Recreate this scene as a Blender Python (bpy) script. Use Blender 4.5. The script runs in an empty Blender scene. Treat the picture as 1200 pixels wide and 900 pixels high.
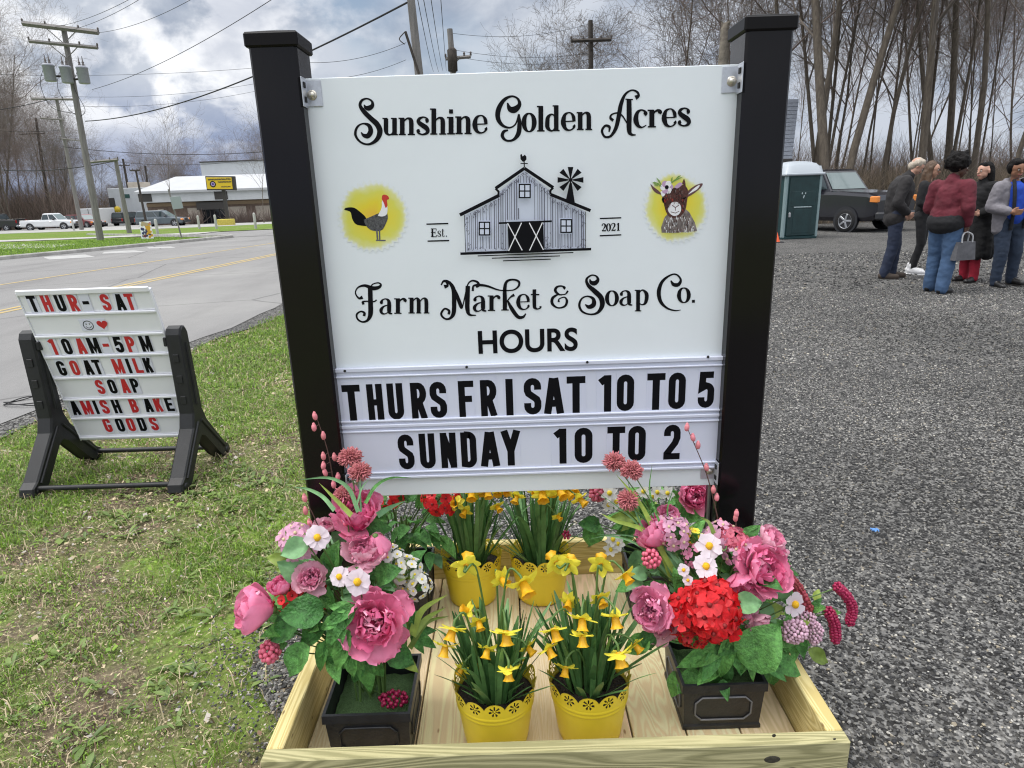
import bpy, bmesh, math, random
import numpy as np
from mathutils import Vector, Matrix, noise as mnoise
rnd = random.Random(11)
nr = np.random.default_rng(5)
scene = bpy.context.scene
COL = scene.collection
R = math.radians
pi = math.pi

# ---------------------------------------------------------------- camera
FPX, CAMH = 760.0, 1.5
_th = math.atan(FPX/math.hypot(86, 2612)); _ro = math.atan(86/2612)
_f = Vector((0, math.cos(_th), -math.sin(_th))); _r0 = Vector((1, 0, 0)); _u0 = Vector((0, math.sin(_th), math.cos(_th)))
_r = _r0*math.cos(_ro) - _u0*math.sin(_ro); _u = _u0*math.cos(_ro) + _r0*math.sin(_ro)
CAM = Vector((0, 0, CAMH))
cd = bpy.data.cameras.new('camera'); cam = bpy.data.objects.new('camera', cd); COL.objects.link(cam)
cd.sensor_width = 36; cd.lens = 36*FPX/1200; cd.clip_start = .05; cd.clip_end = 3000
cam.matrix_world = Matrix(((_r.x, _u.x, -_f.x, 0), (_r.y, _u.y, -_f.y, 0), (_r.z, _u.z, -_f.z, CAMH), (0, 0, 0, 1)))
scene.camera = cam

# ---------------------------------------------------------------- sky, sun, exposure
SUN_EL, SUN_AZ = R(62), R(-95)      # azimuth from +Y, clockwise: high on the left behind thin cloud
w = bpy.data.worlds.new('World'); scene.world = w; w.use_nodes = True
nt = w.node_tree; nt.nodes.clear()
def WN(t, **k):
    n = nt.nodes.new(t)
    for a, b in k.items(): setattr(n, a, b)
    return n
def wmath(op, a, b=None, clamp=False):
    n = WN('ShaderNodeMath', operation=op, use_clamp=clamp)
    for i, q in enumerate((a, b)):
        if q is None: continue
        if isinstance(q, (int, float)): n.inputs[i].default_value = q
        else: nt.links.new(q, n.inputs[i])
    return n.outputs[0]
def wmix(f, a, b):
    n = WN('ShaderNodeMix', data_type='RGBA')
    for i, q in ((0, f), (6, a), (7, b)):
        if isinstance(q, (int, float, tuple)): n.inputs[i].default_value = q
        else: nt.links.new(q, n.inputs[i])
    return n.outputs[2]
out = WN('ShaderNodeOutputWorld'); bg = WN('ShaderNodeBackground'); nt.links.new(bg.outputs[0], out.inputs[0])
bg.inputs[1].default_value = .1
sky = WN('ShaderNodeTexSky', sky_type='NISHITA'); sky.sun_disc = False; sky.sun_elevation = SUN_EL; sky.sun_rotation = SUN_AZ
sky.air_density = 1.2; sky.dust_density = 1.5
tc = WN('ShaderNodeTexCoord'); sp = WN('ShaderNodeSeparateXYZ'); nt.links.new(tc.outputs['Generated'], sp.inputs[0])
cb = WN('ShaderNodeCombineXYZ'); nt.links.new(sp.outputs[0], cb.inputs[0]); nt.links.new(sp.outputs[1], cb.inputs[1])
nt.links.new(wmath('MULTIPLY', sp.outputs[2], 1.5), cb.inputs[2])
def wnoise(scale, detail, rough, off, dist=.0):
    m = WN('ShaderNodeMapping'); m.inputs['Location'].default_value = off; nt.links.new(cb.outputs[0], m.inputs[0])
    n = WN('ShaderNodeTexNoise'); n.inputs['Scale'].default_value = scale; n.inputs['Detail'].default_value = detail
    n.inputs['Roughness'].default_value = rough; n.inputs['Distortion'].default_value = dist
    nt.links.new(m.outputs[0], n.inputs[0]); return n.outputs[0]
def wramp(x, lo, hi):
    n = WN('ShaderNodeMapRange', interpolation_type='SMOOTHSTEP'); n.inputs[1].default_value = lo; n.inputs[2].default_value = hi
    nt.links.new(x, n.inputs[0]); return n.outputs[0]
# veil of grey cloud, then bright heads to the west (left), brighter sky behind the camera
puff = wramp(wnoise(5.0, 10, .56, (3.1, 1.7, .35), .2), .43, .515)
shade = wramp(wnoise(8.5, 8, .56, (8.4, 2.2, .2), .2), .33, .62)
veil = wramp(wnoise(2.4, 6, .5, (1.3, 6.2, 2), .1), .20, .40)
west = wramp(wmath('SUBTRACT', wmath('MULTIPLY', sp.outputs[0], -1.0), wmath('MULTIPLY', sp.outputs[1], .28)), -.20, .10)
back = wramp(wmath('MULTIPLY', sp.outputs[1], -1.0), -.35, .5)
grey = wmix(shade, (3.0, 3.5, 4.4, 1), (5.1, 5.5, 6.2, 1))
blue = wmath('MULTIPLY', wramp(wnoise(3.3, 6, .5, (7.7, 1.1, 4), .2), .50, .60), wmath('MULTIPLY', west, wramp(sp.outputs[2], .10, .22)))
c1 = wmix(wmath('MULTIPLY', blue, .8), wmix(veil, sky.outputs[0], grey), (1.7, 2.9, 5.6, 1))
band = wmath('MULTIPLY', wramp(sp.outputs[2], .17, .06), wmath('ADD', wmath('MULTIPLY', wramp(wnoise(3.1, 5, .5, (5.5, 0, 1)), .36, .56), .6), .35))
c1 = wmix(wmath('MULTIPLY', band, west), c1, (1.75, 2.35, 4.1, 1))
c2 = wmix(wmath('MULTIPLY', wmath('MULTIPLY', puff, wramp(sp.outputs[2], .03, .14)), wmath('ADD', wmath('MULTIPLY', west, .9), .06)), c1, wmix(shade, (5.6, 5.9, 6.6, 1), (9.2, 9.3, 9.5, 1)))
c3 = wmix(wmath('MULTIPLY', back, .45), c2, (6.6, 7.0, 7.8, 1))
zen = wramp(sp.outputs[2], .40, .78)
c3 = wmix(zen, c3, (18.5, 18.8, 19.3, 1))
nt.links.new(c3, bg.inputs[0])

sd = bpy.data.lights.new('sun', 'SUN'); sun = bpy.data.objects.new('sun', sd); COL.objects.link(sun)
sd.energy = 1.5; sd.angle = R(20); sd.color = (1, .96, .9)
_sv = Vector((math.sin(SUN_AZ)*math.cos(SUN_EL), math.cos(SUN_AZ)*math.cos(SUN_EL), math.sin(SUN_EL)))
sun.rotation_euler = _sv.to_track_quat('Z', 'Y').to_euler()
scene.view_settings.view_transform = 'Standard'; scene.view_settings.look = 'None'
scene.view_settings.gamma = 1; scene.view_settings.exposure = 0.28
scene.render.engine = 'CYCLES'
scene.cycles.max_bounces = 6; scene.cycles.diffuse_bounces = 3; scene.cycles.glossy_bounces = 3
scene.cycles.transparent_max_bounces = 8
scene.cycles.use_denoising = True; scene.cycles.denoising_prefilter = 'ACCURATE'; scene.cycles.filter_width = 1.15; scene.cycles.sample_clamp_indirect = 4

# ---------------------------------------------------------------- helpers
def sm(a, b, x):
    t = min(1, max(0, (x-a)/(b-a))); return t*t*(3-2*t)
def ground_z(x, y):
    return -.76*min(1, max(0, (y-14)/76))**1.12*sm(-2, -30, x)
def ray(px, py): return _f + _r*((px-600)/FPX) + _u*((450-py)/FPX)
def at_z(px, py, z):
    d = ray(px, py); return CAM + d*((z-CAMH)/d.z)
def at_y(px, py, y):
    d = ray(px, py); return CAM + d*(y/d.y)
def at_ground(px, py, dz=0):
    z = 0
    for _ in range(40):
        p = at_z(px, py, z+dz); z = z*.4+.6*ground_z(p.x, p.y)
    return Vector((p.x, p.y, ground_z(p.x, p.y)+dz))
def m_per_px(p): return (Vector(p)-CAM).dot(_f)/FPX

def S(r, g, b):
    def c(v):
        v /= 255; return v/12.92 if v <= .04045 else ((v+.055)/1.055)**2.4
    return (c(r), c(g), c(b), 1)
def mat(name, col, rough=.6, var=0., scale=12., bump=0., bscale=60., metal=0., spec=.5, transl=0., col2=None, alpha=None, stretch=None, coat=0, island=0., trans=0.):
    m = bpy.data.materials.new(name); m.use_nodes = True; t = m.node_tree; b = t.nodes['Principled BSDF']
    if len(col) == 3: col = (*col, 1)
    b.inputs['Base Color'].default_value = col; b.inputs['Roughness'].default_value = rough; b.inputs['Metallic'].default_value = metal
    b.inputs['Specular IOR Level'].default_value = spec
    if coat: b.inputs['Coat Weight'].default_value = coat; b.inputs['Coat Roughness'].default_value = .08
    if trans: b.inputs['Transmission Weight'].default_value = trans
    L = t.links.new
    co = t.nodes.new('ShaderNodeTexCoord').outputs['Object']
    if stretch:
        mp = t.nodes.new('ShaderNodeMapping'); mp.inputs['Scale'].default_value = stretch; L(co, mp.inputs[0]); co = mp.outputs[0]
    colout = None
    if var or col2:
        n = t.nodes.new('ShaderNodeTexNoise'); n.inputs['Scale'].default_value = scale; n.inputs['Detail'].default_value = 6; n.inputs['Roughness'].default_value = .6; L(co, n.inputs[0])
        mr = t.nodes.new('ShaderNodeMapRange'); mr.inputs[1].default_value = .3; mr.inputs[2].default_value = .7; L(n.outputs[0], mr.inputs[0])
        mx = t.nodes.new('ShaderNodeMix'); mx.data_type = 'RGBA'
        c2 = col2 or tuple(min(1, c*(1+var)) for c in col[:3])+(1,)
        c1 = col if col2 else tuple(c*(1-var) for c in col[:3])+(1,)
        if len(c2) == 3: c2 = (*c2, 1)
        mx.inputs[6].default_value = c1; mx.inputs[7].default_value = c2; L(mr.outputs[0], mx.inputs[0]); colout = mx.outputs[2]
    if island:
        gi = t.nodes.new('ShaderNodeNewGeometry'); hs = t.nodes.new('ShaderNodeHueSaturation')
        mr2 = t.nodes.new('ShaderNodeMapRange'); mr2.inputs[3].default_value = 1-island; mr2.inputs[4].default_value = 1+island
        L(gi.outputs['Random Per Island'], mr2.inputs[0]); L(mr2.outputs[0], hs.inputs['Value'])
        mr3 = t.nodes.new('ShaderNodeMapRange'); mr3.inputs[3].default_value = .5+.03*island; mr3.inputs[4].default_value = .5-.03*island
        L(gi.outputs['Random Per Island'], mr3.inputs[0]); L(mr3.outputs[0], hs.inputs['Hue'])
        if colout: L(colout, hs.inputs['Color'])
        else: hs.inputs['Color'].default_value = col
        colout = hs.outputs[0]
    if colout: L(colout, b.inputs['Base Color'])
    if bump:
        n2 = t.nodes.new('ShaderNodeTexNoise'); n2.inputs['Scale'].default_value = bscale; n2.inputs['Detail'].default_value = 5; L(co, n2.inputs[0])
        bp = t.nodes.new('ShaderNodeBump'); bp.inputs['Strength'].default_value = bump; bp.inputs['Distance'].default_value = .02; L(n2.outputs[0], bp.inputs['Height']); L(bp.outputs[0], b.inputs['Normal'])
    if transl:
        tr = t.nodes.new('ShaderNodeBsdfTranslucent'); ms = t.nodes.new('ShaderNodeMixShader'); ms.inputs[0].default_value = transl
        tr.inputs[0].default_value = col
        if colout: L(colout, tr.inputs[0])
        L(b.outputs[0], ms.inputs[1]); L(tr.outputs[0], ms.inputs[2]); L(ms.outputs[0], t.nodes['Material Output'].inputs[0])
    return m

def worigin(o):
    v = Vector((0, 0, 0))
    while o: v += o.location; o = o.parent
    return v
class MB:
    """collects faces and links them as one mesh object"""
    def __init__(s): s.v = []; s.f = []; s.m = []; s.s = []
    def add(s, vs, fs, m=0, smooth=False):
        n = len(s.v); s.v.extend((p[0], p[1], p[2]) for p in vs)
        s.f.extend(tuple(i+n for i in f) for f in fs); s.m.extend([m]*len(fs)); s.s.extend([smooth]*len(fs)); return s
    def box(s, c, size, m=0, bev=0., rot=None):
        hx, hy, hz = size[0]/2, size[1]/2, size[2]/2; e = min(bev, hx*.9, hy*.9, hz*.9); vs = []; fs = []
        if e <= 0:
            vs = [(x*hx, y*hy, z*hz) for z in (-1, 1) for y in (-1, 1) for x in (-1, 1)]
            fs = [(0, 2, 3, 1), (4, 5, 7, 6), (0, 1, 5, 4), (2, 6, 7, 3), (0, 4, 6, 2), (1, 3, 7, 5)]
        else:
            idx = {}
            for x in (-1, 1):
                for y in (-1, 1):
                    for z in (-1, 1):
                        for a in range(3):
                            idx[x, y, z, a] = len(vs)
                            vs.append((x*(hx-(e if a != 0 else 0)), y*(hy-(e if a != 1 else 0)), z*(hz-(e if a != 2 else 0))))
            o4 = ((-1, -1), (1, -1), (1, 1), (-1, 1))
            for q in (-1, 1):
                fs.append([idx[q, a, b, 0] for a, b in o4]); fs.append([idx[a, q, b, 1] for a, b in o4]); fs.append([idx[a, b, q, 2] for a, b in o4])
                for p in (-1, 1):
                    fs.append((idx[q, p, -1, 0], idx[q, p, 1, 0], idx[q, p, 1, 1], idx[q, p, -1, 1]))
                    fs.append((idx[q, -1, p, 0], idx[q, 1, p, 0], idx[q, 1, p, 2], idx[q, -1, p, 2]))
                    fs.append((idx[-1, q, p, 1], idx[1, q, p, 1], idx[1, q, p, 2], idx[-1, q, p, 2]))
                    for r_ in (-1, 1): fs.append((idx[q, p, r_, 0], idx[q, p, r_, 1], idx[q, p, r_, 2]))
            ctr = Vector((0, 0, 0)); g = []
            for f in fs:
                a, b, c_ = (Vector(vs[i]) for i in f[:3]); mid = sum((Vector(vs[i]) for i in f), Vector())/len(f)
                g.append(tuple(f) if (b-a).cross(c_-a).dot(mid) > 0 else tuple(reversed(f)))
            fs = g
        if rot is not None: vs = [rot @ Vector(p) for p in vs]
        return s.add([(p[0]+c[0], p[1]+c[1], p[2]+c[2]) for p in vs], fs, m)
    def tube(s, path, rad, n=8, m=0, cap=True, smooth=True):
        path = [Vector(p) for p in path]; k = len(path)
        if isinstance(rad, (int, float)): rad = [rad]*k
        d0 = (path[1]-path[0]).normalized(); ref = Vector((0, 0, 1)) if abs(d0.z) < .9 else Vector((1, 0, 0))
        a = d0.cross(ref).normalized(); vs = []; fs = []
        for i in range(k):
            d = (path[min(i+1, k-1)]-path[max(i-1, 0)])
            if d.length < 1e-9: d = d0
            d = d.normalized(); a = (a-d*a.dot(d)); a = a.normalized() if a.length > 1e-6 else d.orthogonal().normalized(); b = d.cross(a)
            for j in range(n):
                t = 2*pi*j/n; vs.append(path[i]+(a*math.cos(t)+b*math.sin(t))*rad[i])
        for i in range(k-1):
            for j in range(n):
                j2 = (j+1) % n; fs.append((i*n+j, i*n+j2, (i+1)*n+j2, (i+1)*n+j))
        s.add(vs, fs, m, smooth)
        if cap and n > 2:
            s.add(vs[:n], [tuple(reversed(range(n)))], m); s.add(vs[-n:], [tuple(range(n))], m)
        return s
    def lathe(s, prof, n=24, m=0, c=(0, 0, 0), axis='z', smooth=True, cap=False):
        vs = []; fs = []
        for r_, z in prof:
            for j in range(n):
                t = 2*pi*j/n; q = (r_*math.cos(t), r_*math.sin(t), z)
                if axis == 'y': q = (q[0], q[2], q[1])
                if axis == 'x': q = (q[2], q[0], q[1])
                vs.append((q[0]+c[0], q[1]+c[1], q[2]+c[2]))
        for i in range(len(prof)-1):
            for j in range(n):
                j2 = (j+1) % n; fs.append((i*n+j, i*n+j2, (i+1)*n+j2, (i+1)*n+j))
        s.add(vs, fs, m, smooth)
        if cap: s.add(vs[:n], [tuple(reversed(range(n)))], m); s.add(vs[-n:], [tuple(range(n))], m)
        return s
    def ball(s, c, r_, n=8, m=0, rot=None):
        if isinstance(r_, (int, float)): r_ = (r_, r_, r_)
        k = max(4, n//2+1); vs = []; fs = []
        for i in range(k+1):
            a = -pi/2+pi*i/k
            for j in range(n):
                t = 2*pi*j/n; q = Vector((r_[0]*math.cos(a)*math.cos(t), r_[1]*math.cos(a)*math.sin(t), r_[2]*math.sin(a)))
                if rot is not None: q = rot @ q
                vs.append((q.x+c[0], q.y+c[1], q.z+c[2]))
        for i in range(k):
            for j in range(n):
                j2 = (j+1) % n; fs.append((i*n+j, i*n+j2, (i+1)*n+j2, (i+1)*n+j))
        return s.add(vs, fs, m, True)
    def grid(s, rows, m=0, smooth=True):
        k = len(rows[0]); vs = [p for r_ in rows for p in r_]
        return s.add(vs, [(i*k+j, i*k+j+1, (i+1)*k+j+1, (i+1)*k+j) for i in range(len(rows)-1) for j in range(k-1)], m, smooth)
    def prism(s, pts, ext, m=0):
        """polygon pts (3d), extruded by vector ext"""
        n = len(pts); e = Vector(ext); a = [Vector(p) for p in pts]; b = [p+e for p in a]
        return s.add(a+b, [tuple(range(n-1, -1, -1)), tuple(range(n, 2*n))]+[(i, (i+1) % n, n+(i+1) % n, n+i) for i in range(n)], m)
    def build(s, name, mats, parent=None, world=False):
        me = bpy.data.meshes.new(name)
        vs = s.v
        if world and parent:
            o = worigin(parent); vs = [(p[0]-o.x, p[1]-o.y, p[2]-o.z) for p in vs]
        me.from_pydata(vs, [], s.f)
        for q in (mats if isinstance(mats, (list, tuple)) else [mats]): me.materials.append(q)
        me.polygons.foreach_set('material_index', s.m); me.polygons.foreach_set('use_smooth', s.s); me.update()
        ob = bpy.data.objects.new(name, me); COL.objects.link(ob)
        if parent: ob.parent = parent
        return ob
def np_mesh(name, V, faces, mats, mi=None, smooth=False, parent=None):
    """V (n,3); faces (k, c) array of equal-size faces"""
    me = bpy.data.meshes.new(name); V = np.asarray(V, np.float32); k, c = faces.shape
    me.vertices.add(len(V)); me.vertices.foreach_set('co', V.ravel())
    me.loops.add(k*c); me.loops.foreach_set('vertex_index', faces.astype(np.int32).ravel())
    me.polygons.add(k); me.polygons.foreach_set('loop_start', np.arange(0, k*c, c, dtype=np.int32))
    for q in (mats if isinstance(mats, (list, tuple)) else [mats]): me.materials.append(q)
    if mi is not None: me.polygons.foreach_set('material_index', np.asarray(mi, np.int32))
    me.polygons.foreach_set('use_smooth', np.full(k, smooth)); me.update(calc_edges=True); me.validate()
    ob = bpy.data.objects.new(name, me); COL.objects.link(ob)
    if parent: ob.parent = parent
    return ob
def tag(o, label=None, cat=None, group=None, kind=None):
    for k, v in (('label', label), ('category', cat), ('group', group), ('kind', kind)):
        if v: o[k] = v
    return o
def thing(name, label, cat, loc=(0, 0, 0), rz=0., group=None):
    o = bpy.data.objects.new(name, None); COL.objects.link(o); o.empty_display_size = .1
    o.location = loc; o.rotation_euler = (0, 0, rz); return tag(o, label, cat, group)
def copy_tree(o, parent=None):
    c = o.copy(); COL.objects.link(c)
    if parent: c.parent = parent
    for ch in list(o.children): copy_tree(ch, c)
    return c
def spline(pts, n=6):
    """Catmull-Rom through points of any dimension"""
    P = [np.array(p, float) for p in pts]; P = [2*P[0]-P[1]]+P+[2*P[-1]-P[-2]]; o = []
    for i in range(1, len(P)-2):
        a, b, c, d = P[i-1:i+3]
        for k in range(n):
            t = k/n; o.append(.5*((2*b)+(-a+c)*t+(2*a-5*b+4*c-d)*t*t+(-a+3*b-3*c+d)*t**3))
    o.append(P[-2]); return o
# ---------------------------------------------------------------- ground sheets
def ground_mat(name, kind):
    m = bpy.data.materials.new(name); m.use_nodes = True; t = m.node_tree; b = t.nodes['Principled BSDF']; L = t.links.new
    co = t.nodes.new('ShaderNodeTexCoord').outputs['Object']; b.inputs['Roughness'].default_value = .9; b.inputs['Specular IOR Level'].default_value = .25
    def N(sc, det=6, ro=.6, mp=None):
        n = t.nodes.new('ShaderNodeTexNoise'); n.inputs['Scale'].default_value = sc; n.inputs['Detail'].default_value = det; n.inputs['Roughness'].default_value = ro
        if mp:
            q = t.nodes.new('ShaderNodeMapping'); q.inputs['Scale'].default_value = mp; L(co, q.inputs[0]); L(q.outputs[0], n.inputs[0])
        else: L(co, n.inputs[0])
        return n.outputs[0]
    def MR(x, a, c, lo=0, hi=1):
        n = t.nodes.new('ShaderNodeMapRange'); n.interpolation_type = 'SMOOTHSTEP'
        for i, v in ((1, a), (2, c), (3, lo), (4, hi)): n.inputs[i].default_value = v
        L(x, n.inputs[0]); return n.outputs[0]
    def MX(f, a, c):
        n = t.nodes.new('ShaderNodeMix'); n.data_type = 'RGBA'
        for i, q in ((0, f), (6, a), (7, c)):
            if isinstance(q, (tuple, float)): n.inputs[i].default_value = q
            else: L(q, n.inputs[i])
        return n.outputs[2]
    def BUMP(h, st, d):
        bp = t.nodes.new('ShaderNodeBump'); bp.inputs['Strength'].default_value = st; bp.inputs['Distance'].default_value = d; L(h, bp.inputs['Height']); L(bp.outputs[0], b.inputs['Normal'])
    if kind == 'soil':
        soil = MX(MR(N(9), .35, .65), (.07, .054, .038, 1), (.18, .14, .095, 1))
        straw = MX(MR(N(60, 4, .7), .5, .64), soil, (.38, .32, .20, 1))
        green = MX(MR(N(40), .3, .7), (.13, .20, .035, 1), (.22, .31, .06, 1))
        c = MX(MR(N(1.3, 5, .65), .42, .6), straw, green); L(c, b.inputs['Base Color']); BUMP(N(45, 6, .7), .9, .02)
    if kind == 'lawn':
        c = MX(MR(N(22, 5, .7), .3, .7), (.09, .15, .018, 1), (.17, .26, .035, 1))
        c = MX(MR(N(.35, 4), .5, .72), c, (.2, .21, .07, 1)); L(c, b.inputs['Base Color']); BUMP(N(30, 5, .8), 1, .05)
    if kind == 'gravel':
        v = t.nodes.new('ShaderNodeTexVoronoi'); v.inputs['Scale'].default_value = 72; L(co, v.inputs[0])
        sx = t.nodes.new('ShaderNodeSeparateColor'); L(v.outputs['Color'], sx.inputs[0])
        c = MX(MR(sx.outputs[0], .15, 1.0), (.03, .029, .028, 1), (.29, .283, .27, 1))
        c = MX(MR(N(.9, 5, .6), .38, .68, .0, .45), c, (.06, .06, .062, 1))
        c = MX(MR(N(4, 4, .6), .5, .75, .0, .35), c, (.25, .24, .22, 1))
        L(c, b.inputs['Base Color'])
        inv = t.nodes.new('ShaderNodeMath'); inv.operation = 'SUBTRACT'; inv.inputs[0].default_value = 1; L(v.outputs['Distance'], inv.inputs[1]); BUMP(inv.outputs[0], 1, .02)
    if kind == 'asphalt':
        c = MX(MR(N(260, 3, .7), .35, .7), (.17, .167, .165, 1), (.31, .305, .30, 1))
        c = MX(MR(N(1.0, 6, .65, (1, .12, 1)), .45, .75, 0, .6), c, (.145, .14, .14, 1))
        c = MX(MR(N(.25, 5), .45, .8, 0, .6), c, (.34, .335, .32, 1))
        v = t.nodes.new('ShaderNodeTexVoronoi'); v.feature = 'DISTANCE_TO_EDGE'; v.inputs['Scale'].default_value = .22
        q = t.nodes.new('ShaderNodeMapping'); q.inputs['Rotation'].default_value = (0, 0, .3); L(co, q.inputs[0])
        ad = t.nodes.new('ShaderNodeMix'); ad.data_type = 'VECTOR'; ad.inputs[0].default_value = .06
        nn = t.nodes.new('ShaderNodeTexNoise'); nn.inputs['Scale'].default_value = 2.5; nn.inputs['Detail'].default_value = 6; L(q.outputs[0], nn.inputs[0]); L(q.outputs[0], ad.inputs[4]); L(nn.outputs['Color'], ad.inputs[5]); L(ad.outputs[1], v.inputs[0])
        c = MX(MR(v.outputs['Distance'], .0, .008, .55, 0), c, (.06, .06, .06, 1))
        L(c, b.inputs['Base Color']); BUMP(N(200, 3), .5, .008)
    if kind == 'concrete':
        c = MX(MR(N(3, 6), .3, .7), (.3, .295, .28, 1), (.46, .45, .43, 1)); L(c, b.inputs['Base Color']); BUMP(N(90), .3, .01)
    return m
M_SOIL = ground_mat('soil_and_thatch', 'soil'); M_LAWN = ground_mat('mown_lawn', 'lawn'); M_GRAVEL = ground_mat('gravel', 'gravel')
M_ASPH = ground_mat('worn_asphalt', 'asphalt'); M_CONC = ground_mat('pale_concrete', 'concrete')

def axis(*segs):
    o = []
    for a, b, st in segs: o += list(np.arange(a, b, st))
    return np.array(o+[segs[-1][1]])
def sheet(name, xs, ys, dz, m):
    X, Y = np.meshgrid(xs, ys); nx, ny = len(xs), len(ys)
    Z = np.vectorize(ground_z)(X, Y)+dz
    i = np.arange((ny-1)*nx).reshape(ny-1, nx)[:, :-1].ravel()
    return np_mesh(name, np.stack([X, Y, Z], -1).reshape(-1, 3), np.stack([i, i+1, i+nx+1, i+nx], 1), m, smooth=True)
gnd = sheet('ground', axis((-600, -80, 40), (-80, 60, 1.0), (60, 600, 40)), axis((-30, 0, 5), (0, 110, 1.0), (110, 1200, 60)), 0, M_SOIL); tag(gnd, kind='structure')

def strip(name, left, right, ys, dz, m, nx=8):
    """sheet between two curves x=left(y), x=right(y)"""
    rows = []
    for y in ys:
        a, b = left(y), right(y)
        rows.append([(a+(b-a)*i/nx, y, ground_z(a+(b-a)*i/nx, y)+dz) for i in range(nx+1)])
    mb = MB(); mb.grid(rows, 0); return tag(mb.build(name, m), kind='structure')
near_edge = lambda y: -4.05+.062*y+.05*math.sin(y*1.7)+.03*math.sin(y*4.1)
kerb_x = lambda y: -23.85+.335*y if y < 31.6 else -23.85+.335*31.6
RY = list(np.arange(-6, 60, .5))
strip('road', lambda y: kerb_x(y) if y < 31.6 else -13.3-(y-31.6)*.2, near_edge, RY, .02, M_ASPH, 16)
strip('road_shoulder', lambda y: near_edge(y)-.02, lambda y: near_edge(y)+.28+.08*math.sin(y*2.3), [q for q in RY if q < 40], .014, M_GRAVEL, 3)
M_YEL = mat('worn_yellow_road_paint', (.50, .34, .09), .8, col2=(.33, .29, .19), scale=5); M_WHT = mat('worn_white_road_paint', (.44, .44, .43), .8, col2=(.29, .285, .28), scale=2.5)
for x0, k, nm in ((-8.78, .0905, 0), (-12.65, .136, 1)):
    for o in ((-.11, .11) if nm == 0 else (0,)):
        strip('road_marking', lambda y: x0+k*y-.055+o, lambda y: x0+k*y+.055+o, [q for q in RY if 5 < q < 55], .024, M_YEL, 1)
def patch(name, px, dz, m, sub=6):
    c = [at_ground(*q) for q in px]; rows = []
    for j in range(sub+1):
        v = j/sub; a = c[0].lerp(c[3], v); b = c[1].lerp(c[2], v); rows.append([(a.lerp(b, i/sub).x, a.lerp(b, i/sub).y, ground_z(a.lerp(b, i/sub).x, a.lerp(b, i/sub).y)+dz) for i in range(sub+1)])
    mb = MB(); mb.grid(rows, 0); return tag(mb.build(name, m), kind='structure')
patch('road_marking', [(58, 305), (112, 302), (100, 299), (50, 302)], .024, M_WHT)
patch('road_marking', [(120, 298), (172, 296), (156, 294), (122, 296)], .024, M_WHT)
patch('road_marking', [(175, 292), (206, 291), (200, 289.5), (172, 290.5)], .024, M_WHT)
# lawn across the road, kerb, paths, parking lot
strip('lawn', lambda y: -140, lambda y: kerb_x(y)-.1, list(np.arange(2, 31.7, .9))+[31.7], .04, M_LAWN, 90)
strip('lawn', lambda y: -140, lambda y: -13.4-(y-31.7)*1.25, list(np.arange(31.7, 39, .7)), .04, M_LAWN, 90)
strip('footpath', lambda y: -140, lambda y: -18, list(np.arange(39, 42.1, .6)), .06, M_CONC, 90)
strip('grass_verge', lambda y: -140, lambda y: -13.5, list(np.arange(42, 61, .9)), .05, M_LAWN, 90)
rows = []
KP = [(kerb_x(y), y) for y in np.arange(-4, 31.7, .6)]+[(-13.15, 32.0), (-13.3, 32.4), (-13.9, 32.9), (-15, 33.8), (-17, 35.7), (-19.5, 38.1), (-23, 41.4), (-30, 48)]
mb = MB()
for i, (x, y) in enumerate(KP):
    g = ground_z(x, y); n = Vector((-1, .33)) if y < 31.6 else Vector((-.7, -.7)); n.normalize()
    rows.append([(x, y, g+.0), (x, y, g+.12), (x+n.x*.03, y+n.y*.03, g+.15), (x+n.x*.16, y+n.y*.16, g+.15), (x+n.x*.18, y+n.y*.18, g+.0)])
mb.grid(rows, 0, False); tag(mb.build('kerb', M_CONC), kind='structure')
patch('driveway', [(-40, 295), (62, 291.5), (92, 287.2), (-40, 286.2)], .055, M_CONC)
M_LOT = mat('pale_parking_lot', (.33, .325, .31), .9, var=.18, scale=.4)
strip('parking_lot', lambda y: -150, lambda y: -14-(y-44)*.02, list(np.arange(60.5, 125, 1)), .06, M_LOT, 120)
strip('side_road', lambda y: -13.1-(y-32)*1.22, lambda y: -3, list(np.arange(32.6, 42, .6)), .03, M_ASPH, 24)
strip('side_road', lambda y: -13.6, lambda y: -3, list(np.arange(41.9, 62, .6)), .032, M_ASPH, 12)
# gravel lot: uneven edge beside the planter deck
gedge = lambda y: -.70 - .10*sm(1.2, .6, y)+.18*math.sin(y*2.1)+.10*math.sin(y*5.3+1)+(0.5*sm(2.6, 8, y))
strip('gravel_lot', gedge, lambda y: 70, list(np.arange(-4, 24, .2))+list(np.arange(24, 60, 1)), .012, M_GRAVEL, 60)

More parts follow.
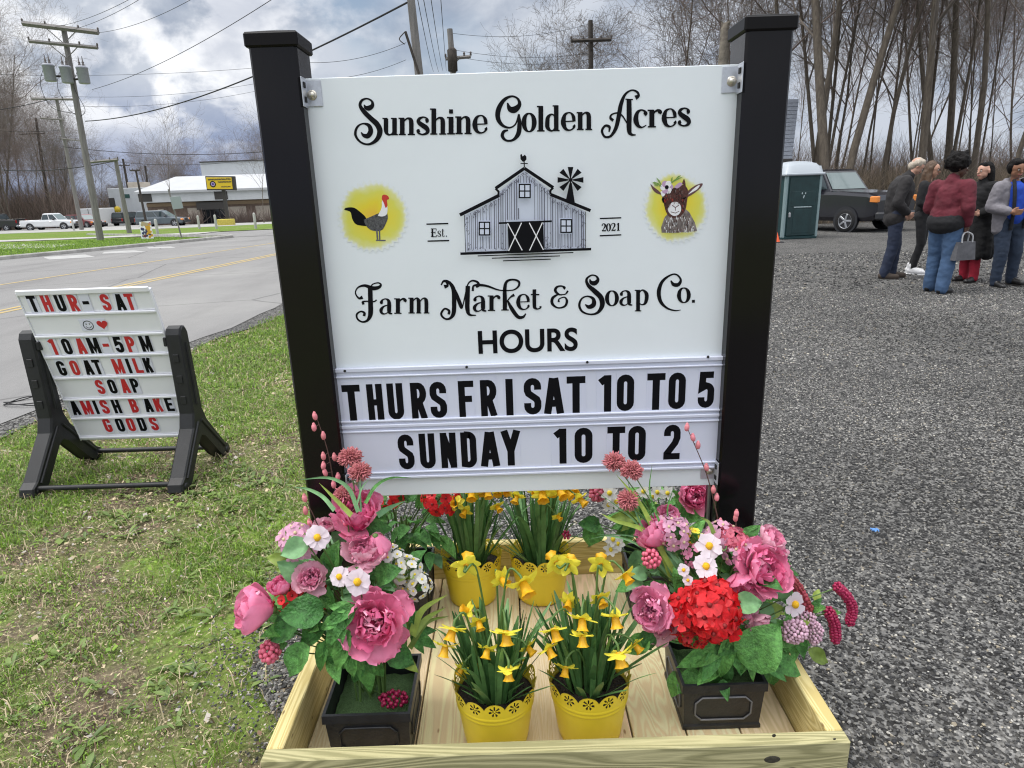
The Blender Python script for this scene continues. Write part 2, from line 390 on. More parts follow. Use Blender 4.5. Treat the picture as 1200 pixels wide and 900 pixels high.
# ---------------------------------------------------------------- loose stones, grass, weeds (ground cover)
def in_view(x, y, z=0., pad=40):
    dx, dy, dz = x, y, z-CAMH
    zc = dy*_f.y+dz*_f.z; px = 600+FPX*(dx*_r.x+dy*_r.y+dz*_r.z)/zc; py = 450-FPX*(dx*_u.x+dy*_u.y+dz*_u.z)/zc
    return (zc > .2) & (px > -pad) & (px < 1200+pad) & (py < 900+pad) & (py > -pad)
ICO = None
def ico():
    bm = bmesh.new(); bmesh.ops.create_icosphere(bm, subdivisions=1, radius=1); v = np.array([q.co[:] for q in bm.verts]); f = np.array([[q.index for q in p.verts] for p in bm.faces]); bm.free(); return v, f
iv, iF = ico()
def stones(name, x, y, r, mat_, zoff):
    n = len(x); k = len(iv)
    sc = r[:, None]*np.stack([nr.uniform(.7, 1.35, n), nr.uniform(.6, 1.0, n), nr.uniform(.4, .75, n)], 1)
    P = iv[None]*(1+nr.uniform(-.28, .28, (n, k, 1)))*sc[:, None, :]
    a = nr.uniform(0, 2*pi, n); c, s_ = np.cos(a), np.sin(a); tl = nr.uniform(-.6, .6, n); ct, st = np.cos(tl), np.sin(tl)
    X, Y, Z = P[..., 0], P[..., 1], P[..., 2]
    Y, Z = Y*ct[:, None]-Z*st[:, None], Y*st[:, None]+Z*ct[:, None]
    X, Y = X*c[:, None]-Y*s_[:, None], X*s_[:, None]+Y*c[:, None]
    V = np.stack([X+x[:, None], Y+y[:, None], Z+(zoff+r*nr.uniform(.0, .5, n))[:, None]], -1).reshape(-1, 3)
    F_ = (iF[None]+(np.arange(n)*k)[:, None, None]).reshape(-1, 3)
    return tag(np_mesh(name, V, F_, mat_), kind='stuff')
def stone_mat():
    m = bpy.data.materials.new('crushed_stone'); m.use_nodes = True; t = m.node_tree; b = t.nodes['Principled BSDF']; L = t.links.new
    g = t.nodes.new('ShaderNodeNewGeometry'); cr = t.nodes.new('ShaderNodeValToRGB'); L(g.outputs['Random Per Island'], cr.inputs[0])
    e = cr.color_ramp.elements; e[0].color = (.03, .031, .035, 1); e[1].color = (.62, .59, .52, 1); e[1].position = 1
    for p, c in ((.3, (.06, .059, .058)), (.55, (.115, .113, .110)), (.78, (.19, .186, .18)), (.88, (.36, .35, .33)), (.95, (.54, .52, .475)), (.97, (.33, .28, .2))):
        q = e.new(p); q.color = (*c, 1)
    co = t.nodes.new('ShaderNodeTexCoord'); n = t.nodes.new('ShaderNodeTexNoise'); n.inputs['Scale'].default_value = 90; n.inputs['Detail'].default_value = 4; L(co.outputs['Object'], n.inputs[0])
    n3 = t.nodes.new('ShaderNodeTexNoise'); n3.inputs['Scale'].default_value = .55; n3.inputs['Detail'].default_value = 5; L(co.outputs['Object'], n3.inputs[0])
    mr = t.nodes.new('ShaderNodeMapRange'); mr.inputs[1].default_value = .3; mr.inputs[2].default_value = .7; mr.inputs[3].default_value = .75; mr.inputs[4].default_value = 1.25; L(n.outputs[0], mr.inputs[0])
    mr3 = t.nodes.new('ShaderNodeMapRange'); mr3.inputs[1].default_value = .35; mr3.inputs[2].default_value = .65; mr3.inputs[3].default_value = .45; mr3.inputs[4].default_value = 1.05; L(n3.outputs[0], mr3.inputs[0])
    mm = t.nodes.new('ShaderNodeMath'); mm.operation = 'MULTIPLY'; L(mr.outputs[0], mm.inputs[0]); L(mr3.outputs[0], mm.inputs[1])
    h = t.nodes.new('ShaderNodeHueSaturation'); L(cr.outputs[0], h.inputs['Color']); L(mm.outputs[0], h.inputs['Value']); L(h.outputs[0], b.inputs['Base Color'])
    b.inputs['Roughness'].default_value = .75; b.inputs['Specular IOR Level'].default_value = .4; return m
M_STONE = stone_mat()
gv = np.vectorize(gedge)
def scatter(n, x0, x1, y0, y1):
    return nr.uniform(x0, x1, n), nr.uniform(y0, y1, n)
xs, ys = [], []; rs = []
for n, (x0, x1, y0, y1), (ra, rb) in ((56000, (-1.2, 2.6, .9, 2.6), (.0035, .008)), (88000, (-.9, 4.6, 2.6, 5.2), (.004, .009)), (56000, (-.5, 8, 5.2, 9.5), (.006, .0125)), (14000, (0, 13, 9.5, 15), (.012, .024))):
    x, y = scatter(n, x0, x1, y0, y1); e = gv(y)
    keep = in_view(x, y) & ((x-e) > nr.normal(-.05, .13, n)) & ~((x > -.66) & (x < .8) & (y > 1.26) & (y < 2.27))
    x, y = x[keep], y[keep]; xs.append(x); ys.append(y); rs.append(ra+(rb-ra)*nr.beta(1.4, 3.2, len(x)))
gs = stones('gravel', np.concatenate(xs), np.concatenate(ys), np.concatenate(rs), M_STONE, .012)

def vnoise(x, y, sc, seed=0.):
    return np.array([mnoise.noise(Vector((a*sc+seed, b*sc+seed*1.7, seed))) for a, b in zip(x, y)])
def blades(name, x, y, h, wd, mats, mi, lean, z0=0.):
    n = len(x); a = nr.uniform(0, 2*pi, n); dx, dy = np.cos(a), np.sin(a); b2 = a+nr.normal(pi/2, .5, n); lx, ly = np.cos(b2)*lean*h, np.sin(b2)*lean*h
    V = np.zeros((n, 5, 3)); 
    V[:, 0] = np.stack([x-dx*wd/2, y-dy*wd/2, np.full(n, z0)], 1); V[:, 1] = np.stack([x+dx*wd/2, y+dy*wd/2, np.full(n, z0)], 1)
    V[:, 2] = np.stack([x+dx*wd*.42+lx*.35, y+dy*wd*.42+ly*.35, z0+h*.6], 1); V[:, 3] = np.stack([x-dx*wd*.42+lx*.35, y-dy*wd*.42+ly*.35, z0+h*.6], 1)
    V[:, 4] = np.stack([x+lx, y+ly, z0+h*np.sqrt(np.clip(1-lean**2*.6, .05, 1))], 1)
    base = (np.arange(n)*5)[:, None]
    F3 = np.concatenate([base+np.array([[0, 1, 2]]), base+np.array([[0, 2, 3]]), base+np.array([[3, 2, 4]])])
    return tag(np_mesh(name, V.reshape(-1, 3), F3, mats, np.tile(mi, 3), smooth=False), kind='stuff')
M_G1 = mat('fresh_grass_blade', (.22, .37, .05), .55, transl=.4, island=.45); M_G2 = mat('dull_grass_blade', (.17, .25, .06), .6, transl=.3, island=.4); M_G3 = mat('dry_grass_blade', (.50, .42, .27), .8, transl=.2, island=.4)
bx, by, bh, bw, bm_, bl = [], [], [], [], [], []
for n, (x0, x1, y0, y1), hs, ws in ((80000, (-2.6, -.45, .9, 2.7), .020, .0036), (95000, (-4.6, -.3, 2.7, 5.2), .026, .005), (70000, (-4.6, .1, 5.2, 10), .036, .008), (14000, (-4.2, 0, 10, 18), .07, .014)):
    x, y = scatter(n, x0, x1, y0, y1); k = in_view(x, y); x, y = x[k], y[k]
    near = np.array([near_edge(q) for q in y]); e = gv(y)
    f = vnoise(x, y, .9, 3.)+.6*vnoise(x, y, 2.6, 9.)+.35*vnoise(x, y, 6.5, 5.)+np.clip((y-2.9)*.13, -.22, .55)
    lush = np.clip((f+.22)*1.5, 0.06, 1)
    k = (nr.random(len(x)) < lush) & (x > near+.18+nr.uniform(0, .25, len(x))) & (x < e+nr.normal(.0, .10, len(x))) & ~((x > -.66) & (x < .8) & (y > 1.26) & (y < 2.27))
    x, y, lush = x[k], y[k], lush[k]; bx.append(x); by.append(y); bh.append(hs*nr.uniform(.45, 1.5, len(x))*(.55+.7*lush)); bw.append(ws*nr.uniform(.6, 1.4, len(x)))
    dry = nr.random(len(x)); bm_.append(np.where(dry < .42*(1-lush)+.08, 2, np.where(dry < .55, 1, 0))); bl.append(nr.uniform(.35, 1.2, len(x)))
blades('grass', *[np.concatenate(q) for q in (bx, by, bh, bw)], [M_G1, M_G2, M_G3], np.concatenate(bm_), np.concatenate(bl), .002)
# lying straw and dead stalks
x, y = scatter(11000, -4.4, -.4, .9, 6.5); k = in_view(x, y); x, y = x[k], y[k]; k = (x < gv(y)+.15) & (x > -3.5); x, y = x[k], y[k]; n = len(x)
blades('straw', x, y, nr.uniform(.02, .075, n), nr.uniform(.0018, .0045, n), [M_G3, mat('brown_dead_leaf', (.13, .09, .05), .9, island=.4)], (nr.random(n) < .35).astype(int), nr.uniform(1.0, 1.25, n), .008)
# leaf litter, clover and crumbs between the blades
x, y = scatter(150000, -4.6, -.3, .9, 7.5); k = in_view(x, y); x, y = x[k], y[k]; k = (x < gv(y)+nr.normal(.05, .12, len(x))) & (x > np.array([near_edge(q) for q in y])+.2) & ~((x > -.66) & (y > 1.26) & (y < 2.27)); x, y = x[k], y[k]; n = len(x)
s_ = np.clip(.0028*np.sqrt(y)*nr.lognormal(0, .45, n), .002, .02); a = nr.uniform(0, 2*pi, n); d = np.stack([np.cos(a), np.sin(a), nr.uniform(-.5, .5, n)], 1); e = np.stack([-np.sin(a), np.cos(a), nr.uniform(-.6, .6, n)], 1)*nr.uniform(.35, .9, (n, 1)); c = np.stack([x, y, s_*.6+nr.uniform(.001, .016, n)], 1)
V = np.stack([c-d*s_[:, None], c+e*s_[:, None], c+d*s_[:, None], c-e*s_[:, None]], 1).reshape(-1, 3); f = vnoise(x, y, .9, 3.)+.5*vnoise(x, y, 3.1, 4.); g_ = nr.random(n); mi = np.where(g_ < np.clip(.55+f*.95, .15, .92), np.where(nr.random(n) < .6, 0, 1), np.where(nr.random(n) < .5, 2, np.where(nr.random(n) < .6, 3, 4)))
tag(np_mesh('leaf_litter', V, np.arange(n*4).reshape(n, 4), [M_G1, M_G2, M_G3, mat('brown_leaf_crumb', (.16, .11, .07), .9, island=.5), mat('grey_leaf_crumb', (.34, .31, .27), .9, island=.5)], mi), kind='stuff')
# taller fresh tufts
tx, ty, th_, tw, tl_ = [], [], [], [], []
for _ in range(900):
    x, y = rnd.uniform(-4.3, -.4), rnd.uniform(1.0, 6.5)
    if not bool(in_view(x, y)) or x > gedge(y)+.15 or x < near_edge(y)+.3 or (x > -.68 and 1.2 < y < 2.3) or mnoise.noise(Vector((x*1.4, y*1.4, 8))) < .02: continue
    for k in range(rnd.randint(8, 22)): tx.append(x+rnd.gauss(0, .022)); ty.append(y+rnd.gauss(0, .022)); th_.append(rnd.uniform(.025, .075)); tw.append(rnd.uniform(.003, .0055)); tl_.append(rnd.uniform(.3, 1.1))
n = len(tx); blades('tall_grass', np.array(tx), np.array(ty), np.array(th_), np.array(tw), [M_G1, M_G2], (nr.random(n) < .25).astype(int), np.array(tl_), .002)
# far lawn tufts
x, y = scatter(52000, -34, -13, 19, 36); k = in_view(x, y) & (x < np.array([kerb_x(q) for q in y])-.25) & ~((y > 31.5) & (x > -13.4-(y-31.7)*1.25)); x, y = x[k], y[k]
zt = np.array([ground_z(a, b) for a, b in zip(x, y)]); keep = np.ones(len(x), bool)
blades('lawn_grass', x, y, nr.uniform(.05, .11, len(x)), nr.uniform(.012, .03, len(x)), [M_G1, M_G2], (nr.random(len(x)) < .3).astype(int), nr.uniform(.2, .9, len(x)), zt+.03)
# ---------------------------------------------------------------- broad-leaved weeds in the grass
M_WEED = mat('weed_leaf', (.16, .24, .06), .5, transl=.3, island=.4)
mb = MB()
def weed_leaf(mb, p, az, L, W, tilt, m=0):
    d = Vector((math.cos(az), math.sin(az), 0)); s = Vector((-d.y, d.x, 0)); rows = []
    for i in range(4):
        u = i/3; wv = W*(.25, .8, 1, .06)[i]/2; q = Vector(p)+d*(L*u*math.cos(tilt))+Vector((0, 0, L*math.sin(tilt)*(u-.55*u*u)+.004))
        rows.append([q-s*wv+Vector((0, 0, wv*.35)), q, q+s*wv+Vector((0, 0, wv*.35))])
    mb.grid(rows, m)
cnt = 0
while cnt < 330:
    x, y = rnd.uniform(-3.0, -.55), rnd.uniform(1.0, 3.6)
    v = mnoise.noise(Vector((x*1.1+4, y*1.1, 2)))
    if not bool(in_view(x, y)) or x > gedge(y)+.12 or (x > -.66 and y > 1.26) or rnd.random() > .45+v*1.3: continue
    cnt += 1; s = rnd.uniform(.5, 1.25)
    for k in range(rnd.randint(4, 8)):
        weed_leaf(mb, (x+rnd.uniform(-.01, .01), y+rnd.uniform(-.01, .01), .004), rnd.uniform(0, 2*pi), s*rnd.uniform(.03, .075), s*rnd.uniform(.009, .02), rnd.uniform(.1, .9))
tag(mb.build('weeds', M_WEED), kind='stuff')

# ---------------------------------------------------------------- lettering: stroke glyphs
def ribbon(pts, w, closed=False):
    """mitred ribbon around a 2D polyline; w is a number or one width per point"""
    P = [Vector((p[0], p[1])) for p in pts]; n = len(P); Wd = [w]*n if isinstance(w, (int, float)) else list(w); Lf, Rt = [], []
    for i in range(n):
        a = P[(i-1) % n] if (closed or i) else None; b = P[(i+1) % n] if (closed or i < n-1) else None
        d1 = (P[i]-a).normalized() if a is not None and (P[i]-a).length > 1e-9 else None; d2 = (b-P[i]).normalized() if b is not None and (b-P[i]).length > 1e-9 else None
        if d1 is None: d1 = d2
        if d2 is None: d2 = d1
        n1, n2 = Vector((-d1.y, d1.x)), Vector((-d2.y, d2.x)); mnv = n1+n2
        mnv = mnv.normalized() if mnv.length > 1e-6 else n1
        k = 1/max(.45, mnv.dot(n1)); Lf.append(P[i]+mnv*(Wd[i]/2*k)); Rt.append(P[i]-mnv*(Wd[i]/2*k))
    return Lf, Rt
class Print:
    """flat print on a plane: org + X*u + Z*v, lifted along N in tiny steps so no two strokes share a plane"""
    def __init__(s, org, X, Z, N, lift=.0006): s.o, s.X, s.Z, s.N = Vector(org), Vector(X), Vector(Z), Vector(N); s.h = lift; s.mb = MB(); s.step = .00003
    def pt(s, p): return s.o+s.X*p[0]+s.Z*p[1]+s.N*s.h
    def stroke(s, pts, w, m=0, closed=False):
        Lf, Rt = ribbon(pts, w, closed); n = len(pts); vs = [s.pt(p) for p in Lf]+[s.pt(p) for p in Rt]
        fs = [(i, n+i, n+(i+1) % n, (i+1) % n) for i in range(n if closed else n-1)]
        s.mb.add(vs, fs, m); s.h += s.step
    def poly(s, pts, m=0): s.mb.add([s.pt(p) for p in pts], [tuple(range(len(pts)))], m); s.h += s.step
    def disc(s, c, r_, m=0, n=20, ry=None): s.poly([(c[0]+r_*math.cos(2*pi*i/n), c[1]+(ry or r_)*math.sin(2*pi*i/n)) for i in range(n)], m)
def arc(cx, cy, r_, a0, a1, n=8, ry=None): return [(cx+r_*math.cos(R(a0+(a1-a0)*i/n)), cy+(ry or r_)*math.sin(R(a0+(a1-a0)*i/n))) for i in range(n+1)]
def block_glyph(ch, w, W=.46):
    a = w/2; l, r_, b, t = a, W-a, a, 1-a; rad = (r_-l)/2; cx = W/2
    top = arc(cx, t-rad, rad, 180, 0); bot = arc(cx, b+rad, rad, 0, -180)
    G = {
     'O': [(top+bot, 1)], '0': [(top+bot, 1)],
     'U': [([(l, 1)]+list(reversed(bot))+[(r_, 1)], 0)],
     'S': [([(r_, .68)]+arc(cx, t-rad, rad, 0, 180)+[(l, .66), (l+.03, .58), (cx, .5), (r_-.03, .42), (r_, .34)]+bot+[(l, .32)], 0)],
     'C': [([(r_, .66)]+arc(cx, t-rad, rad, 0, 180)+arc(cx, b+rad, rad, 180, 360)+[(r_, .34)], 0)],
     'G': [([(r_, .68)]+arc(cx, t-rad, rad, 0, 180)+arc(cx, b+rad, rad, 180, 360)+[(r_, .46)], 0), ([(r_+a, .44), (cx, .44)], 0)],
     'T': [([(0, t), (W, t)], 0), ([(cx, 0), (cx, 1-w)], 0)], 'I': [([(cx, 0), (cx, 1)], 0)],
     'H': [([(l, 0), (l, 1)], 0), ([(r_, 0), (r_, 1)], 0), ([(l+a, .5), (r_-a, .5)], 0)],
     'L': [([(l, 1), (l, b), (W, b)], 0)], 'F': [([(l, 0), (l, t), (W, t)], 0), ([(l+a, .5), (W-.06, .5)], 0)],
     'E': [([(W, t), (l, t), (l, b), (W, b)], 0), ([(l+a, .5), (W-.06, .5)], 0)],
     'R': [([(l, 0), (l, t), (cx, t)]+arc(cx, t-.21, rad, 90, -90, ry=.21)+[(l+a, t-.42)], 0), ([(cx, t-.42), (r_+.01, 0)], 0)],
     'P': [([(l, 0), (l, t), (cx, t)]+arc(cx, t-.22, rad, 90, -90, ry=.22)+[(l+a, t-.44)], 0)],
     'B': [([(cx, .51), (l, .51), (l, t), (cx, t)]+arc(cx, t-.2, rad*.92, 90, -90, ry=.2), 0), ([(l, .51), (l, b), (cx, b)]+arc(cx, b+.22, rad, -90, 90, ry=.22), 0)],
     'D': [([(l, b), (l, t), (cx-.02, t)]+arc(cx-.02, t-rad, rad+.02, 90, 0)+arc(cx-.02, b+rad, rad+.02, 0, -90), 1)],
     'N': [([(l, 0), (l, 1)], 0), ([(r_, 0), (r_, 1)], 0), ([(l+.01, 1-a), (r_-.01, a)], 0)],
     'M': [([(l, 0), (l, 1)], 0), ([(W+.14-a, 0), (W+.14-a, 1)], 0), ([(l+.02, .97), (cx+.07, .18), (W+.12-a, .97)], 0)],
     'A': [([(a*.8, 0), (cx-a*.25, .98)], 0), ([(W-a*.8, 0), (cx+a*.25, .98)], 0), ([(l+a, .29), (r_-a, .29)], 0)],
     'Y': [([(a*.7, 1), (cx, .42)], 0), ([(W-a*.7, 1), (cx, .42)], 0), ([(cx, 0), (cx, .5)], 0)],
     'K': [([(l, 0), (l, 1)], 0), ([(r_, 1), (l+a, .42)], 0), ([(l+a*1.6, .52), (r_, 0)], 0)],
     '1': [([(cx+.04, 0), (cx+.04, 1)], 0), ([(cx+.02, .93), (cx-.15, .80)], 0)],
     '5': [([(W-.03, t), (l+.03, t), (l+.01, .55), (cx, .615)]+arc(cx, .61-rad, rad, 80, 0)+bot+[(l, .3)], 0)],
     '2': [([(l, .68)]+arc(cx, t-rad, rad, 180, 0)+[(r_, .62), (r_-.05, .48), (l, b+.08), (l, b), (W, b)], 0)],
     '-': [([(.06, .5), (W-.06, .5)], 0)]}
    return G[ch]
def block(pr, ch, x, y, h, wx, w=.16, m=0, W=.46):
    """character ch with its box at x..x+wx, y..y+h"""
    k = wx/(W+(.14 if ch == 'M' else 0))
    for pts, cl in block_glyph(ch, w, W):
        if cl: pts = pts[:-1] if (Vector(pts[0])-Vector(pts[-1])).length < 1e-6 else pts
        pr.stroke([(x+p[0]*k, y+p[1]*h) for p in pts], w*(h+k)/2, m, bool(cl))
# thin/thick serif letters, x-height 1
def st(x, y0=0., y1=1., w=.25, top=True, bot=True):
    o = [[(x, y0, w), (x, y1, w)]]
    if bot: o.append([(x-.2, y0+.03, .07), (x+.2, y0+.03, .07)])
    if top: o.append([(x-.21, y1-.03, .07), (x+.1, y1-.03, .07)])
    return o
ARCH = lambda x0, x1: [(x0, .72, .06), (x0+.14, .9, .08), (x0+.28, .97, .1), (x1-.05, .9, .2), (x1, .72, .24), (x1, 0, .24)]
EE = [(.1, .5, .06), (.66, .52, .06)], [(.67, .5, .16), (.64, .75, .18), (.52, .95, .09), (.36, .99, .07), (.17, .88, .15), (.08, .6, .24), (.09, .35, .25), (.2, .1, .16), (.4, .015, .08), (.58, .08, .08), (.68, .22, .13), (.64, .3, .16)]
SERIF = {
 'n': (.85, st(.16)+[ARCH(.2, .66)]+[[(.46, .03, .07), (.86, .03, .07)]]),
 'h': (.85, st(.16, 0, 1.5)+[ARCH(.2, .66)]+[[(.46, .03, .07), (.86, .03, .07)]]),
 'm': (1.3, st(.16)+[ARCH(.2, .6), ARCH(.66, 1.08)]+[[(.45, .03, .07), (.76, .03, .07)], [(.92, .03, .07), (1.27, .03, .07)]]),
 'u': (.85, [[(.16, .97, .24), (.16, .3, .24), (.22, .1, .16), (.36, .02, .09), (.5, .08, .07), (.64, .3, .06)]]+st(.66)+[[(-.05, .97, .07), (.24, .97, .07)]]),
 's': (.68, [[(.48, .76, .16), (.56, .8, .2), (.54, .92, .1), (.36, .99, .08), (.15, .9, .15), (.1, .72, .2), (.3, .54, .24), (.52, .38, .25), (.6, .2, .2), (.5, .06, .13), (.3, .01, .08), (.12, .08, .1), (.08, .2, .18), (.17, .25, .14)]]),
 'i': (.34, st(.17)+[[(.17, 1.22, .2), (.17, 1.42, .2)], [(.07, 1.32, .2), (.27, 1.32, .2)]]),
 'e': (.74, [list(q) for q in EE]), 'l': (.34, st(.17, 0, 1.5)),
 'o': (.74, [[(.37+.29*math.cos(t), .5+.49*math.sin(t), .07+.18*abs(math.cos(t))**1.5) for t in [pi/2+2*pi*i/16 for i in range(17)]]]),
 'd': (.84, st(.62, 0, 1.5)+[[(.6, .3, .06), (.46, .06, .08), (.3, .02, .1), (.12, .2, .22), (.1, .5, .24), (.14, .8, .2), (.32, .97, .1), (.48, .92, .07), (.6, .72, .06)]]),
 'c': (.66, [[(.5, .72, .14), (.56, .8, .2), (.5, .93, .1), (.34, .99, .08), (.16, .86, .16), (.08, .58, .24), (.09, .34, .25), (.2, .1, .16), (.38, .015, .08), (.6, .14, .05)]]),
 'r': (.64, st(.16)+[[(.2, .68, .05), (.32, .9, .09), (.47, .97, .13), (.56, .88, .2), (.53, .78, .16)]]),
 'a': (.76, [[(.2, .72, .12), (.12, .76, .2), (.18, .92, .1), (.36, .99, .08), (.52, .88, .18), (.56, .65, .24), (.56, .2, .24), (.6, .06, .14), (.74, .02, .07)], [(.52, .6, .06), (.26, .5, .1), (.1, .28, .2), (.14, .07, .15), (.3, .01, .08), (.46, .1, .06), (.54, .28, .06)]]),
 't': (.6, [[(.2, 1.32, .22), (.2, .26, .22), (.26, .07, .16), (.4, .015, .08), (.54, .1, .1), (.53, .2, .14)], [(.0, .97, .08), (.48, .97, .08)]]),
 'p': (.84, st(.18, -.42, 1)+[[(.22, .75, .06), (.36, .95, .09), (.52, .97, .12), (.7, .75, .24), (.72, .45, .25), (.64, .15, .2), (.5, .03, .1), (.34, .05, .07), (.24, .2, .06)]]),
 '.': (.3, [[(.05, .1, .2), (.25, .1, .2)], [(.15, .0, .2), (.15, .2, .2)]]),
}
def curve_stroke(pr, pts, m=0, n=5, f=lambda x, y: (x, y), k=1.):
    q = spline(pts, n) if len(pts) > 2 else [np.array(p, float) for p in pts]
    pr.stroke([f(p[0], p[1]) for p in q], [max(.004*k, p[2]*k) for p in q], m)

# ---------------------------------------------------------------- main roadside sign
M_BLACK = mat('black_vinyl', (.0055, .0045, .0055), .15, var=.25, scale=2.2, bump=.04, bscale=9, stretch=(1, 1, .35), spec=.27); M_BLACKCAP = mat('black_vinyl_cap', (.008, .007, .0075), .35, spec=.14)
M_PANEL = mat('white_aluminium_panel', (.77, .815, .85), .32, var=.03, scale=3, spec=.5); M_EDGE = mat('panel_edge', (.30, .31, .33), .4)
M_INK = mat('black_vinyl_print', (.004, .004, .006), .5, spec=.12); M_BOARD = mat('milky_letter_track', (.64, .67, .79), .25, var=.03, scale=4)
M_STEEL = mat('galvanised_steel', (.55, .57, .62), .38, metal=.65, var=.12, scale=60); M_HOLE = mat('dark_slot', (.01, .01, .012), .8); M_BOLT = mat('zinc_bolt', (.62, .58, .5), .3, metal=.9)
SY = 1.8
def on_sign(px, py): p = at_y(px, py, SY); return (p.x, p.z)
tl, tr_, br_, bl_ = [on_sign(*q) for q in ((358, 92), (870, 75), (841, 568), (402, 583))]
X0, X1, Z0, Z1 = -.513, .613, .636, 1.801
SIGN = thing('roadside_sign', 'large white farm market sign with barn drawing hung between two black posts', 'sign', (.05, SY+.04, 0))
mb = MB(); mb.box(((X0+X1)/2, SY+.006, (Z0+Z1)/2), (X1-X0, .0115, Z1-Z0), 0, .0015)
panel = mb.build('sign_panel', M_PANEL, SIGN, True)
PW = .118
for xc, x_in in ((-.619+PW/2, 1), (.72-PW/2, -1)):
    mb = MB(); mb.box((xc, 1.76+PW/2, .94), (PW, PW, 1.88), 0, .006)
    post = mb.build('sign_post', M_BLACK, SIGN, True)
    mb = MB(); cz = 1.868
    mb.box((xc, 1.76+PW/2, cz+.016), (PW+.014, PW+.014, .034), 0, .004)
    b_ = PW/2+.003; q = [(xc-b_, 1.76+PW/2-b_, cz+.0335), (xc+b_, 1.76+PW/2-b_, cz+.0335), (xc+b_, 1.76+PW/2+b_, cz+.0335), (xc-b_, 1.76+PW/2+b_, cz+.0335), (xc, 1.76+PW/2, cz+.05)]
    mb.add(q, [(0, 1, 4), (1, 2, 4), (2, 3, 4), (3, 0, 4)])
    mb.build('post_cap', M_BLACKCAP, post, True)
    # grey channel the panel slides into
    xi = xc+x_in*(PW/2+.004); mb = MB(); mb.box((xi, 1.823, .94), (.006, .02, 1.72), 0, .001); mb.build('edge_channel', mat('weathered_channel', (.10, .095, .09), .5, var=.6, scale=9, stretch=(1, 1, .15)), SIGN, True)
    for zc, short in ((1.765, 0), (.69, 1)):
        mb = MB(); e = X0 if x_in > 0 else X1; t = .0025
        mb.box((e+x_in*.026-x_in*.005, SY-t/2-.0006, zc), (.064, t, .062), 0, .0008)
        mb.box((xc+x_in*(PW/2+t/2+.0015), SY-.022, zc), (t, .04, .07), 0, .0008)
        brk = mb.build('corner_bracket', M_STEEL, SIGN, True)
        mb = MB(); mb.lathe([(0, -.009), (.004, -.009), (.0085, -.006), (.0085, 0)], 12, 0, (e+x_in*.028, SY-.003, zc-.004), 'y'); mb.lathe([(.0085, -.001), (.0125, -.001), (.0125, .0)], 14, 0, (e+x_in*.028, SY-.0035, zc-.004), 'y'); mb.build('bolt', M_BOLT, brk, True)
        mb = MB()
        for dz in (-.017, .017): mb.box((xc+x_in*(PW/2+t+.003), SY-.024, zc+dz), (.003, .013, .014), 0, .001)
        mb.build('slot', M_HOLE, brk, True)
    if x_in > 0: pass
# --- title lettering
def fancy(region, strokes, words, name):
    rx0, ry0, sc = region
    def f(x, y): return on_sign(rx0+x*sc, ry0+y*sc)
    u1 = on_sign(600, 330); u2 = on_sign(700, 330); mpp = (u2[0]-u1[0])/100
    pr = Print((0, SY, 0), (1, 0, 0), (0, 0, 1), (0, -1, 0))
    for s in strokes: curve_stroke(pr, s, 0, 6, f, sc*mpp)
    for ch, x0, x1, yb, xh in words:
        wd, gl = SERIF[ch]; k = (x1-x0)/wd
        for s in gl: curve_stroke(pr, [(x0+p[0]*k, yb-p[1]*xh, p[2]*(k+xh)*.5) for p in s], 0, 4, f, sc*mpp)
    return pr
parts = []
SA = [[(152, 160, 6), (168, 184, 28), (195, 188, 36), (222, 166, 28), (216, 130, 16), (176, 110, 12), (135, 125, 18), (120, 165, 24), (150, 215, 34), (210, 275, 38), (262, 325, 42), (284, 385, 42), (255, 452, 30), (190, 488, 16), (122, 468, 16), (82, 410, 20), (95, 348, 17), (142, 317, 11), (192, 332, 28), (208, 378, 38), (185, 418, 36), (150, 414, 26), (128, 388, 6)]]
t1 = fancy((405, 100, 170/1200), SA, [('u', 312, 432, 412, 142), ('n', 445, 572, 411, 142), ('s', 588, 692, 408, 146), ('h', 706, 832, 407, 143), ('i', 845, 900, 405, 143), ('n', 915, 1042, 403, 145), ('e', 1058, 1172, 396, 147)], 'a')
SG = [[(118, 122, 6), (132, 156, 26), (160, 160, 32), (186, 132, 20), (175, 98, 11), (140, 86, 10), (98, 108, 18), (68, 160, 26), (66, 212, 24), (92, 250, 15), (132, 262, 9), (165, 240, 8), (182, 186, 8)], [(182, 186, 10), (186, 240, 22), (180, 295, 24), (150, 331, 13), (112, 334, 11), (90, 310, 18), (98, 284, 15), (122, 276, 8)],
      [(838, 94, 24), (856, 82, 14), (846, 60, 11), (815, 52, 8), (780, 76, 13), (757, 130, 21), (744, 200, 23), (728, 265, 20), (698, 310, 13), (665, 312, 11), (650, 280, 13), (668, 252, 12), (692, 258, 14), (690, 286, 7)], [(802, 104, 25), (803, 190, 27), (803, 275, 25), (815, 300, 14), (840, 303, 5)], [(782, 102, 6), (824, 104, 6)], [(714, 222, 14), (698, 208, 13), (704, 189, 9), (735, 180, 8), (765, 196, 8), (790, 236, 6)]]
t2 = fancy((570, 95, 250/1200), SG, [('o', 203, 277, 285, 104), ('l', 288, 324, 283, 95), ('d', 333, 414, 281, 96), ('e', 425, 500, 278, 101), ('n', 512, 594, 275, 100), ('c', 832, 906, 262, 100), ('r', 912, 985, 260, 98), ('e', 992, 1068, 257, 101), ('s', 1077, 1147, 253, 101)], 'b')
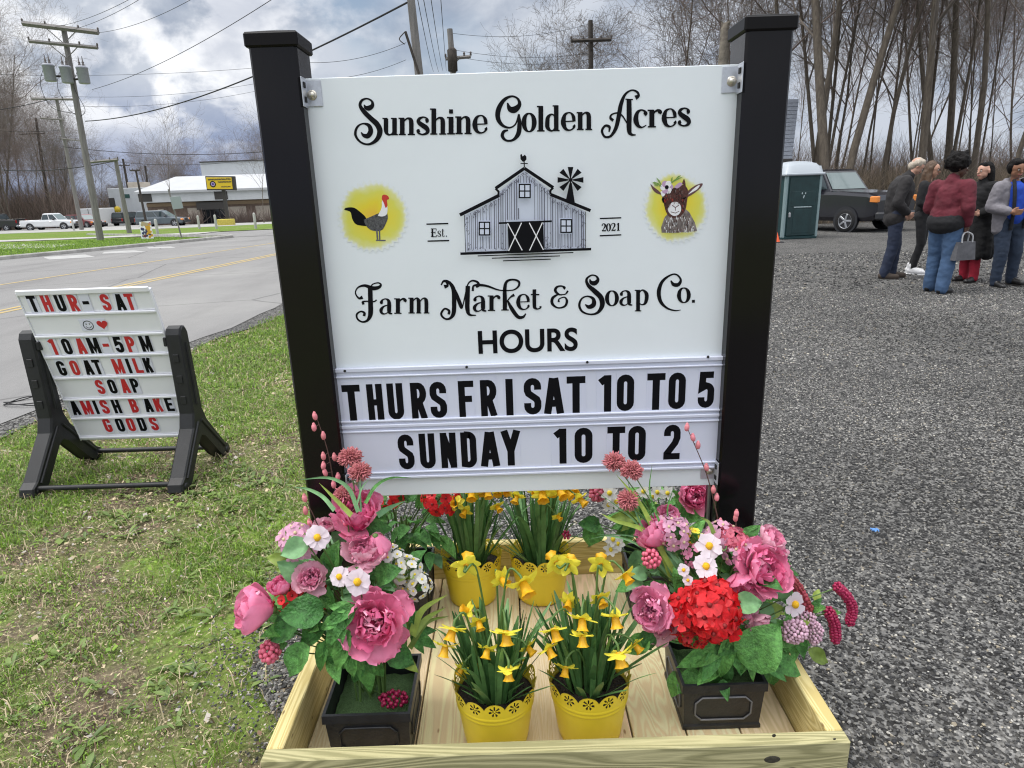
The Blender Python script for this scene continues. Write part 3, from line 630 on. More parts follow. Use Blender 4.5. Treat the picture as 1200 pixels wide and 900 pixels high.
SF = [[(100, 166, 20), (78, 172, 12), (58, 142, 8), (72, 110, 9), (112, 98, 16), (160, 114, 24), (195, 108, 18), (207, 92, 11), (190, 82, 8), (160, 90, 7), (146, 106, 8)], [(144, 106, 27), (146, 190, 28), (146, 262, 28), (130, 300, 16), (100, 311, 11), (72, 296, 11), (65, 268, 11), (88, 250, 10), (110, 258, 14), (108, 277, 16)], [(106, 209, 15), (101, 194, 12), (125, 190, 8), (165, 192, 8), (182, 182, 8)],
      [(578, 105, 24), (597, 98, 14), (590, 76, 11), (572, 76, 9), (560, 95, 9)], [(560, 95, 9), (575, 70, 9), (605, 78, 16), (632, 120, 25), (636, 200, 26), (632, 262, 24), (610, 291, 14), (580, 291, 11), (560, 264, 13), (580, 234, 11), (606, 245, 14), (604, 267, 15)], [(610, 76, 12), (645, 140, 20), (676, 218, 22), (684, 232, 12)], [(684, 230, 6), (700, 160, 8), (716, 92, 8), (740, 70, 10), (770, 76, 13), (780, 95, 16), (764, 106, 14)], [(716, 100, 26), (714, 170, 27), (714, 235, 26), (726, 268, 15), (765, 272, 5)],
      [(745, 130, 14), (750, 100, 11), (785, 95, 15), (830, 101, 13), (890, 122, 9), (930, 127, 7), (985, 123, 8), (1014, 100, 12), (1014, 74, 13), (980, 63, 11), (945, 74, 15), (933, 112, 21), (933, 180, 25), (933, 242, 25)], [(912, 241, 7), (956, 241, 7)], [(938, 200, 7), (965, 167, 9), (988, 152, 18)], [(948, 184, 9), (975, 236, 23), (1010, 281, 21), (1040, 282, 15), (1056, 262, 7)]]
t3 = fancy((405, 315, .2), SF, [('a', 198, 276, 265, 90), ('r', 290, 357, 263, 90), ('m', 372, 494, 261, 92), ('a', 745, 827, 249, 90), ('r', 838, 906, 246, 90), ('e', 1004, 1078, 239, 90), ('t', 1085, 1148, 236, 88)], 'c')
SS = [[(182, 170, 22), (190, 160, 14), (165, 151, 11), (136, 158, 16), (124, 182, 20), (145, 207, 14), (170, 214, 8)], [(148, 206, 10), (106, 235, 20), (104, 276, 20), (142, 304, 11), (190, 294, 15), (206, 258, 18), (190, 230, 9), (152, 242, 9), (148, 264, 16)], [(165, 212, 9), (196, 207, 9), (213, 184, 14)],
      [(366, 102, 6), (377, 126, 26), (404, 130, 32), (424, 106, 22), (410, 80, 11), (376, 76, 11), (344, 104, 17), (356, 146, 24), (400, 186, 34), (445, 232, 36), (454, 286, 34), (424, 336, 20), (370, 350, 12), (314, 330, 15), (293, 286, 17), (310, 240, 13), (350, 223, 11), (390, 240, 22), (394, 280, 34), (362, 298, 28), (334, 280, 7)],
      [(936, 112, 8), (956, 140, 24), (990, 140, 26), (1006, 106, 15), (976, 70, 11), (930, 76, 13), (876, 120, 22), (852, 190, 29), (865, 260, 24), (910, 306, 14), (965, 323, 10), (1006, 319, 5)]]
t4 = fancy((630, 310, 1/6), SS, [('o', 478, 567, 290, 106), ('a', 574, 668, 287, 104), ('p', 686, 780, 284, 106), ('o', 984, 1072, 268, 105), ('.', 1080, 1110, 268, 100)], 'd')
mb = MB()
for t in (t1, t2): mb.add(t.mb.v, t.mb.f, 0)
mb.build('title_lettering', M_INK, panel, True)
mb = MB()
for t in (t3, t4): mb.add(t.mb.v, t.mb.f, 0)
mb.build('subtitle_lettering', M_INK, panel, True)
# plain lettering from the built-in typeface
def text_mesh(txt, size, sx=1., offset=0.):
    cu = bpy.data.curves.new('t', 'FONT'); cu.body = txt; cu.size = size; cu.offset = offset; o = bpy.data.objects.new('t', cu); COL.objects.link(o)
    bpy.context.view_layer.update(); me = o.evaluated_get(bpy.context.evaluated_depsgraph_get()).to_mesh()
    v = [(q.co.x*sx, q.co.y) for q in me.vertices]; f = [tuple(p.vertices) for p in me.polygons]; o.to_mesh_clear(); bpy.data.objects.remove(o); bpy.data.curves.remove(cu)
    x0 = min(p[0] for p in v); x1 = max(p[0] for p in v); y0 = min(p[1] for p in v); y1 = max(p[1] for p in v)
    return [((p[0]-x0)/(x1-x0), (p[1]-y0)/(y1-y0)) for p in v], f
v, f = text_mesh('HOURS', .1, 1, .0022); q00, q10, q01 = on_sign(561, 415), on_sign(677, 411), on_sign(560, 387.5)
mb = MB(); mb.add([(q00[0]+(q10[0]-q00[0])*p[0], SY-.0008, q00[1]+(q10[1]-q00[1])*p[0]+(q01[1]-q00[1])*p[1]) for p in v], f, 0); mb.build('hours_lettering', M_INK, panel, True)
# --- barn drawing with weather vane and windmill (region 530,175 scale .15)
BF = lambda x, y: on_sign(530+x*.15, 175+y*.15)
MPP = (on_sign(700, 250)[0]-on_sign(600, 250)[0])/100*.15
M_WASH = mat('pale_blue_print', (.60, .645, .76), .4); M_WHITE = mat('white_print', (.8, .8, .82), .4); M_GREYINK = mat('grey_hatching_print', (.09, .09, .13), .5)
pr = Print((0, SY, 0), (1, 0, 0), (0, 0, 1), (0, -1, 0)); pr.step = .00005
def PL(pts, m): pr.poly([BF(*p) for p in pts], m)
def ST(pts, w_, m): pr.stroke([BF(*p) for p in pts], w_*MPP, m)
PL([(97, 515), (365, 375), (370, 330), (562, 165), (760, 320), (760, 350), (1037, 485), (1037, 778), (107, 800)], 1)
def roof_y(x): return np.interp(x, [97, 365, 370, 562, 755, 762, 1037], [515, 372, 325, 165, 315, 355, 485])
k = 0; hx = 118
while hx < 1030:
    y0 = roof_y(hx)+rnd.uniform(8, 40); y1 = 795-(hx-107)*.022-rnd.uniform(5, 20); segs = [(y0, y1)]
    if 505 < hx < 625: segs = [(y0, 262)]+([(y0+230, 545)] if not 520 < hx < 640 else [])
    if 425 < hx < 715: segs = [(a, min(b, 550)) for a, b in segs]
    if 200 < hx < 302: segs = [(y0, 555), (680, y1)]
    if 835 < hx < 935: segs = [(y0, 535), (660, y1)]
    for a, b in segs:
        if b-a > 15: ST([(hx, a), (hx+2, b)], rnd.choice((3, 4, 6)), 3)
    hx += rnd.uniform(13, 26)
for _ in range(230):      # hatching under the eaves and along the corners
    zone = rnd.random()
    if zone < .6: x = rnd.uniform(110, 1030); y = roof_y(x)+rnd.uniform(4, 45)
    elif zone < .8: x = rnd.choice((rnd.uniform(104, 140), rnd.uniform(1005, 1033), rnd.uniform(385, 430), rnd.uniform(718, 765))); y = rnd.uniform(560, 780)
    else: x = rnd.uniform(120, 1030); y = 790-(x-107)*.022-rnd.uniform(6, 30)
    if 425 < x < 715 and y > 550: continue
    d = rnd.choice((-1, 1))*rnd.uniform(5, 14); ST([(x, y), (x+d, y+rnd.uniform(8, 20))], 3.5, 3)
for pts, w_ in (([(62, 512), (362, 362)], 26), ([(362, 372), (362, 330), (338, 306)], 16), ([(338, 306), (562, 150)], 24), ([(562, 150), (786, 300)], 24), ([(786, 300), (764, 322), (764, 352)], 16), ([(764, 352), (1075, 478)], 24), ([(97, 512), (107, 800)], 5), ([(1037, 485), (1037, 778)], 5), ([(66, 812), (1080, 776)], 20), ([(200, 829), (942, 803)], 8), ([(310, 847), (838, 829)], 8), ([(396, 867), (766, 854)], 8), ([(365, 575), (775, 560)], 14)): ST(pts, w_, 0)
PL([(432, 572), (707, 562), (715, 785), (440, 795)], 0)
for p in (((432, 575), (545, 785)), ((540, 572), (440, 790)), ((600, 572), (710, 782)), ((702, 570), (602, 787))): ST(p, 8, 2)
for x, y, w_, h in ((518, 270, 94, 112), (208, 563, 90, 108), (840, 543, 92, 108)):
    PL([(x, y), (x+w_, y), (x+w_, y+h), (x, y+h)], 1); ST([(x, y+5), (x+w_, y+5)], 10, 0); ST([(x, y+h-5), (x+w_, y+h-5)], 10, 0); ST([(x+5, y), (x+5, y+h)], 10, 0); ST([(x+w_-5, y), (x+w_-5, y+h)], 10, 0); ST([(x+w_/2, y), (x+w_/2, y+h)], 9, 0); ST([(x, y+h/2), (x+w_, y+h/2)], 9, 0)
ST([(562, 145), (560, 95)], 8, 0); ST([(532, 113), (588, 113)], 7, 0); PL([(530, 45), (542, 40), (548, 58), (566, 44), (578, 60), (578, 82), (562, 100), (548, 98), (532, 80)], 0)
for i in range(8):
    a = R(90+45*i); c_, s_ = math.cos(a), math.sin(a); cx, cy = 919, 240
    PL([(cx+c_*14-s_*4, cy-s_*14-c_*4), (cx+c_*100-s_*22, cy-s_*100-c_*22), (cx+c_*100+s_*22, cy-s_*100+c_*22), (cx+c_*14+s_*4, cy-s_*14+c_*4)], 0)
pr.disc(BF(919, 240), 14*MPP, 0); PL([(912, 262), (928, 262), (955, 432), (882, 402)], 0)
pr.mb.build('barn_drawing', [M_INK, M_WASH, M_WHITE, M_GREYINK], panel, True)
# --- Est. / 2021
pr = Print((0, SY, 0), (1, 0, 0), (0, 0, 1), (0, -1, 0))
EF = lambda x, y: on_sign(390+x*.25833, 180+y*.25833); EM = MPP/.15*.25833
for p in (((425, 320), (524, 317)), ((430, 397), (528, 394))): pr.stroke([EF(*q) for q in p], 6*EM)
for x in (452,): # E
    pr.stroke([EF(x, 340), EF(x, 378)], 8*EM)
    for y, L_ in ((341, 18), (358, 13), (377, 19)): pr.stroke([EF(x-7, y), EF(x+L_, y)], 3.2*EM)
    pr.stroke([EF(x+17, 341), EF(x+17, 349)], 3*EM); pr.stroke([EF(x+18, 369), EF(x+18, 377)], 3*EM); pr.stroke([EF(x+12, 353), EF(x+12, 363)], 3*EM)
for ch, x0, x1 in (('s', 475, 491), ('t', 494, 508), ('.', 512, 519)):
    wd, gl = SERIF[ch]; k = (x1-x0)/wd
    for s in gl: curve_stroke(pr, [(x0+p[0]*k, 377-p[1]*27, p[2]*22) for p in s], 0, 4, EF, EM)
pr.mb.build('founding_lettering', M_INK, panel, True); pr = Print((0, SY, 0), (1, 0, 0), (0, 0, 1), (0, -1, 0))
GF = lambda x, y: on_sign(640+x*.18333, 180+y*.18333); GM = MPP/.15*.18333
for p in (((343, 415), (480, 410)), ((343, 525), (480, 519))): pr.stroke([GF(*q) for q in p], 8*GM)
D2 = [(.1, .7, .16), (.12, .9, .1), (.32, .99, .1), (.52, .85, .22), (.5, .62, .2), (.25, .25, .1), (.08, .06, .08)]
D0 = [(.33+.25*math.cos(t), .5+.48*math.sin(t), .08+.16*abs(math.cos(t))**1.5) for t in [pi/2+2*pi*i/14 for i in range(15)]]
for x0, y0, gl in ((354, 497, [D2, [(.05, .08, .15), (.6, .08, .17)], [(.6, .02, .07), (.62, .25, .05)]]), (384, 496, [D0]), (415, 494, [D2, [(.05, .08, .15), (.6, .08, .17)], [(.6, .02, .07), (.62, .25, .05)]]), (448, 493, [[(.3, 0, .22), (.3, 1, .22)], [(.1, .04, .08), (.5, .04, .08)], [(.08, .8, .08), (.3, .95, .1)]])):
    for s in gl: curve_stroke(pr, [(x0+p[0]*44, y0-p[1]*50, p[2]*46) for p in s], 0, 4, GF, GM)
pr.mb.build('year_lettering', M_INK, panel, True)
# --- the two round yellow emblems
def halo_mat(name):
    m = bpy.data.materials.new(name); m.use_nodes = True; t = m.node_tree; b = t.nodes['Principled BSDF']; L = t.links.new; b.inputs['Roughness'].default_value = .4
    u = t.nodes.new('ShaderNodeTexCoord'); mp = t.nodes.new('ShaderNodeVectorMath'); mp.operation = 'LENGTH'; at = t.nodes.new('ShaderNodeAttribute'); at.attribute_name = 'ring'
    n = t.nodes.new('ShaderNodeTexNoise'); n.inputs['Scale'].default_value = 22; n.inputs['Detail'].default_value = 4; L(u.outputs['Object'], n.inputs[0])
    ad = t.nodes.new('ShaderNodeMath'); ad.operation = 'MULTIPLY_ADD'; ad.inputs[1].default_value = .42; L(n.outputs[0], ad.inputs[0]); L(at.outputs['Fac'], ad.inputs[2])
    cr = t.nodes.new('ShaderNodeValToRGB'); L(ad.outputs[0], cr.inputs[0]); e = cr.color_ramp.elements
    e[0].position = .2; e[0].color = (.78, .50, .04, 1); e[1].position = 1.2 if False else 1.0; e[1].color = (.76, .80, .80, 1)
    for p, c in ((.45, (.76, .62, .03)), (.72, (.68, .66, .10)), (.86, (.70, .70, .30))):
        q = e.new(p); q.color = (*c, 1)
    L(cr.outputs[0], b.inputs['Base Color']); return m
M_HALO = halo_mat('yellow_halo_print')
def halo(F_, cx, cy, rx, ry, name, drawing, mats):
    n = 72; pr = Print((0, SY, 0), (1, 0, 0), (0, 0, 1), (0, -1, 0), .0005); vs = [pr.pt(F_(cx, cy))]; ring = [0]
    for rr in (.35, .65, .85, 1.0):
        for j in range(n):
            t = 2*pi*j/n; q = rr*(1+(.055*(1 if j % 2 else -1) if rr == 1. else 0)); vs.append(pr.pt(F_(cx+rx*q*math.cos(t), cy+ry*q*math.sin(t)))); ring.append({.35: .25, .65: .46, .85: .62}.get(rr, .88 if j % 2 else .80))
    fs = [(0, 1+j, 1+(j+1) % n) for j in range(n)]
    for k in range(3): fs += [(1+k*n+j, 1+(k+1)*n+j, 1+(k+1)*n+(j+1) % n, 1+k*n+(j+1) % n) for j in range(n)]
    mb = MB(); mb.add(vs, [tuple(reversed(f)) for f in fs], 0); o = mb.build(name, M_HALO, panel, True)
    a = o.data.attributes.new('ring', 'FLOAT', 'POINT'); a.data.foreach_set('value', ring)
    pr.h = .0009; pr.step = .00005; drawing(pr); pr.mb.build('emblem_picture', mats, panel, True)
M_RED = mat('red_print', (.55, .035, .02), .45); M_FUR = mat('dark_brown_print', (.075, .022, .016), .5, var=.7, scale=200); M_GFUR = mat('grey_fur_print', (.33, .29, .27), .5, col2=(.07, .05, .05), scale=130, stretch=(1.6, 1, .5)); M_SPECK = mat('speckled_black_print', (.012, .012, .013), .5, col2=(.12, .12, .125), scale=210); M_PINK = mat('pink_print', (.62, .36, .42), .5); M_GRN = mat('green_print', (.16, .3, .06), .5); M_LIL = mat('lilac_print', (.5, .33, .5), .5)
def rooster(pr):
    f = EF; P = lambda pts, m: pr.poly([f(*p) for p in spline(pts+[pts[0]], 4)[:-1]], m)
    P([(52, 255), (60, 246), (95, 245), (125, 265), (150, 290), (160, 325), (140, 328), (105, 320), (88, 295), (80, 265)], 0)
    P([(140, 300), (175, 285), (205, 272), (240, 262), (250, 290), (240, 320), (225, 345), (200, 352), (170, 345), (150, 325)], 4)
    P([(205, 282), (222, 245), (224, 215), (240, 205), (248, 240), (245, 275), (225, 285)], 1)
    P([(222, 205), (225, 190), (235, 186), (250, 192), (255, 205), (246, 212), (248, 235), (240, 246), (232, 225)], 2)
    pr.stroke([f(200, 345), f(203, 390)], 7*EM, 3); pr.stroke([f(212, 345), f(213, 390)], 6*EM, 3); pr.stroke([f(196, 393), f(240, 394)], 5*EM, 3)
halo(EF, 182, 285, 158, 160, 'emblem_halo', rooster, [M_INK, M_WHITE, M_RED, M_GREYINK, M_SPECK])
def goat(pr):
    f = GF; P = lambda pts, m, k=4: pr.poly([f(*p) for p in spline(pts+[pts[0]], k)[:-1]], m)
    pr.poly([f(*p) for p in ((738, 505), (735, 470), (755, 410), (780, 380), (880, 345), (915, 375), (950, 440), (965, 495), (900, 500), (820, 507))], 1)
    P([(665, 192), (690, 215), (722, 240), (735, 262), (700, 250), (678, 225)], 2); P([(880, 285), (900, 245), (950, 205), (998, 190), (990, 215), (950, 250), (910, 275)], 2); P([(905, 262), (945, 222), (980, 200), (965, 228)], 4)
    P([(868, 190), (880, 162), (888, 180), (890, 210)], 0)
    P([(738, 265), (770, 235), (830, 215), (880, 200), (908, 240), (900, 300), (892, 350), (870, 390), (830, 410), (790, 405), (765, 370), (752, 320)], 0)
    P([(740, 300), (760, 290), (765, 300), (748, 315)], 3); pr.disc(f(748, 292), 10*GM, 3); P([(870, 285), (895, 278), (880, 295)], 3)
    P([(785, 335), (800, 315), (830, 308), (855, 325), (862, 360), (845, 390), (815, 398), (790, 382), (778, 358)], 4); pr.stroke([f(805, 330), f(825, 345), f(848, 330)], 5*GM, 2); pr.stroke([f(825, 345), f(825, 365)], 4*GM, 2); pr.stroke([f(795, 372), f(825, 380), f(850, 368)], 4*GM, 2)
    P([(730, 245), (750, 235), (760, 260), (742, 275)], 4)
    for a in range(6): pr.disc(f(770+22*math.cos(R(60*a)), 215+24*math.sin(R(60*a))), 20*GM, 4 if a % 2 else 5, 10)
    pr.disc(f(770, 215), 13*GM, 3, 10); P([(815, 215), (850, 185), (870, 195), (840, 222)], 5)
    for x0, y0, x1, y1 in ((735, 210, 690, 180), (735, 200, 705, 155), (795, 190, 850, 155), (800, 185, 870, 150), (715, 205, 690, 200), (800, 180, 805, 150), (830, 160, 860, 140), (700, 195, 680, 185)): pr.stroke([f(x0, y0), f((x0+x1)/2, (y0+y1)/2-3), f(x1, y1)], [4*GM, 9*GM, 2*GM], 7)
def goat_fur(pr):
    goat(pr); f = GF
    for _ in range(150):
        a, q = rnd.random()*6.28, math.sqrt(rnd.random()); x, y = 822+66*q*math.cos(a), 300+85*q*math.sin(a)
        if math.hypot((x-822)/45, (y-360)/45) < 1 or y < 235 and x < 800: continue
        d = (rnd.uniform(-4, 4), rnd.uniform(8, 20)); pr.stroke([f(x, y), f(x+d[0], y+d[1])], [3.5*GM, 1*GM], rnd.choice((3, 3, 0, 0, 6, 2, 1)))
    for _ in range(170):
        x, y = rnd.uniform(745, 945), rnd.uniform(395, 500)
        if x > 900+(y-380)*.45 or x < 765-(y-390)*.25: continue
        d = (rnd.uniform(-5, 5), rnd.uniform(10, 26)); pr.stroke([f(x, y), f(x+d[0], min(505, y+d[1]))], [4*GM, 1.5*GM], rnd.choice((4, 4, 1, 3, 2, 0)))
halo(GF, 828, 345, 205, 225, 'emblem_halo', goat_fur, [M_FUR, M_GFUR, mat('ear_print', (.12, .05, .05), .5), M_INK, M_WHITE, M_LIL, M_RED, M_GRN])
# --- changeable letter board
LB = lambda x, y: on_sign(390+x*.38333, 400+y*.38333); bx0, bx1 = X0+.002, X1-.006
bz1, bz0 = LB(600, 62)[1], LB(600, 402)[1]; bzm = LB(600, 237)[1]
mb = MB(); yb = SY-.004
mb.box(((bx0+bx1)/2, yb, (bz0+bz1)/2), (bx1-bx0, .007, bz1-bz0), 0, .001)
for z, h in ((bz1-.006, .012), (bz1-.026, .006), (bzm+.012, .007), (bzm-.004, .010), (bzm-.020, .006), (bz0+.004, .008), (bz0+.02, .006)): mb.box(((bx0+bx1)/2, yb-.006, z), (bx1-bx0-.002, .006, h), 0, .0018)
board = mb.build('letter_board', M_BOARD, SIGN, True)
mb = MB()
for x, y in ((40, 87), (410, 75), (776, 60), (1143, 44)): q = LB(x, y); mb.lathe([(0, -.004), (.0028, -.0035), (.004, -.001), (.004, .0)], 10, 0, (q[0], yb-.009, q[1]), 'y')
mb.build('screw', M_HOLE, board, True)
M_TILE = bpy.data.materials.new('clear_acrylic_tile'); M_TILE.use_nodes = True; _b = M_TILE.node_tree.nodes['Principled BSDF']; _b.inputs['Base Color'].default_value = (.62, .65, .78, 1); _b.inputs['Roughness'].default_value = .12
ROW1 = [('T', 27, 84), ('H', 105, 158), ('U', 165, 221), ('R', 238, 290), ('S', 295, 352), ('F', 388, 430), ('R', 450, 503), ('I', 522, 558), ('S', 583, 638), ('A', 645, 705), ('T', 713, 772), ('1', 806, 862), ('0', 866, 920), ('T', 956, 1013), ('O', 1022, 1078), ('5', 1112, 1166)]
ROW2 = [('S', 198, 253), ('U', 264, 316), ('N', 328, 381), ('D', 390, 442), ('A', 450, 511), ('Y', 514, 571), ('1', 668, 728), ('0', 738, 793), ('T', 836, 892), ('O', 900, 956), ('2', 1008, 1062)]
for row, yt, ybm in ((ROW1, lambda x: 133-x*.038, lambda x: 244-x*.038), (ROW2, lambda x: 289-x*.036, lambda x: 397-x*.038)):
    for ch, xa, xb in row:
        xm = (xa+xb)/2; ln = abs(686-(390+xm*.38333))/2560*110; wu = max(xb-xa-ln, 46 if ch not in 'I1' else 18); ym = (yt(xm)+ybm(xm))/2; tb = ch in 'TY'; xm += ln*.45 if tb else 0; wu = (xb-xa-2) if tb else wu; x0 = LB(xm-wu/2, ym)[0]; x1 = LB(xm+wu/2, ym)[0]; a, b = (x0, LB(xm, ybm(xm))[1]), (x1, LB(xm, yt(xm))[1]); wdt, hgt = b[0]-a[0], b[1]-a[1]; ki = 0 if ch != 'x' else 1
        mb = MB(); mb.box(((a[0]+b[0])/2, yb-.0040, (a[1]+b[1])/2), (wdt+.0035, .0006, hgt+.026), 0, .0002); tile = mb.build('letter_tile', M_TILE, board, True)
        pr = Print((0, yb-.0043, 0), (1, 0, 0), (0, 0, 1), (0, -1, 0), .0002); block(pr, ch, a[0] if ch not in 'I1' else (a[0]+b[0])/2-.0265, a[1], hgt, wdt if ch not in 'I1' else .053, .185); pr.mb.build('letter', M_INK, tile, True)
# ---------------------------------------------------------------- swinging sidewalk sign
M_PLAS = mat('black_moulded_plastic', (.009, .0095, .011), .5, var=.3, scale=14, bump=.15, bscale=300); M_SWHITE = mat('white_sign_plastic', (.84, .845, .90), .4, var=.03, scale=5)
M_TRACKC = mat('clear_track', (.74, .75, .88), .2); M_REDL = mat('red_letter', (.55, .02, .03), .4)
AS = thing('sidewalk_sign', 'white swinging letter sign with red and black letters in a black frame on the grass', 'sign', (-2.235, 3.5, 0))
AX0, AX1 = -2.582, -1.889; A_T = Vector((0, 3.425, 1.092)); A_B = Vector((0, 3.655, .173)); A_U = (A_T-A_B).normalized(); A_N = Vector((1, 0, 0)).cross(A_U).normalized()
if A_N.y > 0: A_N = -A_N
def on_as(x, y):
    d = ray(10+x*.29445, 325+y*.29445); t = (A_B-CAM).dot(A_N)/d.dot(A_N); p = CAM+d*t; return (p.x, (p-A_B).dot(A_U))
def as_pt(u, v, h=0): return Vector((u, 0, 0))+A_B+A_U*v+A_N*h
AL = (A_T-A_B).length; rotA = Matrix((Vector((1, 0, 0)), A_U, -A_N)).transposed()
mb = MB(); c = as_pt((AX0+AX1)/2, AL/2, -.009); mb.box(c, (AX1-AX0, AL, .017), 0, .003, rotA)
apanel = mb.build('sign_panel', M_SWHITE, AS, True)
ridges = [on_as(40+(y-60)*.405, y)[1] for y in (62, 150, 237, 318, 402, 487, 562, 638)]
mb = MB()
for i, v in enumerate(ridges):
    mb.box(as_pt((AX0+AX1)/2, v, .004), (AX1-AX0+.004, .030 if i == 0 else .016, .014), 0, .004, rotA)
    if i: mb.box(as_pt((AX0+AX1)/2, v+.011, .001), (AX1-AX0, .003, .004), 0, .001, rotA)
    if i < 7: mb.box(as_pt((AX0+AX1)/2, v-.0115 if i else v-.018, .001), (AX1-AX0, .003, .004), 0, .001, rotA)
mb.build('letter_track', M_SWHITE, apanel, True)
for s_ in (AX0-.003, AX1+.003): mb = MB(); mb.box(as_pt(s_, AL/2, -.006), (.007, AL-.004, .024), 0, .002, rotA); mb.build('side_trim', M_SWHITE, apanel, True)
ROWS = [(140, 67, -.02, [('T', 78, 120, 0), ('H', 128, 181, 1), ('U', 187, 230, 0), ('R', 236, 285, 1), ('-', 292, 326, 0), ('S', 366, 410, 1), ('A', 424, 466, 0), ('T', 466, 504, 1)]),
 (315, 64, -.036, [('1', 160, 200, 1), ('0', 212, 256, 0), ('A', 268, 312, 1), ('M', 316, 366, 0), ('-', 372, 405, 1), ('5', 420, 459, 0), ('P', 470, 505, 1), ('M', 524, 572, 0)]),
 (399, 60, -.036, [('G', 191, 235, 0), ('O', 244, 287, 1), ('A', 298, 340, 0), ('T', 336, 375, 0), ('M', 414, 463, 1), ('I', 466, 494, 0), ('L', 502, 531, 1), ('K', 537, 577, 0)]),
 (479, 58, -.04, [('S', 346, 386, 1), ('O', 396, 433, 0), ('A', 444, 486, 1), ('P', 487, 523, 0)]),
 (558, 57, -.04, [('A', 245, 288, 0), ('M', 290, 337, 1), ('I', 337, 362, 0), ('S', 364, 404, 1), ('H', 412, 450, 0), ('B', 480, 520, 1), ('A', 536, 578, 0), ('K', 577, 616, 1), ('E', 623, 659, 0)]),
 (630, 56, -.036, [('G', 375, 416, 1), ('O', 428, 463, 0), ('O', 470, 506, 1), ('D', 513, 551, 0), ('S', 560, 599, 1)])]
for yb_, hh, sl, chars in ROWS:
    for ch, xa, xb, cm in chars:
        xm = (xa+xb)/2; ym = yb_+sl*xm; hw2 = hh*(.262 if ch != 'M' else .34); lo, hi = on_as(xm, ym-1)[1], on_as(xm, ym-hh)[1]; c0 = on_as(xm, ym-hh/2)[0]; w1 = on_as(xm+hw2, ym-hh/2)[0]-c0; a, b, top = (c0-w1, lo), (c0+w1, lo), (c0-w1, hi)
        mb = MB(); mb.box(as_pt((a[0]+b[0])/2, (a[1]+top[1])/2, .0025), (b[0]-a[0]+.008, top[1]-a[1]+.018, .0016), 0, .0007, rotA); tile = mb.build('letter_tile', M_TRACKC, apanel, True)
        pr = Print(A_B, (1, 0, 0), A_U, A_N, .0042); block(pr, ch, a[0], a[1], top[1]-a[1], b[0]-a[0], .19); pr.mb.build('letter', (M_INK, M_REDL)[cm], tile, True)
mb = MB(); q = on_as(338, 189); mb.box(as_pt(q[0], q[1], .0025), (.14, .068, .0016), 0, .0007, rotA); tile = mb.build('letter_tile', M_TRACKC, apanel, True)
pr = Print(A_B, (1, 0, 0), A_U, A_N, .0042); c = on_as(319, 190); r_ = .026
pr.stroke([(c[0]+r_*math.cos(2*pi*i/24), c[1]+r_*math.sin(2*pi*i/24)) for i in range(24)], .004, 0, True); pr.stroke([(c[0]+.0155*math.cos(R(a)), c[1]+.0155*math.sin(R(a))) for a in range(200, 345, 12)], .003)
for sx in (-1, 1): pr.disc((c[0]+sx*.009, c[1]+.008), .0036, 0, 10)
pr.mb.build('smiley', M_INK, tile, True)
pr = Print(A_B, (1, 0, 0), A_U, A_N, .0045); c = on_as(375, 186); pr.poly([(c[0]+.0018*16*math.sin(t)**3, c[1]+.0018*(13*math.cos(t)-5*math.cos(2*t)-2*math.cos(3*t)-math.cos(4*t))) for t in [2*pi*i/40 for i in range(40)]]); pr.mb.build('heart', M_REDL, tile, True)
def frame_leg(xc):
    """one Y shaped blow-moulded leg: upright, hub, two splayed feet, recessed web"""
    mb = MB(); T = .085
    prof = [(3.565, .84), (3.545, .868), (3.515, .875), (3.485, .862), (3.47, .83), (3.468, .38), (3.44, .30), (3.255, .085), (3.215, .06), (3.205, .02), (3.225, 0), (3.285, 0), (3.33, .045), (3.475, .215), (3.52, .235), (3.57, .215), (3.72, .045), (3.765, 0), (3.825, 0), (3.845, .02), (3.835, .06), (3.795, .085), (3.615, .30), (3.58, .38)]
    n = len(prof); c0 = Vector((0, 3.52, .4)); vs = []; fs = []
    for sx, ins in ((-1, .010), (-1, 0), (1, 0), (1, .010)):
        for y, z in prof:
            d = Vector((0, 3.52-y, 0)); k = ins/max(.02, abs(d.y)) if abs(d.y) > .02 else 0
            yy = y+d.y*k; zz_ = z+(ins if z < .01 else (-ins if z > .8 else 0)); vs.append((xc+sx*(T/2-(0 if ins else .008)), yy, max(zz_, .001)))
    for L in range(3):
        for i in range(n): j = (i+1) % n; fs.append((L*n+i, L*n+j, (L+1)*n+j, (L+1)*n+i))
    fs += [tuple(range(n-1, -1, -1)), tuple(range(3*n, 4*n))]; mb.add(vs, fs)
    for sx in (-1, 1):   # raised ribs on the faces
        for pts in (((3.52, .78), (3.52, .42)), ((3.5, .32), (3.28, .07)), ((3.54, .32), (3.77, .07))):
            mb.tube([(xc+sx*(T/2+.0), *pts[0]), (xc+sx*(T/2+.0), *pts[1])], .009, 6)
    for y in (3.255, 3.795): mb.lathe([(0, -T/2-.004), (.02, -T/2-.004), (.02, T/2+.004), (0, T/2+.004)], 12, 0, (xc, y, .035), 'x')
    for zq in (.70, .58, .46): mb.box((xc, 3.4665, zq), (.03, .006, .045), 0, .002)
    return mb
for xc in (-2.635, -1.835):
    leg = frame_leg(xc).build('frame_leg', M_PLAS, AS, True)
    mb = MB(); s_ = 1 if xc < -2.2 else -1; mb.lathe([(.0, 0), (.022, 0), (.026, s_*.006), (.016, s_*.012), (.014, s_*.04), (0, s_*.04)], 14, 0, (xc+s_*.042, 3.52, .80), 'x'); mb.box((xc+s_*.052, 3.505, .79), (.02, .05, .05), 0, .004); mb.build('pivot_bracket', M_PLAS, leg, True)
for y in (3.255, 3.795):
    mb = MB(); mb.tube([(-2.6, y, .05), (-1.87, y, .05)], .0145, 12); mb.build('crossbar', M_PLAS, AS, True)

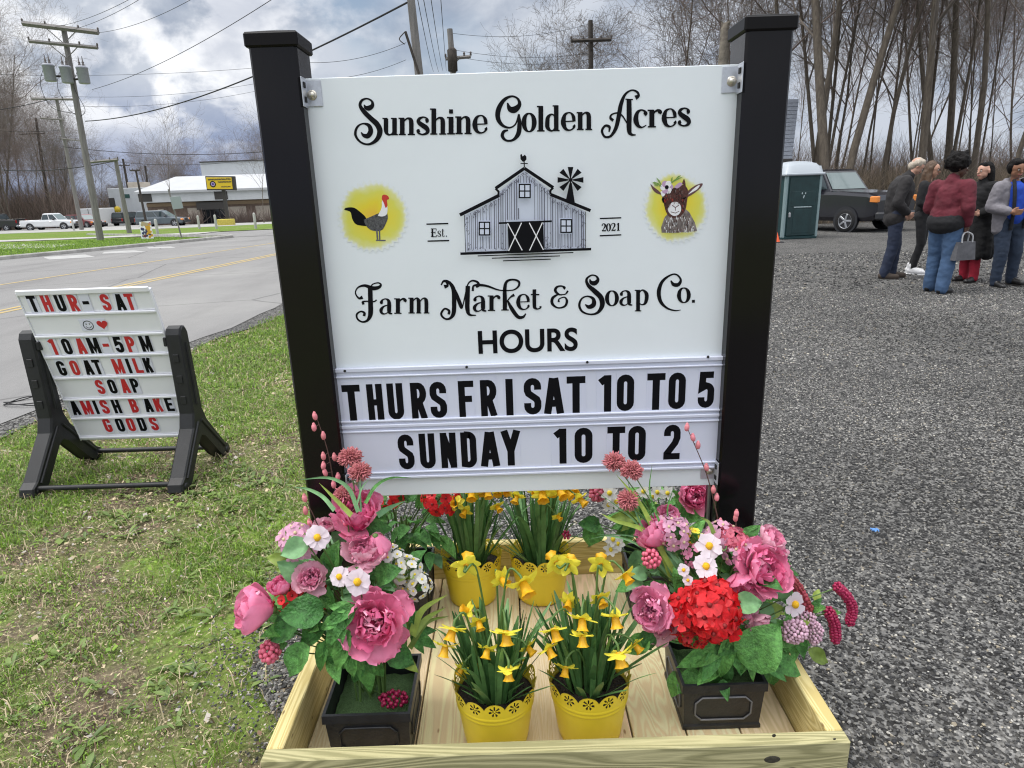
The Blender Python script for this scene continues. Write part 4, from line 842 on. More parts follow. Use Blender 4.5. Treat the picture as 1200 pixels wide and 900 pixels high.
# ---------------------------------------------------------------- planter deck
def wood_mat(name, a, b, c, ax, seed):
    m = bpy.data.materials.new(name); m.use_nodes = True; t = m.node_tree; bs = t.nodes['Principled BSDF']; L = t.links.new; bs.inputs['Roughness'].default_value = .7; bs.inputs['Specular IOR Level'].default_value = .25
    co = t.nodes.new('ShaderNodeTexCoord'); mp = t.nodes.new('ShaderNodeMapping'); sc = [9., 9., 9.]; sc[ax] = .7; mp.inputs['Scale'].default_value = sc; mp.inputs['Location'].default_value = (seed, seed*.7, seed*1.3); L(co.outputs['Object'], mp.inputs[0])
    n = t.nodes.new('ShaderNodeTexNoise'); n.inputs['Scale'].default_value = 1.0; n.inputs['Detail'].default_value = 3; n.inputs['Distortion'].default_value = .6; L(mp.outputs[0], n.inputs[0])
    ml = t.nodes.new('ShaderNodeMath'); ml.operation = 'MULTIPLY'; ml.inputs[1].default_value = 46; L(n.outputs[0], ml.inputs[0]); fr = t.nodes.new('ShaderNodeMath'); fr.operation = 'PINGPONG'; fr.inputs[1].default_value = 1; L(ml.outputs[0], fr.inputs[0])
    n2 = t.nodes.new('ShaderNodeTexNoise'); n2.inputs['Scale'].default_value = 30; n2.inputs['Detail'].default_value = 6; L(mp.outputs[0], n2.inputs[0])
    ad = t.nodes.new('ShaderNodeMath'); ad.operation = 'MULTIPLY_ADD'; ad.inputs[1].default_value = .6; L(n2.outputs[0], ad.inputs[0]); L(fr.outputs[0], ad.inputs[2])
    cr = t.nodes.new('ShaderNodeValToRGB'); e = cr.color_ramp.elements; e[0].color = (*a, 1); e[0].position = .2; e[1].color = (*b, 1); e[1].position = 1.25 if False else 1; q = e.new(.7); q.color = (*[(x*.65+y*.35) for x, y in zip(a, b)], 1); L(ad.outputs[0], cr.inputs[0])
    # knots
    v = t.nodes.new('ShaderNodeTexVoronoi'); mp2 = t.nodes.new('ShaderNodeMapping'); s2 = [4.5, 4.5, 4.5]; s2[ax] = 1.7; mp2.inputs['Scale'].default_value = s2; mp2.inputs['Location'].default_value = (seed*2.1, seed, seed*.4); L(co.outputs['Object'], mp2.inputs[0]); L(mp2.outputs[0], v.inputs[0])
    mr = t.nodes.new('ShaderNodeMapRange'); mr.inputs[1].default_value = .05; mr.inputs[2].default_value = .1; mr.inputs[3].default_value = .85; mr.inputs[4].default_value = 0; L(v.outputs['Distance'], mr.inputs[0])
    mx = t.nodes.new('ShaderNodeMix'); mx.data_type = 'RGBA'; L(mr.outputs[0], mx.inputs[0]); L(cr.outputs[0], mx.inputs[6]); mx.inputs[7].default_value = (*c, 1); L(mx.outputs[2], bs.inputs['Base Color'])
    bp = t.nodes.new('ShaderNodeBump'); bp.inputs['Strength'].default_value = .25; bp.inputs['Distance'].default_value = .004; L(ad.outputs[0], bp.inputs['Height']); L(bp.outputs[0], bs.inputs['Normal']); return m
WA, WB_, WC = (.74, .63, .31), (.55, .44, .18), (.16, .09, .035)
M_WX = wood_mat('pine_along_x', WA, WB_, WC, 0, 1.3); M_WY = wood_mat('pine_along_y', WA, WB_, WC, 1, 4.1); M_WF = wood_mat('greenish_treated_pine', (.50, .46, .25), (.30, .28, .14), (.10, .09, .05), 0, 7.7); M_WFL = wood_mat('pale_pine_floor', (.62, .49, .30), (.50, .37, .20), (.22, .12, .05), 1, 2.9)
DX0, DX1, DY0, DY1, DZ, FZ = -.642, .795, 1.262, 2.285, .20, .058
DECK = thing('planter_deck', 'low pale pine planter tray with raised edges on the ground below the sign', 'planter', (.076, 1.78, 0))
mb = MB(); mb.box(((DX0+DX1)/2, DY0+.019, DZ/2), (DX1-DX0, .038, DZ), 0, .003); fr_ = mb.build('front_rail', M_WF, DECK, True)
M_KNOT = mat('dark_knot', (.05, .045, .03), .6, var=.5, scale=120)
for px, py, rx, rz in ((905, 890, .02, .011), (907, 862, .005, .005), (978, 866, .004, .003)):
    q = at_y(px, py, DY0-.0003); mb = MB(); mb.ball(q, (rx, .0012, rz), 14); mb.build('knot', M_KNOT, fr_, True)
mb = MB(); mb.box(((DX0+DX1)/2, DY1-.019, DZ/2), (DX1-DX0, .038, DZ), 0, .003); mb.build('back_rail', M_WX, DECK, True)
for x in (DX0+.0215, DX1-.0215): mb = MB(); mb.box((x, (DY0+DY1)/2, DZ/2-.0005), (.043, DY1-DY0-.078, DZ-.001), 0, .003); mb.build('side_rail', M_WY, DECK, True)
nb = 9; wb = (DX1-DX0-.088)/nb
for i in range(nb):
    mb = MB(); mb.box((DX0+.044+wb*(i+.5), (DY0+DY1)/2, FZ-.0125-.0004*(i % 3)), (wb-.005, DY1-DY0-.08, .025), 0, .002)
    mb.build('floor_board', wood_mat('pale_pine_board', tuple(q*rnd.uniform(.9, 1.06) for q in (.76, .63, .41)), (.64, .50, .29), (.22, .12, .05), 1, rnd.uniform(0, 30)) if i < 9 else M_WFL, DECK, True)

# ---------------------------------------------------------------- flower builders
def frame(pos, axis, spin=0.):
    z = Vector(axis).normalized(); x = z.orthogonal().normalized(); x = Matrix.Rotation(spin, 3, z) @ x; y = z.cross(x)
    return Matrix(((x.x, y.x, z.x, pos[0]), (x.y, y.y, z.y, pos[1]), (x.z, y.z, z.z, pos[2]), (0, 0, 0, 1)))
def petal(mb, M, az, L, W, tilt, curl=0., cup=.1, ruf=0., prof='round', m=0, r0=0., nu=6, nv=4, z0=0., seed=0., rim=None):
    e = Vector((math.cos(az), math.sin(az), 0)); s = Vector((-e.y, e.x, 0)); k = Vector((0, 0, 1)); r_ = r0; z = z0; rows = []
    for i in range(nu+1):
        u = i/nu; th = tilt+curl*u
        if i: r_ += math.cos(th)*L/nu; z += math.sin(th)*L/nu
        if prof == 'round': wv = (.28+.72*math.sin(min(1, u*1.25)*pi/2))*(1-max(0, u-.72)**2*8.5)
        elif prof == 'point': wv = math.sin(pi*min(1, .12+u*.88)**.8)*(1-.0*u)+.02
        elif prof == 'strap': wv = min(1, .6+u)*(1 if u < .7 else max(.03, 1-((u-.7)/.3)**2))
        nrm = -e*math.sin(th)+k*math.cos(th); row = []
        for j in range(nv+1):
            v = 2*j/nv-1; rf = ruf*L*u*u*(math.sin(v*4.2+seed*7)+.6*math.sin(v*9+seed*13+u*3)+.35*math.sin(v*17+seed*29))*.5
            edge = (1-(.10*abs(math.sin(v*7+seed*5))+.06*abs(math.sin(v*15+seed*3)))*(u > .9)) if ruf else 1
            q = e*(r_*edge)+k*z+s*(W/2*wv*v)+nrm*(cup*W*wv*v*v+rf); row.append(M @ q)
        rows.append(row)
    if rim is None: mb.grid(rows, m)
    else: mb.grid(rows[:-1], m); mb.grid(rows[-2:], rim)
def peony(pos, axis, Rr, opn=1., seed=0, inner=True):
    r = random.Random(seed); mb = MB(); M = frame(pos, axis, r.random()*6); D = (1-opn)
    mb.ball(M @ Vector((0, 0, -.02*Rr)), Rr*.14, 8, 3)
    for n, r0, L, W, t0, cu, ruf, m, z0 in ((5, .1, 1.06, .98, .02+D*.95, .35+D*.3, .05, 0, -.06), (7, .1, .93, .92, .28+D*.85, .55+D*.25, .06, 0, -.02), (7, .12, .82, .72, .62+D*.55, .65, .07, 1, 0), (8, .12, .70, .55, .86+D*.35, .75, .10, 1, .03)):
        a0 = r.random()*6
        for i in range(n): petal(mb, M, a0+2*pi*i/n+r.uniform(-.3, .3), Rr*L*r.uniform(.8, 1.12), Rr*W*r.uniform(.75, 1.1), t0+r.uniform(-.24, .24), cu, r.uniform(.08, .22), ruf*1.7, 'round', m, r0*Rr, 8, 8, z0*Rr, r.random())
    if inner:
        for i in range(26):
            petal(mb, M, r.random()*6.3, Rr*r.uniform(.36, .58), Rr*r.uniform(.22, .4), r.uniform(1.0, 1.5), r.uniform(-.4, .5), .25, .3, 'round', 2 if i % 3 else 1, Rr*r.uniform(.0, .36), 5, 4, Rr*.06, r.random(), 4)
    return mb
def floret(mb, pos, axis, r_, n=5, m=0, mc=1, tilt=.15, seed=0, W=.95, prof='round', centre=.22):
    r = random.Random(seed); M = frame(pos, axis, r.random()*6)
    for i in range(n): petal(mb, M, 2*pi*i/n+r.uniform(-.1, .1), r_*r.uniform(.9, 1.06), r_*W, tilt+r.uniform(-.12, .12), -.15, .08, .03, prof, m, r_*.06, 4, 2, 0, r.random())
    if centre: mb.ball(M @ Vector((0, 0, r_*.08)), (r_*centre, r_*centre, r_*centre), 6, mc)
def dome(pos, axis, Rr, n, fr, m=0, mc=1, cover=.55, seed=0, npet=5, squash=(1, 1, .8), tilt=.2):
    r = random.Random(seed); mb = MB(); M = frame(pos, axis, 0)
    for i in range(n):
        z = 1-2*cover*(i+.5)/n; a = i*2.39996; q = math.sqrt(max(0, 1-z*z)); d = Vector((q*math.cos(a), q*math.sin(a), z))
        jt = r.uniform(.84, 1.12); p = M @ Vector((d.x*Rr*squash[0]*jt, d.y*Rr*squash[1]*jt, d.z*Rr*squash[2]*jt))*1.0; dn = (M.to_3x3() @ d)+Vector((r.uniform(-.3, .3), r.uniform(-.3, .3), r.uniform(-.3, .3)))
        floret(mb, p, dn, fr*r.uniform(.85, 1.15), npet, m, mc, tilt, r.random()*99)
    return mb
def berries(pos, Rr, n, br, seed=0, sq=(1, 1, 1)):
    r = random.Random(seed); mb = MB()
    for i in range(n):
        z = 1-2*(i+.5)/n; a = i*2.39996; q = math.sqrt(1-z*z); mb.ball((pos[0]+q*math.cos(a)*Rr*sq[0]*r.uniform(.8, 1.1), pos[1]+q*math.sin(a)*Rr*sq[1]*r.uniform(.8, 1.1), pos[2]+z*Rr*sq[2]), br*r.uniform(.8, 1.2), 6, 0)
    return mb
def spikes(pos, axis, Rr, n, seed=0):
    """thistle-like head of many narrow florets"""
    r = random.Random(seed); mb = MB(); M = frame(pos, axis, 0); mb.ball(pos, Rr*.55, 8, 1)
    for i in range(n):
        z = 1-1.55*(i+.5)/n; a = i*2.39996; q = math.sqrt(max(0, 1-z*z)); d = Vector((q*math.cos(a), q*math.sin(a), z*.8)); d += Vector((r.uniform(-.15, .15), r.uniform(-.15, .15), r.uniform(-.1, .1)))
        a_ = M @ (d*Rr*.5); b_ = M @ (d*Rr*r.uniform(.92, 1.08)); s_ = (b_-a_).orthogonal().normalized()*Rr*.05; mb.tube([a_, a_.lerp(b_, .7), b_], [Rr*.04, Rr*.07, Rr*.03], 4, 0)
    return mb
def leaf(mb, pos, d, up, L, W, m=0, fold=.18, droop=.5, wav=.05, nu=9, prof=None, seed=0.):
    d = Vector(d).normalized(); up = Vector(up); s = d.cross(up).normalized(); n = s.cross(d).normalized(); p = Vector(pos); rows = []; dd = d.copy()
    for i in range(nu+1):
        u = i/nu; wv = (math.sin(pi*min(1, .04+u*.96)**.72)) if prof is None else prof(u)
        if i: p = p+dd*(L/nu); dd = (dd-n*(droop/nu)).normalized()
        nn = s.cross(dd).normalized(); row = []
        for j in range(7):
            v = (j-3)/3; tooth = 1+.07*math.sin(u*nu*pi*1.0+j)*(abs(v) == 1); row.append(p+s*(W/2*wv*v*tooth)+nn*(fold*W*wv*abs(v)+wav*W*math.sin(u*9+v*2+seed)+.085*W*wv*abs(math.sin((u*3.2-abs(v)*.7)*pi*1.6))))
        rows.append(row)
    mb.grid(rows, m)
def stem_path(a, b, bow=.0):
    a, b = Vector(a), Vector(b); mid = a.lerp(b, .55)+Vector(((b.x-a.x)*-.15+bow, (b.y-a.y)*-.15, abs(b.z-a.z)*.08)); return [Vector(q) for q in spline([a, mid, b], 5)]
PT = dict(transl=.32)
M_PEO = [mat('pink_outer_petal', (.95, .30, .49), .5, var=.12, scale=35, stretch=(1, 1, 1), **PT), mat('pink_mid_petal', (.90, .20, .39), .5, var=.2, scale=40, **PT), mat('magenta_inner_petal', (.72, .09, .25), .5, var=.35, scale=60, **PT), mat('sepal', (.12, .22, .05), .6), mat('pale_petal_rim', (.95, .45, .60), .55)]
M_PALE = [mat('pale_pink_petal', (.95, .49, .60), .55, var=.22, scale=40, **PT), mat('rose_petal', (.92, .30, .46), .5, var=.3, scale=45, **PT), mat('rose_heart', (.62, .14, .28), .5, var=.3, scale=60, **PT), M_PEO[3], M_PEO[4]]
M_MAUVE = [mat('mauve_petal', (.93, .36, .54), .5, var=.15, scale=40, **PT), mat('mauve_mid', (.86, .26, .44), .5, var=.3, scale=45, **PT), mat('mauve_heart', (.60, .15, .33), .5, **PT), M_PEO[3], M_PEO[4]]
M_DAISY = [mat('white_daisy_petal', (.80, .70, .76), .5, var=.1, scale=50, **PT), mat('yellow_centre', (.75, .42, .01), .8, var=.3, scale=400)]
M_HYD = [mat('red_floret', (.80, .022, .03), .5, var=.4, scale=60, **PT), mat('dark_red_eye', (.22, .01, .01), .6)]
M_PHYD = [mat('lilac_floret', (.74, .40, .56), .55, var=.3, scale=50, **PT), mat('pale_eye', (.6, .5, .3), .6)]
M_SALM = [mat('salmon_pink_floret', (.70, .17, .25), .55, var=.25, scale=60, **PT), mat('pink_eye', (.5, .1, .15), .6)]
M_WCL = [mat('white_floret', (.80, .79, .76), .5, var=.08, scale=50, **PT), mat('yellow_eye', (.78, .60, .03), .6)]
M_BERRY = [mat('pink_berry', (.72, .14, .22), .4)]; M_MBERRY = [mat('crimson_berry', (.35, .012, .07), .35)]; M_LACE = [mat('pale_mauve_bud', (.66, .42, .52), .6, island=.3)]
M_ALL = [mat('dusty_pink_spike', (.50, .16, .17), .7, island=.25), mat('spike_core', (.25, .07, .08), .7)]
M_LEAF = mat('fabric_leaf', (.10, .29, .065), .5, var=.45, scale=70, bump=.5, bscale=160, transl=.2, island=.35); M_LEAFB = mat('blue_green_leaf', (.14, .30, .13), .55, var=.3, scale=45, transl=.2, island=.3); M_LEAFY = mat('yellow_green_leaf', (.24, .34, .06), .55, var=.3, scale=40, transl=.25, island=.3); M_STEM = mat('green_stem', (.09, .17, .04), .55); M_TWIG = mat('brown_twig', (.10, .05, .04), .7)
M_FOAM = mat('green_floral_foam', (.09, .17, .06), .95, var=.4, scale=250, bump=.6, bscale=500); M_PBOX = mat('black_resin_planter', (.017, .018, .021), .42, var=.3, scale=30, bump=.1, bscale=120); M_PWORN = mat('worn_grey_edge', (.16, .16, .17), .6)
DLEAF = mat('daffodil_leaf', (.105, .235, .075), .45, var=.3, scale=30, transl=.2, island=.4); M_YPOT = mat('yellow_painted_tin', (.82, .63, .035), .4, var=.05, scale=14); M_PSOIL = mat('potting_soil', (.022, .016, .012), .95, var=.7, scale=120, bump=1, bscale=150)
M_DAF = [mat('daffodil_petal', (.93, .84, .08), .5, var=.08, scale=60, transl=.3), mat('daffodil_trumpet', (.93, .50, .018), .5, var=.15, scale=90, transl=.25)]

# ---------------------------------------------------------------- square black planters
def planter_box(name, label, cx, cy, Wd, H, group, rim=True):
    t = thing(name, label, 'planter', (cx, cy, FZ), 0, group); h = Wd/2; mb = MB()
    def sq(s, z): return [(-s, -s, z), (s, -s, z), (s, s, z), (-s, s, z)]
    prof = [(h*.93, .002), (h*.93, .012), (h*.90, .018), (h*.95, H-.03), (h*1.0, H-.026), (h*1.0, H), (h*.93, H), (h*.92, H-.07)]
    vs = [p for s, z in prof for p in sq(s, z)]; fs = [(4*i+j, 4*i+(j+1) % 4, 4*i+4+(j+1) % 4, 4*i+4+j) for i in range(len(prof)-1) for j in range(4)]; mb.add(vs, fs)
    mb.add(sq(h*.92, .004), [(0, 1, 2, 3)]); mb.build('planter_box', M_PBOX, t)
    mb = MB()   # raised panel moulding on the sides
    for k in range(4):
        Rz = Matrix.Rotation(k*pi/2, 3, 'Z'); y = -h*.935; a, b, c = h*.66, H*.22, .018; z0, z1 = .035, H-.045
        pts = [(-a+c, z0), (a-c, z0), (a, z0+c), (a, z1-c), (a-c, z1), (-a+c, z1), (-a, z1-c), (-a, z0+c), (-a+c, z0)]
        mb.tube([Rz @ Vector((p[0], y-(.006 if False else 0)-.05*h*(p[1]-.02)/H, p[1])) for p in pts], .0028, 5, 0, False)
    mb.build('panel_moulding', M_PWORN if 'chipped' in label else M_PBOX, t)
    mb = MB(); n = 12; rows = [[(-h*.9+h*1.8*i/n, -h*.9+h*1.8*j/n, H-.058+.012*mnoise.noise(Vector((i*.7+cx*9, j*.7, 1)))+.012*(1-abs(2*i/n-1))*(1-abs(2*j/n-1))) for i in range(n+1)] for j in range(n+1)]
    mb.grid(rows); mb.build('floral_foam', M_FOAM, t); return t
def size_at(px, p): return px*m_per_px(p)
class Bouquet:
    def __init__(s, t, base): s.t = t; s.b = Vector(base); s.fol = MB(); s.stems = MB()
    def stem(s, p, r_=.0035, bow=0.): a = s.b+Vector((rnd.uniform(-.04, .04), rnd.uniform(-.04, .04), 0)); s.stems.tube(stem_path(a, p, bow), r_, 6, 0)
    def put(s, mb, name, mats): return mb.build(name, mats, s.t, True)
    def peony(s, px, py, y, d, axis, opn=1., mats=None, seed=0, name='peony', inner=True):
        p = at_y(px, py, y); r_ = size_at(d/2, p)/(.62+.38*opn); ax = Vector(axis).normalized(); s.stem(p-ax*r_*.2); return s.put(peony(p-ax*r_*.35*(1.25-opn*.6), axis, r_, opn, seed or int(px*7+py), inner), name, mats or M_PEO)
    def daisy(s, px, py, y, d, axis, n=7):
        p = at_y(px, py, y); r_ = size_at(d/2, p); mb = MB(); floret(mb, p, axis, r_, n, 0, 1, .12, px, .72, 'round', .30); s.stem(p, .0022); s.put(mb, 'daisy', M_DAISY)
    def dome(s, px, py, y, d, axis, n, fr, mats, name, npet=5, cover=.55, squash=(1, 1, .8)):
        p = at_y(px, py, y); r_ = size_at(d/2, p); ax = Vector(axis).normalized(); s.stem(p-ax*r_*.2); s.put(dome(p-ax*r_*.3, axis, r_*.88, n, r_*fr, 0, 1, cover, int(px+py), npet, squash), name, mats)
    def berries(s, px, py, y, d, n, br, mats, sq=(1, 1, 1), name='berry_cluster'):
        p = at_y(px, py, y); r_ = size_at(d/2, p); s.stem(p, .0018); s.put(berries(p, r_*.85, n, r_*br, int(px), sq), name, mats)
    def allium(s, px, py, y, d, axis): p = at_y(px, py, y); r_ = size_at(d/2, p); s.stem(p, .0018); s.put(spikes(p, axis, r_, 320, int(px)), 'thistle_head', M_ALL)
    def leafpx(s, px, py, y, L, Wr, ang, m=0, tow=.25, droop=.5, face=None):
        """leaf whose middle is near the pixel, ang: direction of its tip in the picture plane (degrees, 0 right, 90 up); tow: towards the camera"""
        p = at_y(px, py, y); l = size_at(L, p); d = Vector((math.cos(R(ang)), -tow, math.sin(R(ang)))).normalized(); up = Vector(face or (rnd.uniform(-.2, .2), -.75, .7))
        if Wr < .56 and m == 0:
            for q in (-1, 1): d2 = Matrix.Rotation(q*R(rnd.uniform(26, 38)), 3, up) @ d; leaf(s.fol, p-d*l*.42, d2, up, l*.74, l*.30, m, .2, droop, .05, 8, None, rnd.random()*6)
            Wr = .36
        leaf(s.fol, p-d*l*.5, d, up, l, l*Wr, m, rnd.uniform(.1, .38), droop*rnd.uniform(.6, 2), .055, 9, None, rnd.random()*6); s.stems.tube(stem_path(s.b, p-d*l*.5), .0018, 5, 0)
    def blade(s, pts, y0, wpx=3.5, m=2):
        q = [at_y(a, b, y0+.03*i*(1 if len(pts) > 2 else 0)-.05) for i, (a, b) in enumerate(pts)]; c = [Vector(v) for v in spline(q, 6)]; w0 = size_at(wpx, q[0]); rows = []
        for i, v in enumerate(c):
            d = (c[min(i+1, len(c)-1)]-c[max(i-1, 0)]).normalized(); sd_ = d.cross(Vector((0, -1, .35))).normalized(); k = w0/2*(1-(i/(len(c)-1))**2.2)+.0003; rows.append([v-sd_*k, v+Vector((0, .0015, 0)), v+sd_*k])
        s.fol.grid(rows, m)
    def willow(s, pts, buds, y0):
        q = [at_y(a, b, y0) for a, b in pts]; mb = MB(); c = [Vector(v) for v in spline(q, 6)]; mb.tube(c, [.0022-.0012*i/len(c) for i in range(len(c))], 5, 1)
        for bx_, by_ in buds:
            p = at_y(bx_, by_, y0-.008); e = min(c, key=lambda v: (v-p).length); mb.tube([e, p], .0009, 4, 1)
            tl_ = Matrix.Rotation(rnd.uniform(-.4, .4), 3, 'Y'); mb.ball(p, (.0072, .0072, .0115), 8, 0, tl_); mb.ball(p+Vector((0, 0, .006)), (.005, .005, .009), 6, 0, tl_)
        s.put(mb, 'willow_stem', [mat('pink_catkin', (.68, .22, .25), .6, island=.2), M_TWIG])
    def filler(s, n, c, rad, L, mats=(0, 1), seed=1):
        r = random.Random(seed)
        for i in range(n):
            d = Vector((r.uniform(-1, 1), r.uniform(-1, 1), r.uniform(-.4, 1))).normalized(); p = Vector(c)+Vector((d.x*rad[0], d.y*rad[1], d.z*rad[2]))*r.uniform(.45, .95); l = L*r.uniform(.6, 1.2)
            leaf(s.fol, p, d+Vector((r.uniform(-.5, .5), r.uniform(-.5, .5), r.uniform(-.5, .2))), (r.uniform(-.4, .4), -.5, 1), l, l*r.uniform(.4, .65), r.choice(mats), .15, r.uniform(.2, .9), .03, 6, None, r.random()*6)
            if i % 2: s.stems.tube(stem_path(s.b, p), .0016, 5, 0)
    def finish(s): s.fol.build('foliage', [M_LEAF, M_LEAFB, M_LEAFY], s.t, True); s.stems.build('stems', M_STEM, s.t, True)
UP = (0, -.25, 1); CAMW = (0, -.8, .6)
GPL = 'square black planters of artificial flowers'
# front left arrangement
c = at_z(437, 806, .215)
t = planter_box('flower_planter', 'black square planter with one huge open pink peony hanging over its front edge', c.x, 1.50, .232, .155, GPL); B = Bouquet(t, (c.x-.01, 1.51, FZ+.11))
PFL = (c.x, 1.5)
B.peony(439, 730, 1.40, 94, (.05, -.93, .35), 1.0, seed=21)
B.peony(302, 713, 1.44, 64, (-.85, -.25, .25), .34, seed=4)
B.peony(330, 688, 1.47, 34, (-.3, -.2, .8), .3, seed=14, inner=False)
B.peony(421, 603, 1.58, 74, (.05, -.45, .9), .5, seed=7)
B.peony(441, 636, 1.52, 40, (0, .2, -1), .4, seed=71, inner=False)
B.peony(427, 648, 1.50, 56, (.1, -.35, .95), .55, M_PALE, 9)
B.peony(428, 662, 1.49, 26, (.0, -.5, -.7), .3, M_PALE, 19, inner=False)
B.peony(365, 678, 1.46, 44, (.1, -.7, .7), .8, M_PALE, 12, 'rose')
B.peony(381, 618, 1.56, 28, (.2, -.4, .9), .3, M_PALE, 13, 'rose', False)
B.dome(347, 632, 1.50, 48, (-.2, -.6, .7), 16, .42, M_PHYD, 'lilac_hydrangea', 4)
B.daisy(372, 630, 1.47, 31, (.15, -.85, .5), 9); B.daisy(398, 676, 1.42, 27, (-.3, -.8, .55)); B.daisy(419, 682, 1.40, 34, (.1, -.85, .45), 8)
B.dome(336, 700, 1.45, 34, (-.1, -.7, .6), 9, .42, M_HYD, 'red_geranium'); B.dome(366, 700, 1.47, 42, (0, -.7, .6), 9, .4, M_HYD, 'red_geranium')
for px, py, d in ((462, 655, 36), (478, 668, 40), (491, 684, 34), (470, 678, 32), (452, 650, 26)): B.dome(px, py, 1.50+.001*(491-px), d, (.2, -.6, .75), 13, .36, M_WCL, 'white_candytuft', 5)
B.berries(316, 764, 1.42, 26, 40, .24, M_BERRY); B.berries(462, 819, 1.46, 30, 46, .17, M_MBERRY, (1.3, .8, .6)); B.berries(407, 610, 1.55, 12, 10, .4, M_BERRY)
B.allium(410, 536, 1.64, 27, (0, -.2, 1)); B.allium(422, 553, 1.60, 26, (.1, -.3, 1)); B.allium(403, 580, 1.60, 24, (-.1, -.3, 1))
B.willow([(398, 610), (390, 560), (383, 525), (372, 492)], [(369, 488), (368, 501), (379, 511), (379, 535), (392, 536), (379, 546), (381, 554), (396, 559), (391, 568)], 1.66)
B.willow([(385, 650), (370, 610), (358, 586)], [(357, 584), (358, 599), (363, 613), (372, 625)], 1.56)
for pts, m, wp in (([(420, 600), (408, 572), (385, 560), (352, 562)], 1, 5), ([(392, 598), (378, 582), (360, 573), (345, 571)], 1, 5), ([(412, 604), (396, 588), (374, 566)], 2, 6), ([(428, 590), (440, 570), (458, 560), (482, 560)], 0, 4), ([(442, 604), (455, 596), (474, 587)], 1, 7), ([(418, 592), (424, 572), (432, 562)], 1, 2), ([(423, 600), (422, 575), (422, 560)], 1, 2), ([(482, 745), (495, 715), (524, 697)], 2, 9), ([(484, 745), (500, 725), (522, 712)], 2, 8), ([(480, 760), (500, 730), (526, 722)], 2, 6)): B.blade(pts, 1.53, wp, m)
for px, py, y, L, Wr, a, m, tow in ((352, 718, 1.40, 52, .75, 170, 0, .3), (346, 775, 1.40, 46, .7, 230, 0, .4), (397, 722, 1.38, 46, .5, 200, 0, .3), (390, 742, 1.37, 52, .45, 235, 0, .3), (400, 765, 1.37, 56, .42, 250, 0, .3), (412, 778, 1.37, 46, .4, 265, 0, .3), (342, 668, 1.48, 40, .7, 140, 1, .1), (344, 644, 1.46, 34, .8, 190, 1, .3), (390, 652, 1.52, 40, .6, 75, 0, .1), (455, 672, 1.47, 38, .7, 30, 0, .3), (440, 664, 1.50, 40, .6, 110, 0, .2), (400, 632, 1.56, 30, .7, 130, 1, .1), (436, 622, 1.58, 46, .7, 20, 0, .2), (380, 700, 1.45, 40, .5, 120, 0, .2), (470, 770, 1.44, 36, .8, -20, 0, .5), (430, 790, 1.43, 60, .35, 275, 0, .2), (330, 742, 1.42, 40, .6, 200, 0, .2), (325, 655, 1.5, 26, .6, 150, 2, .3), (497, 750, 1.50, 40, .5, -30, 0, .3), (382, 675, 1.5, 36, .6, 95, 1, .1), (378, 770, 1.42, 44, .5, 250, 0, .2), (365, 745, 1.45, 40, .6, 210, 0, .2), (350, 690, 1.5, 40, .7, 150, 0, .2)): B.leafpx(px, py, y, L, Wr, a, m, tow)
cc = at_y(400, 700, 1.53); B.filler(70, cc, (.17, .09, .14), .075, (0, 0, 1), 3); B.filler(46, at_y(375, 738, 1.5), (.14, .08, .07), .08, (0, 0), 31); B.filler(30, at_y(450, 745, 1.5), (.10, .07, .07), .07, (0, 0, 2), 32); B.filler(26, at_y(470, 690, 1.55), (.08, .06, .08), .06, (0, 2), 33)
B.finish()
# front right arrangement
c = at_z(845, 790, .215)
t = planter_box('flower_planter', 'chipped black square planter under a full bunch with a big red hydrangea at its front', c.x, 1.565, .232, .155, GPL); B = Bouquet(t, (c.x, 1.57, FZ+.11)); PFR = (c.x, 1.565)
B.peony(765, 714, 1.47, 60, (-.55, -.75, .35), .85, M_MAUVE, 33); B.peony(776, 728, 1.50, 50, (-.4, -.7, .2), .6, M_PALE, 34, inner=False)
B.peony(893, 667, 1.52, 72, (.45, -.75, .5), .72, None, 35); B.peony(868, 682, 1.53, 56, (.1, -.5, -.3), .7, None, 36, inner=False)
B.peony(902, 634, 1.58, 44, (.55, -.3, .7), .6, M_PALE, 37, 'rose'); B.peony(768, 628, 1.62, 58, (-.55, -.15, .7), .25, None, 38, inner=False)
B.peony(783, 608, 1.66, 36, (-.2, -.3, .9), .35, M_MAUVE, 39, inner=False)
B.peony(873, 706, 1.50, 54, (.3, -.8, -.1), .9, M_PALE, 41); B.peony(887, 728, 1.50, 40, (.3, -.7, -.4), .7, M_PALE, 42, inner=False)
B.dome(838, 716, 1.42, 72, (.1, -.8, .5), 34, .40, M_HYD, 'red_hydrangea', 4, .6); B.dome(803, 722, 1.45, 52, (-.2, -.8, .35), 16, .46, M_HYD, 'red_hydrangea', 4, .55); B.dome(812, 748, 1.45, 36, (-.1, -.7, -.2), 14, .4, M_HYD, 'red_hydrangea', 4, .55)
B.dome(860, 630, 1.58, 38, (.1, -.4, .9), 24, .32, M_SALM, 'pink_hydrangea', 5); B.dome(790, 620, 1.60, 46, (.1, -.6, .8), 18, .38, M_PHYD, 'lilac_hydrangea', 4); B.dome(845, 625, 1.60, 40, (-.2, -.3, .9), 14, .4, M_PHYD, 'lilac_hydrangea', 4); B.dome(815, 648, 1.58, 34, (-.2, -.6, .7), 10, .42, M_MAUVE, 'mauve_phlox', 4); B.dome(868, 645, 1.56, 42, (.1, -.6, .7), 14, .4, M_PHYD, 'lilac_hydrangea', 4)
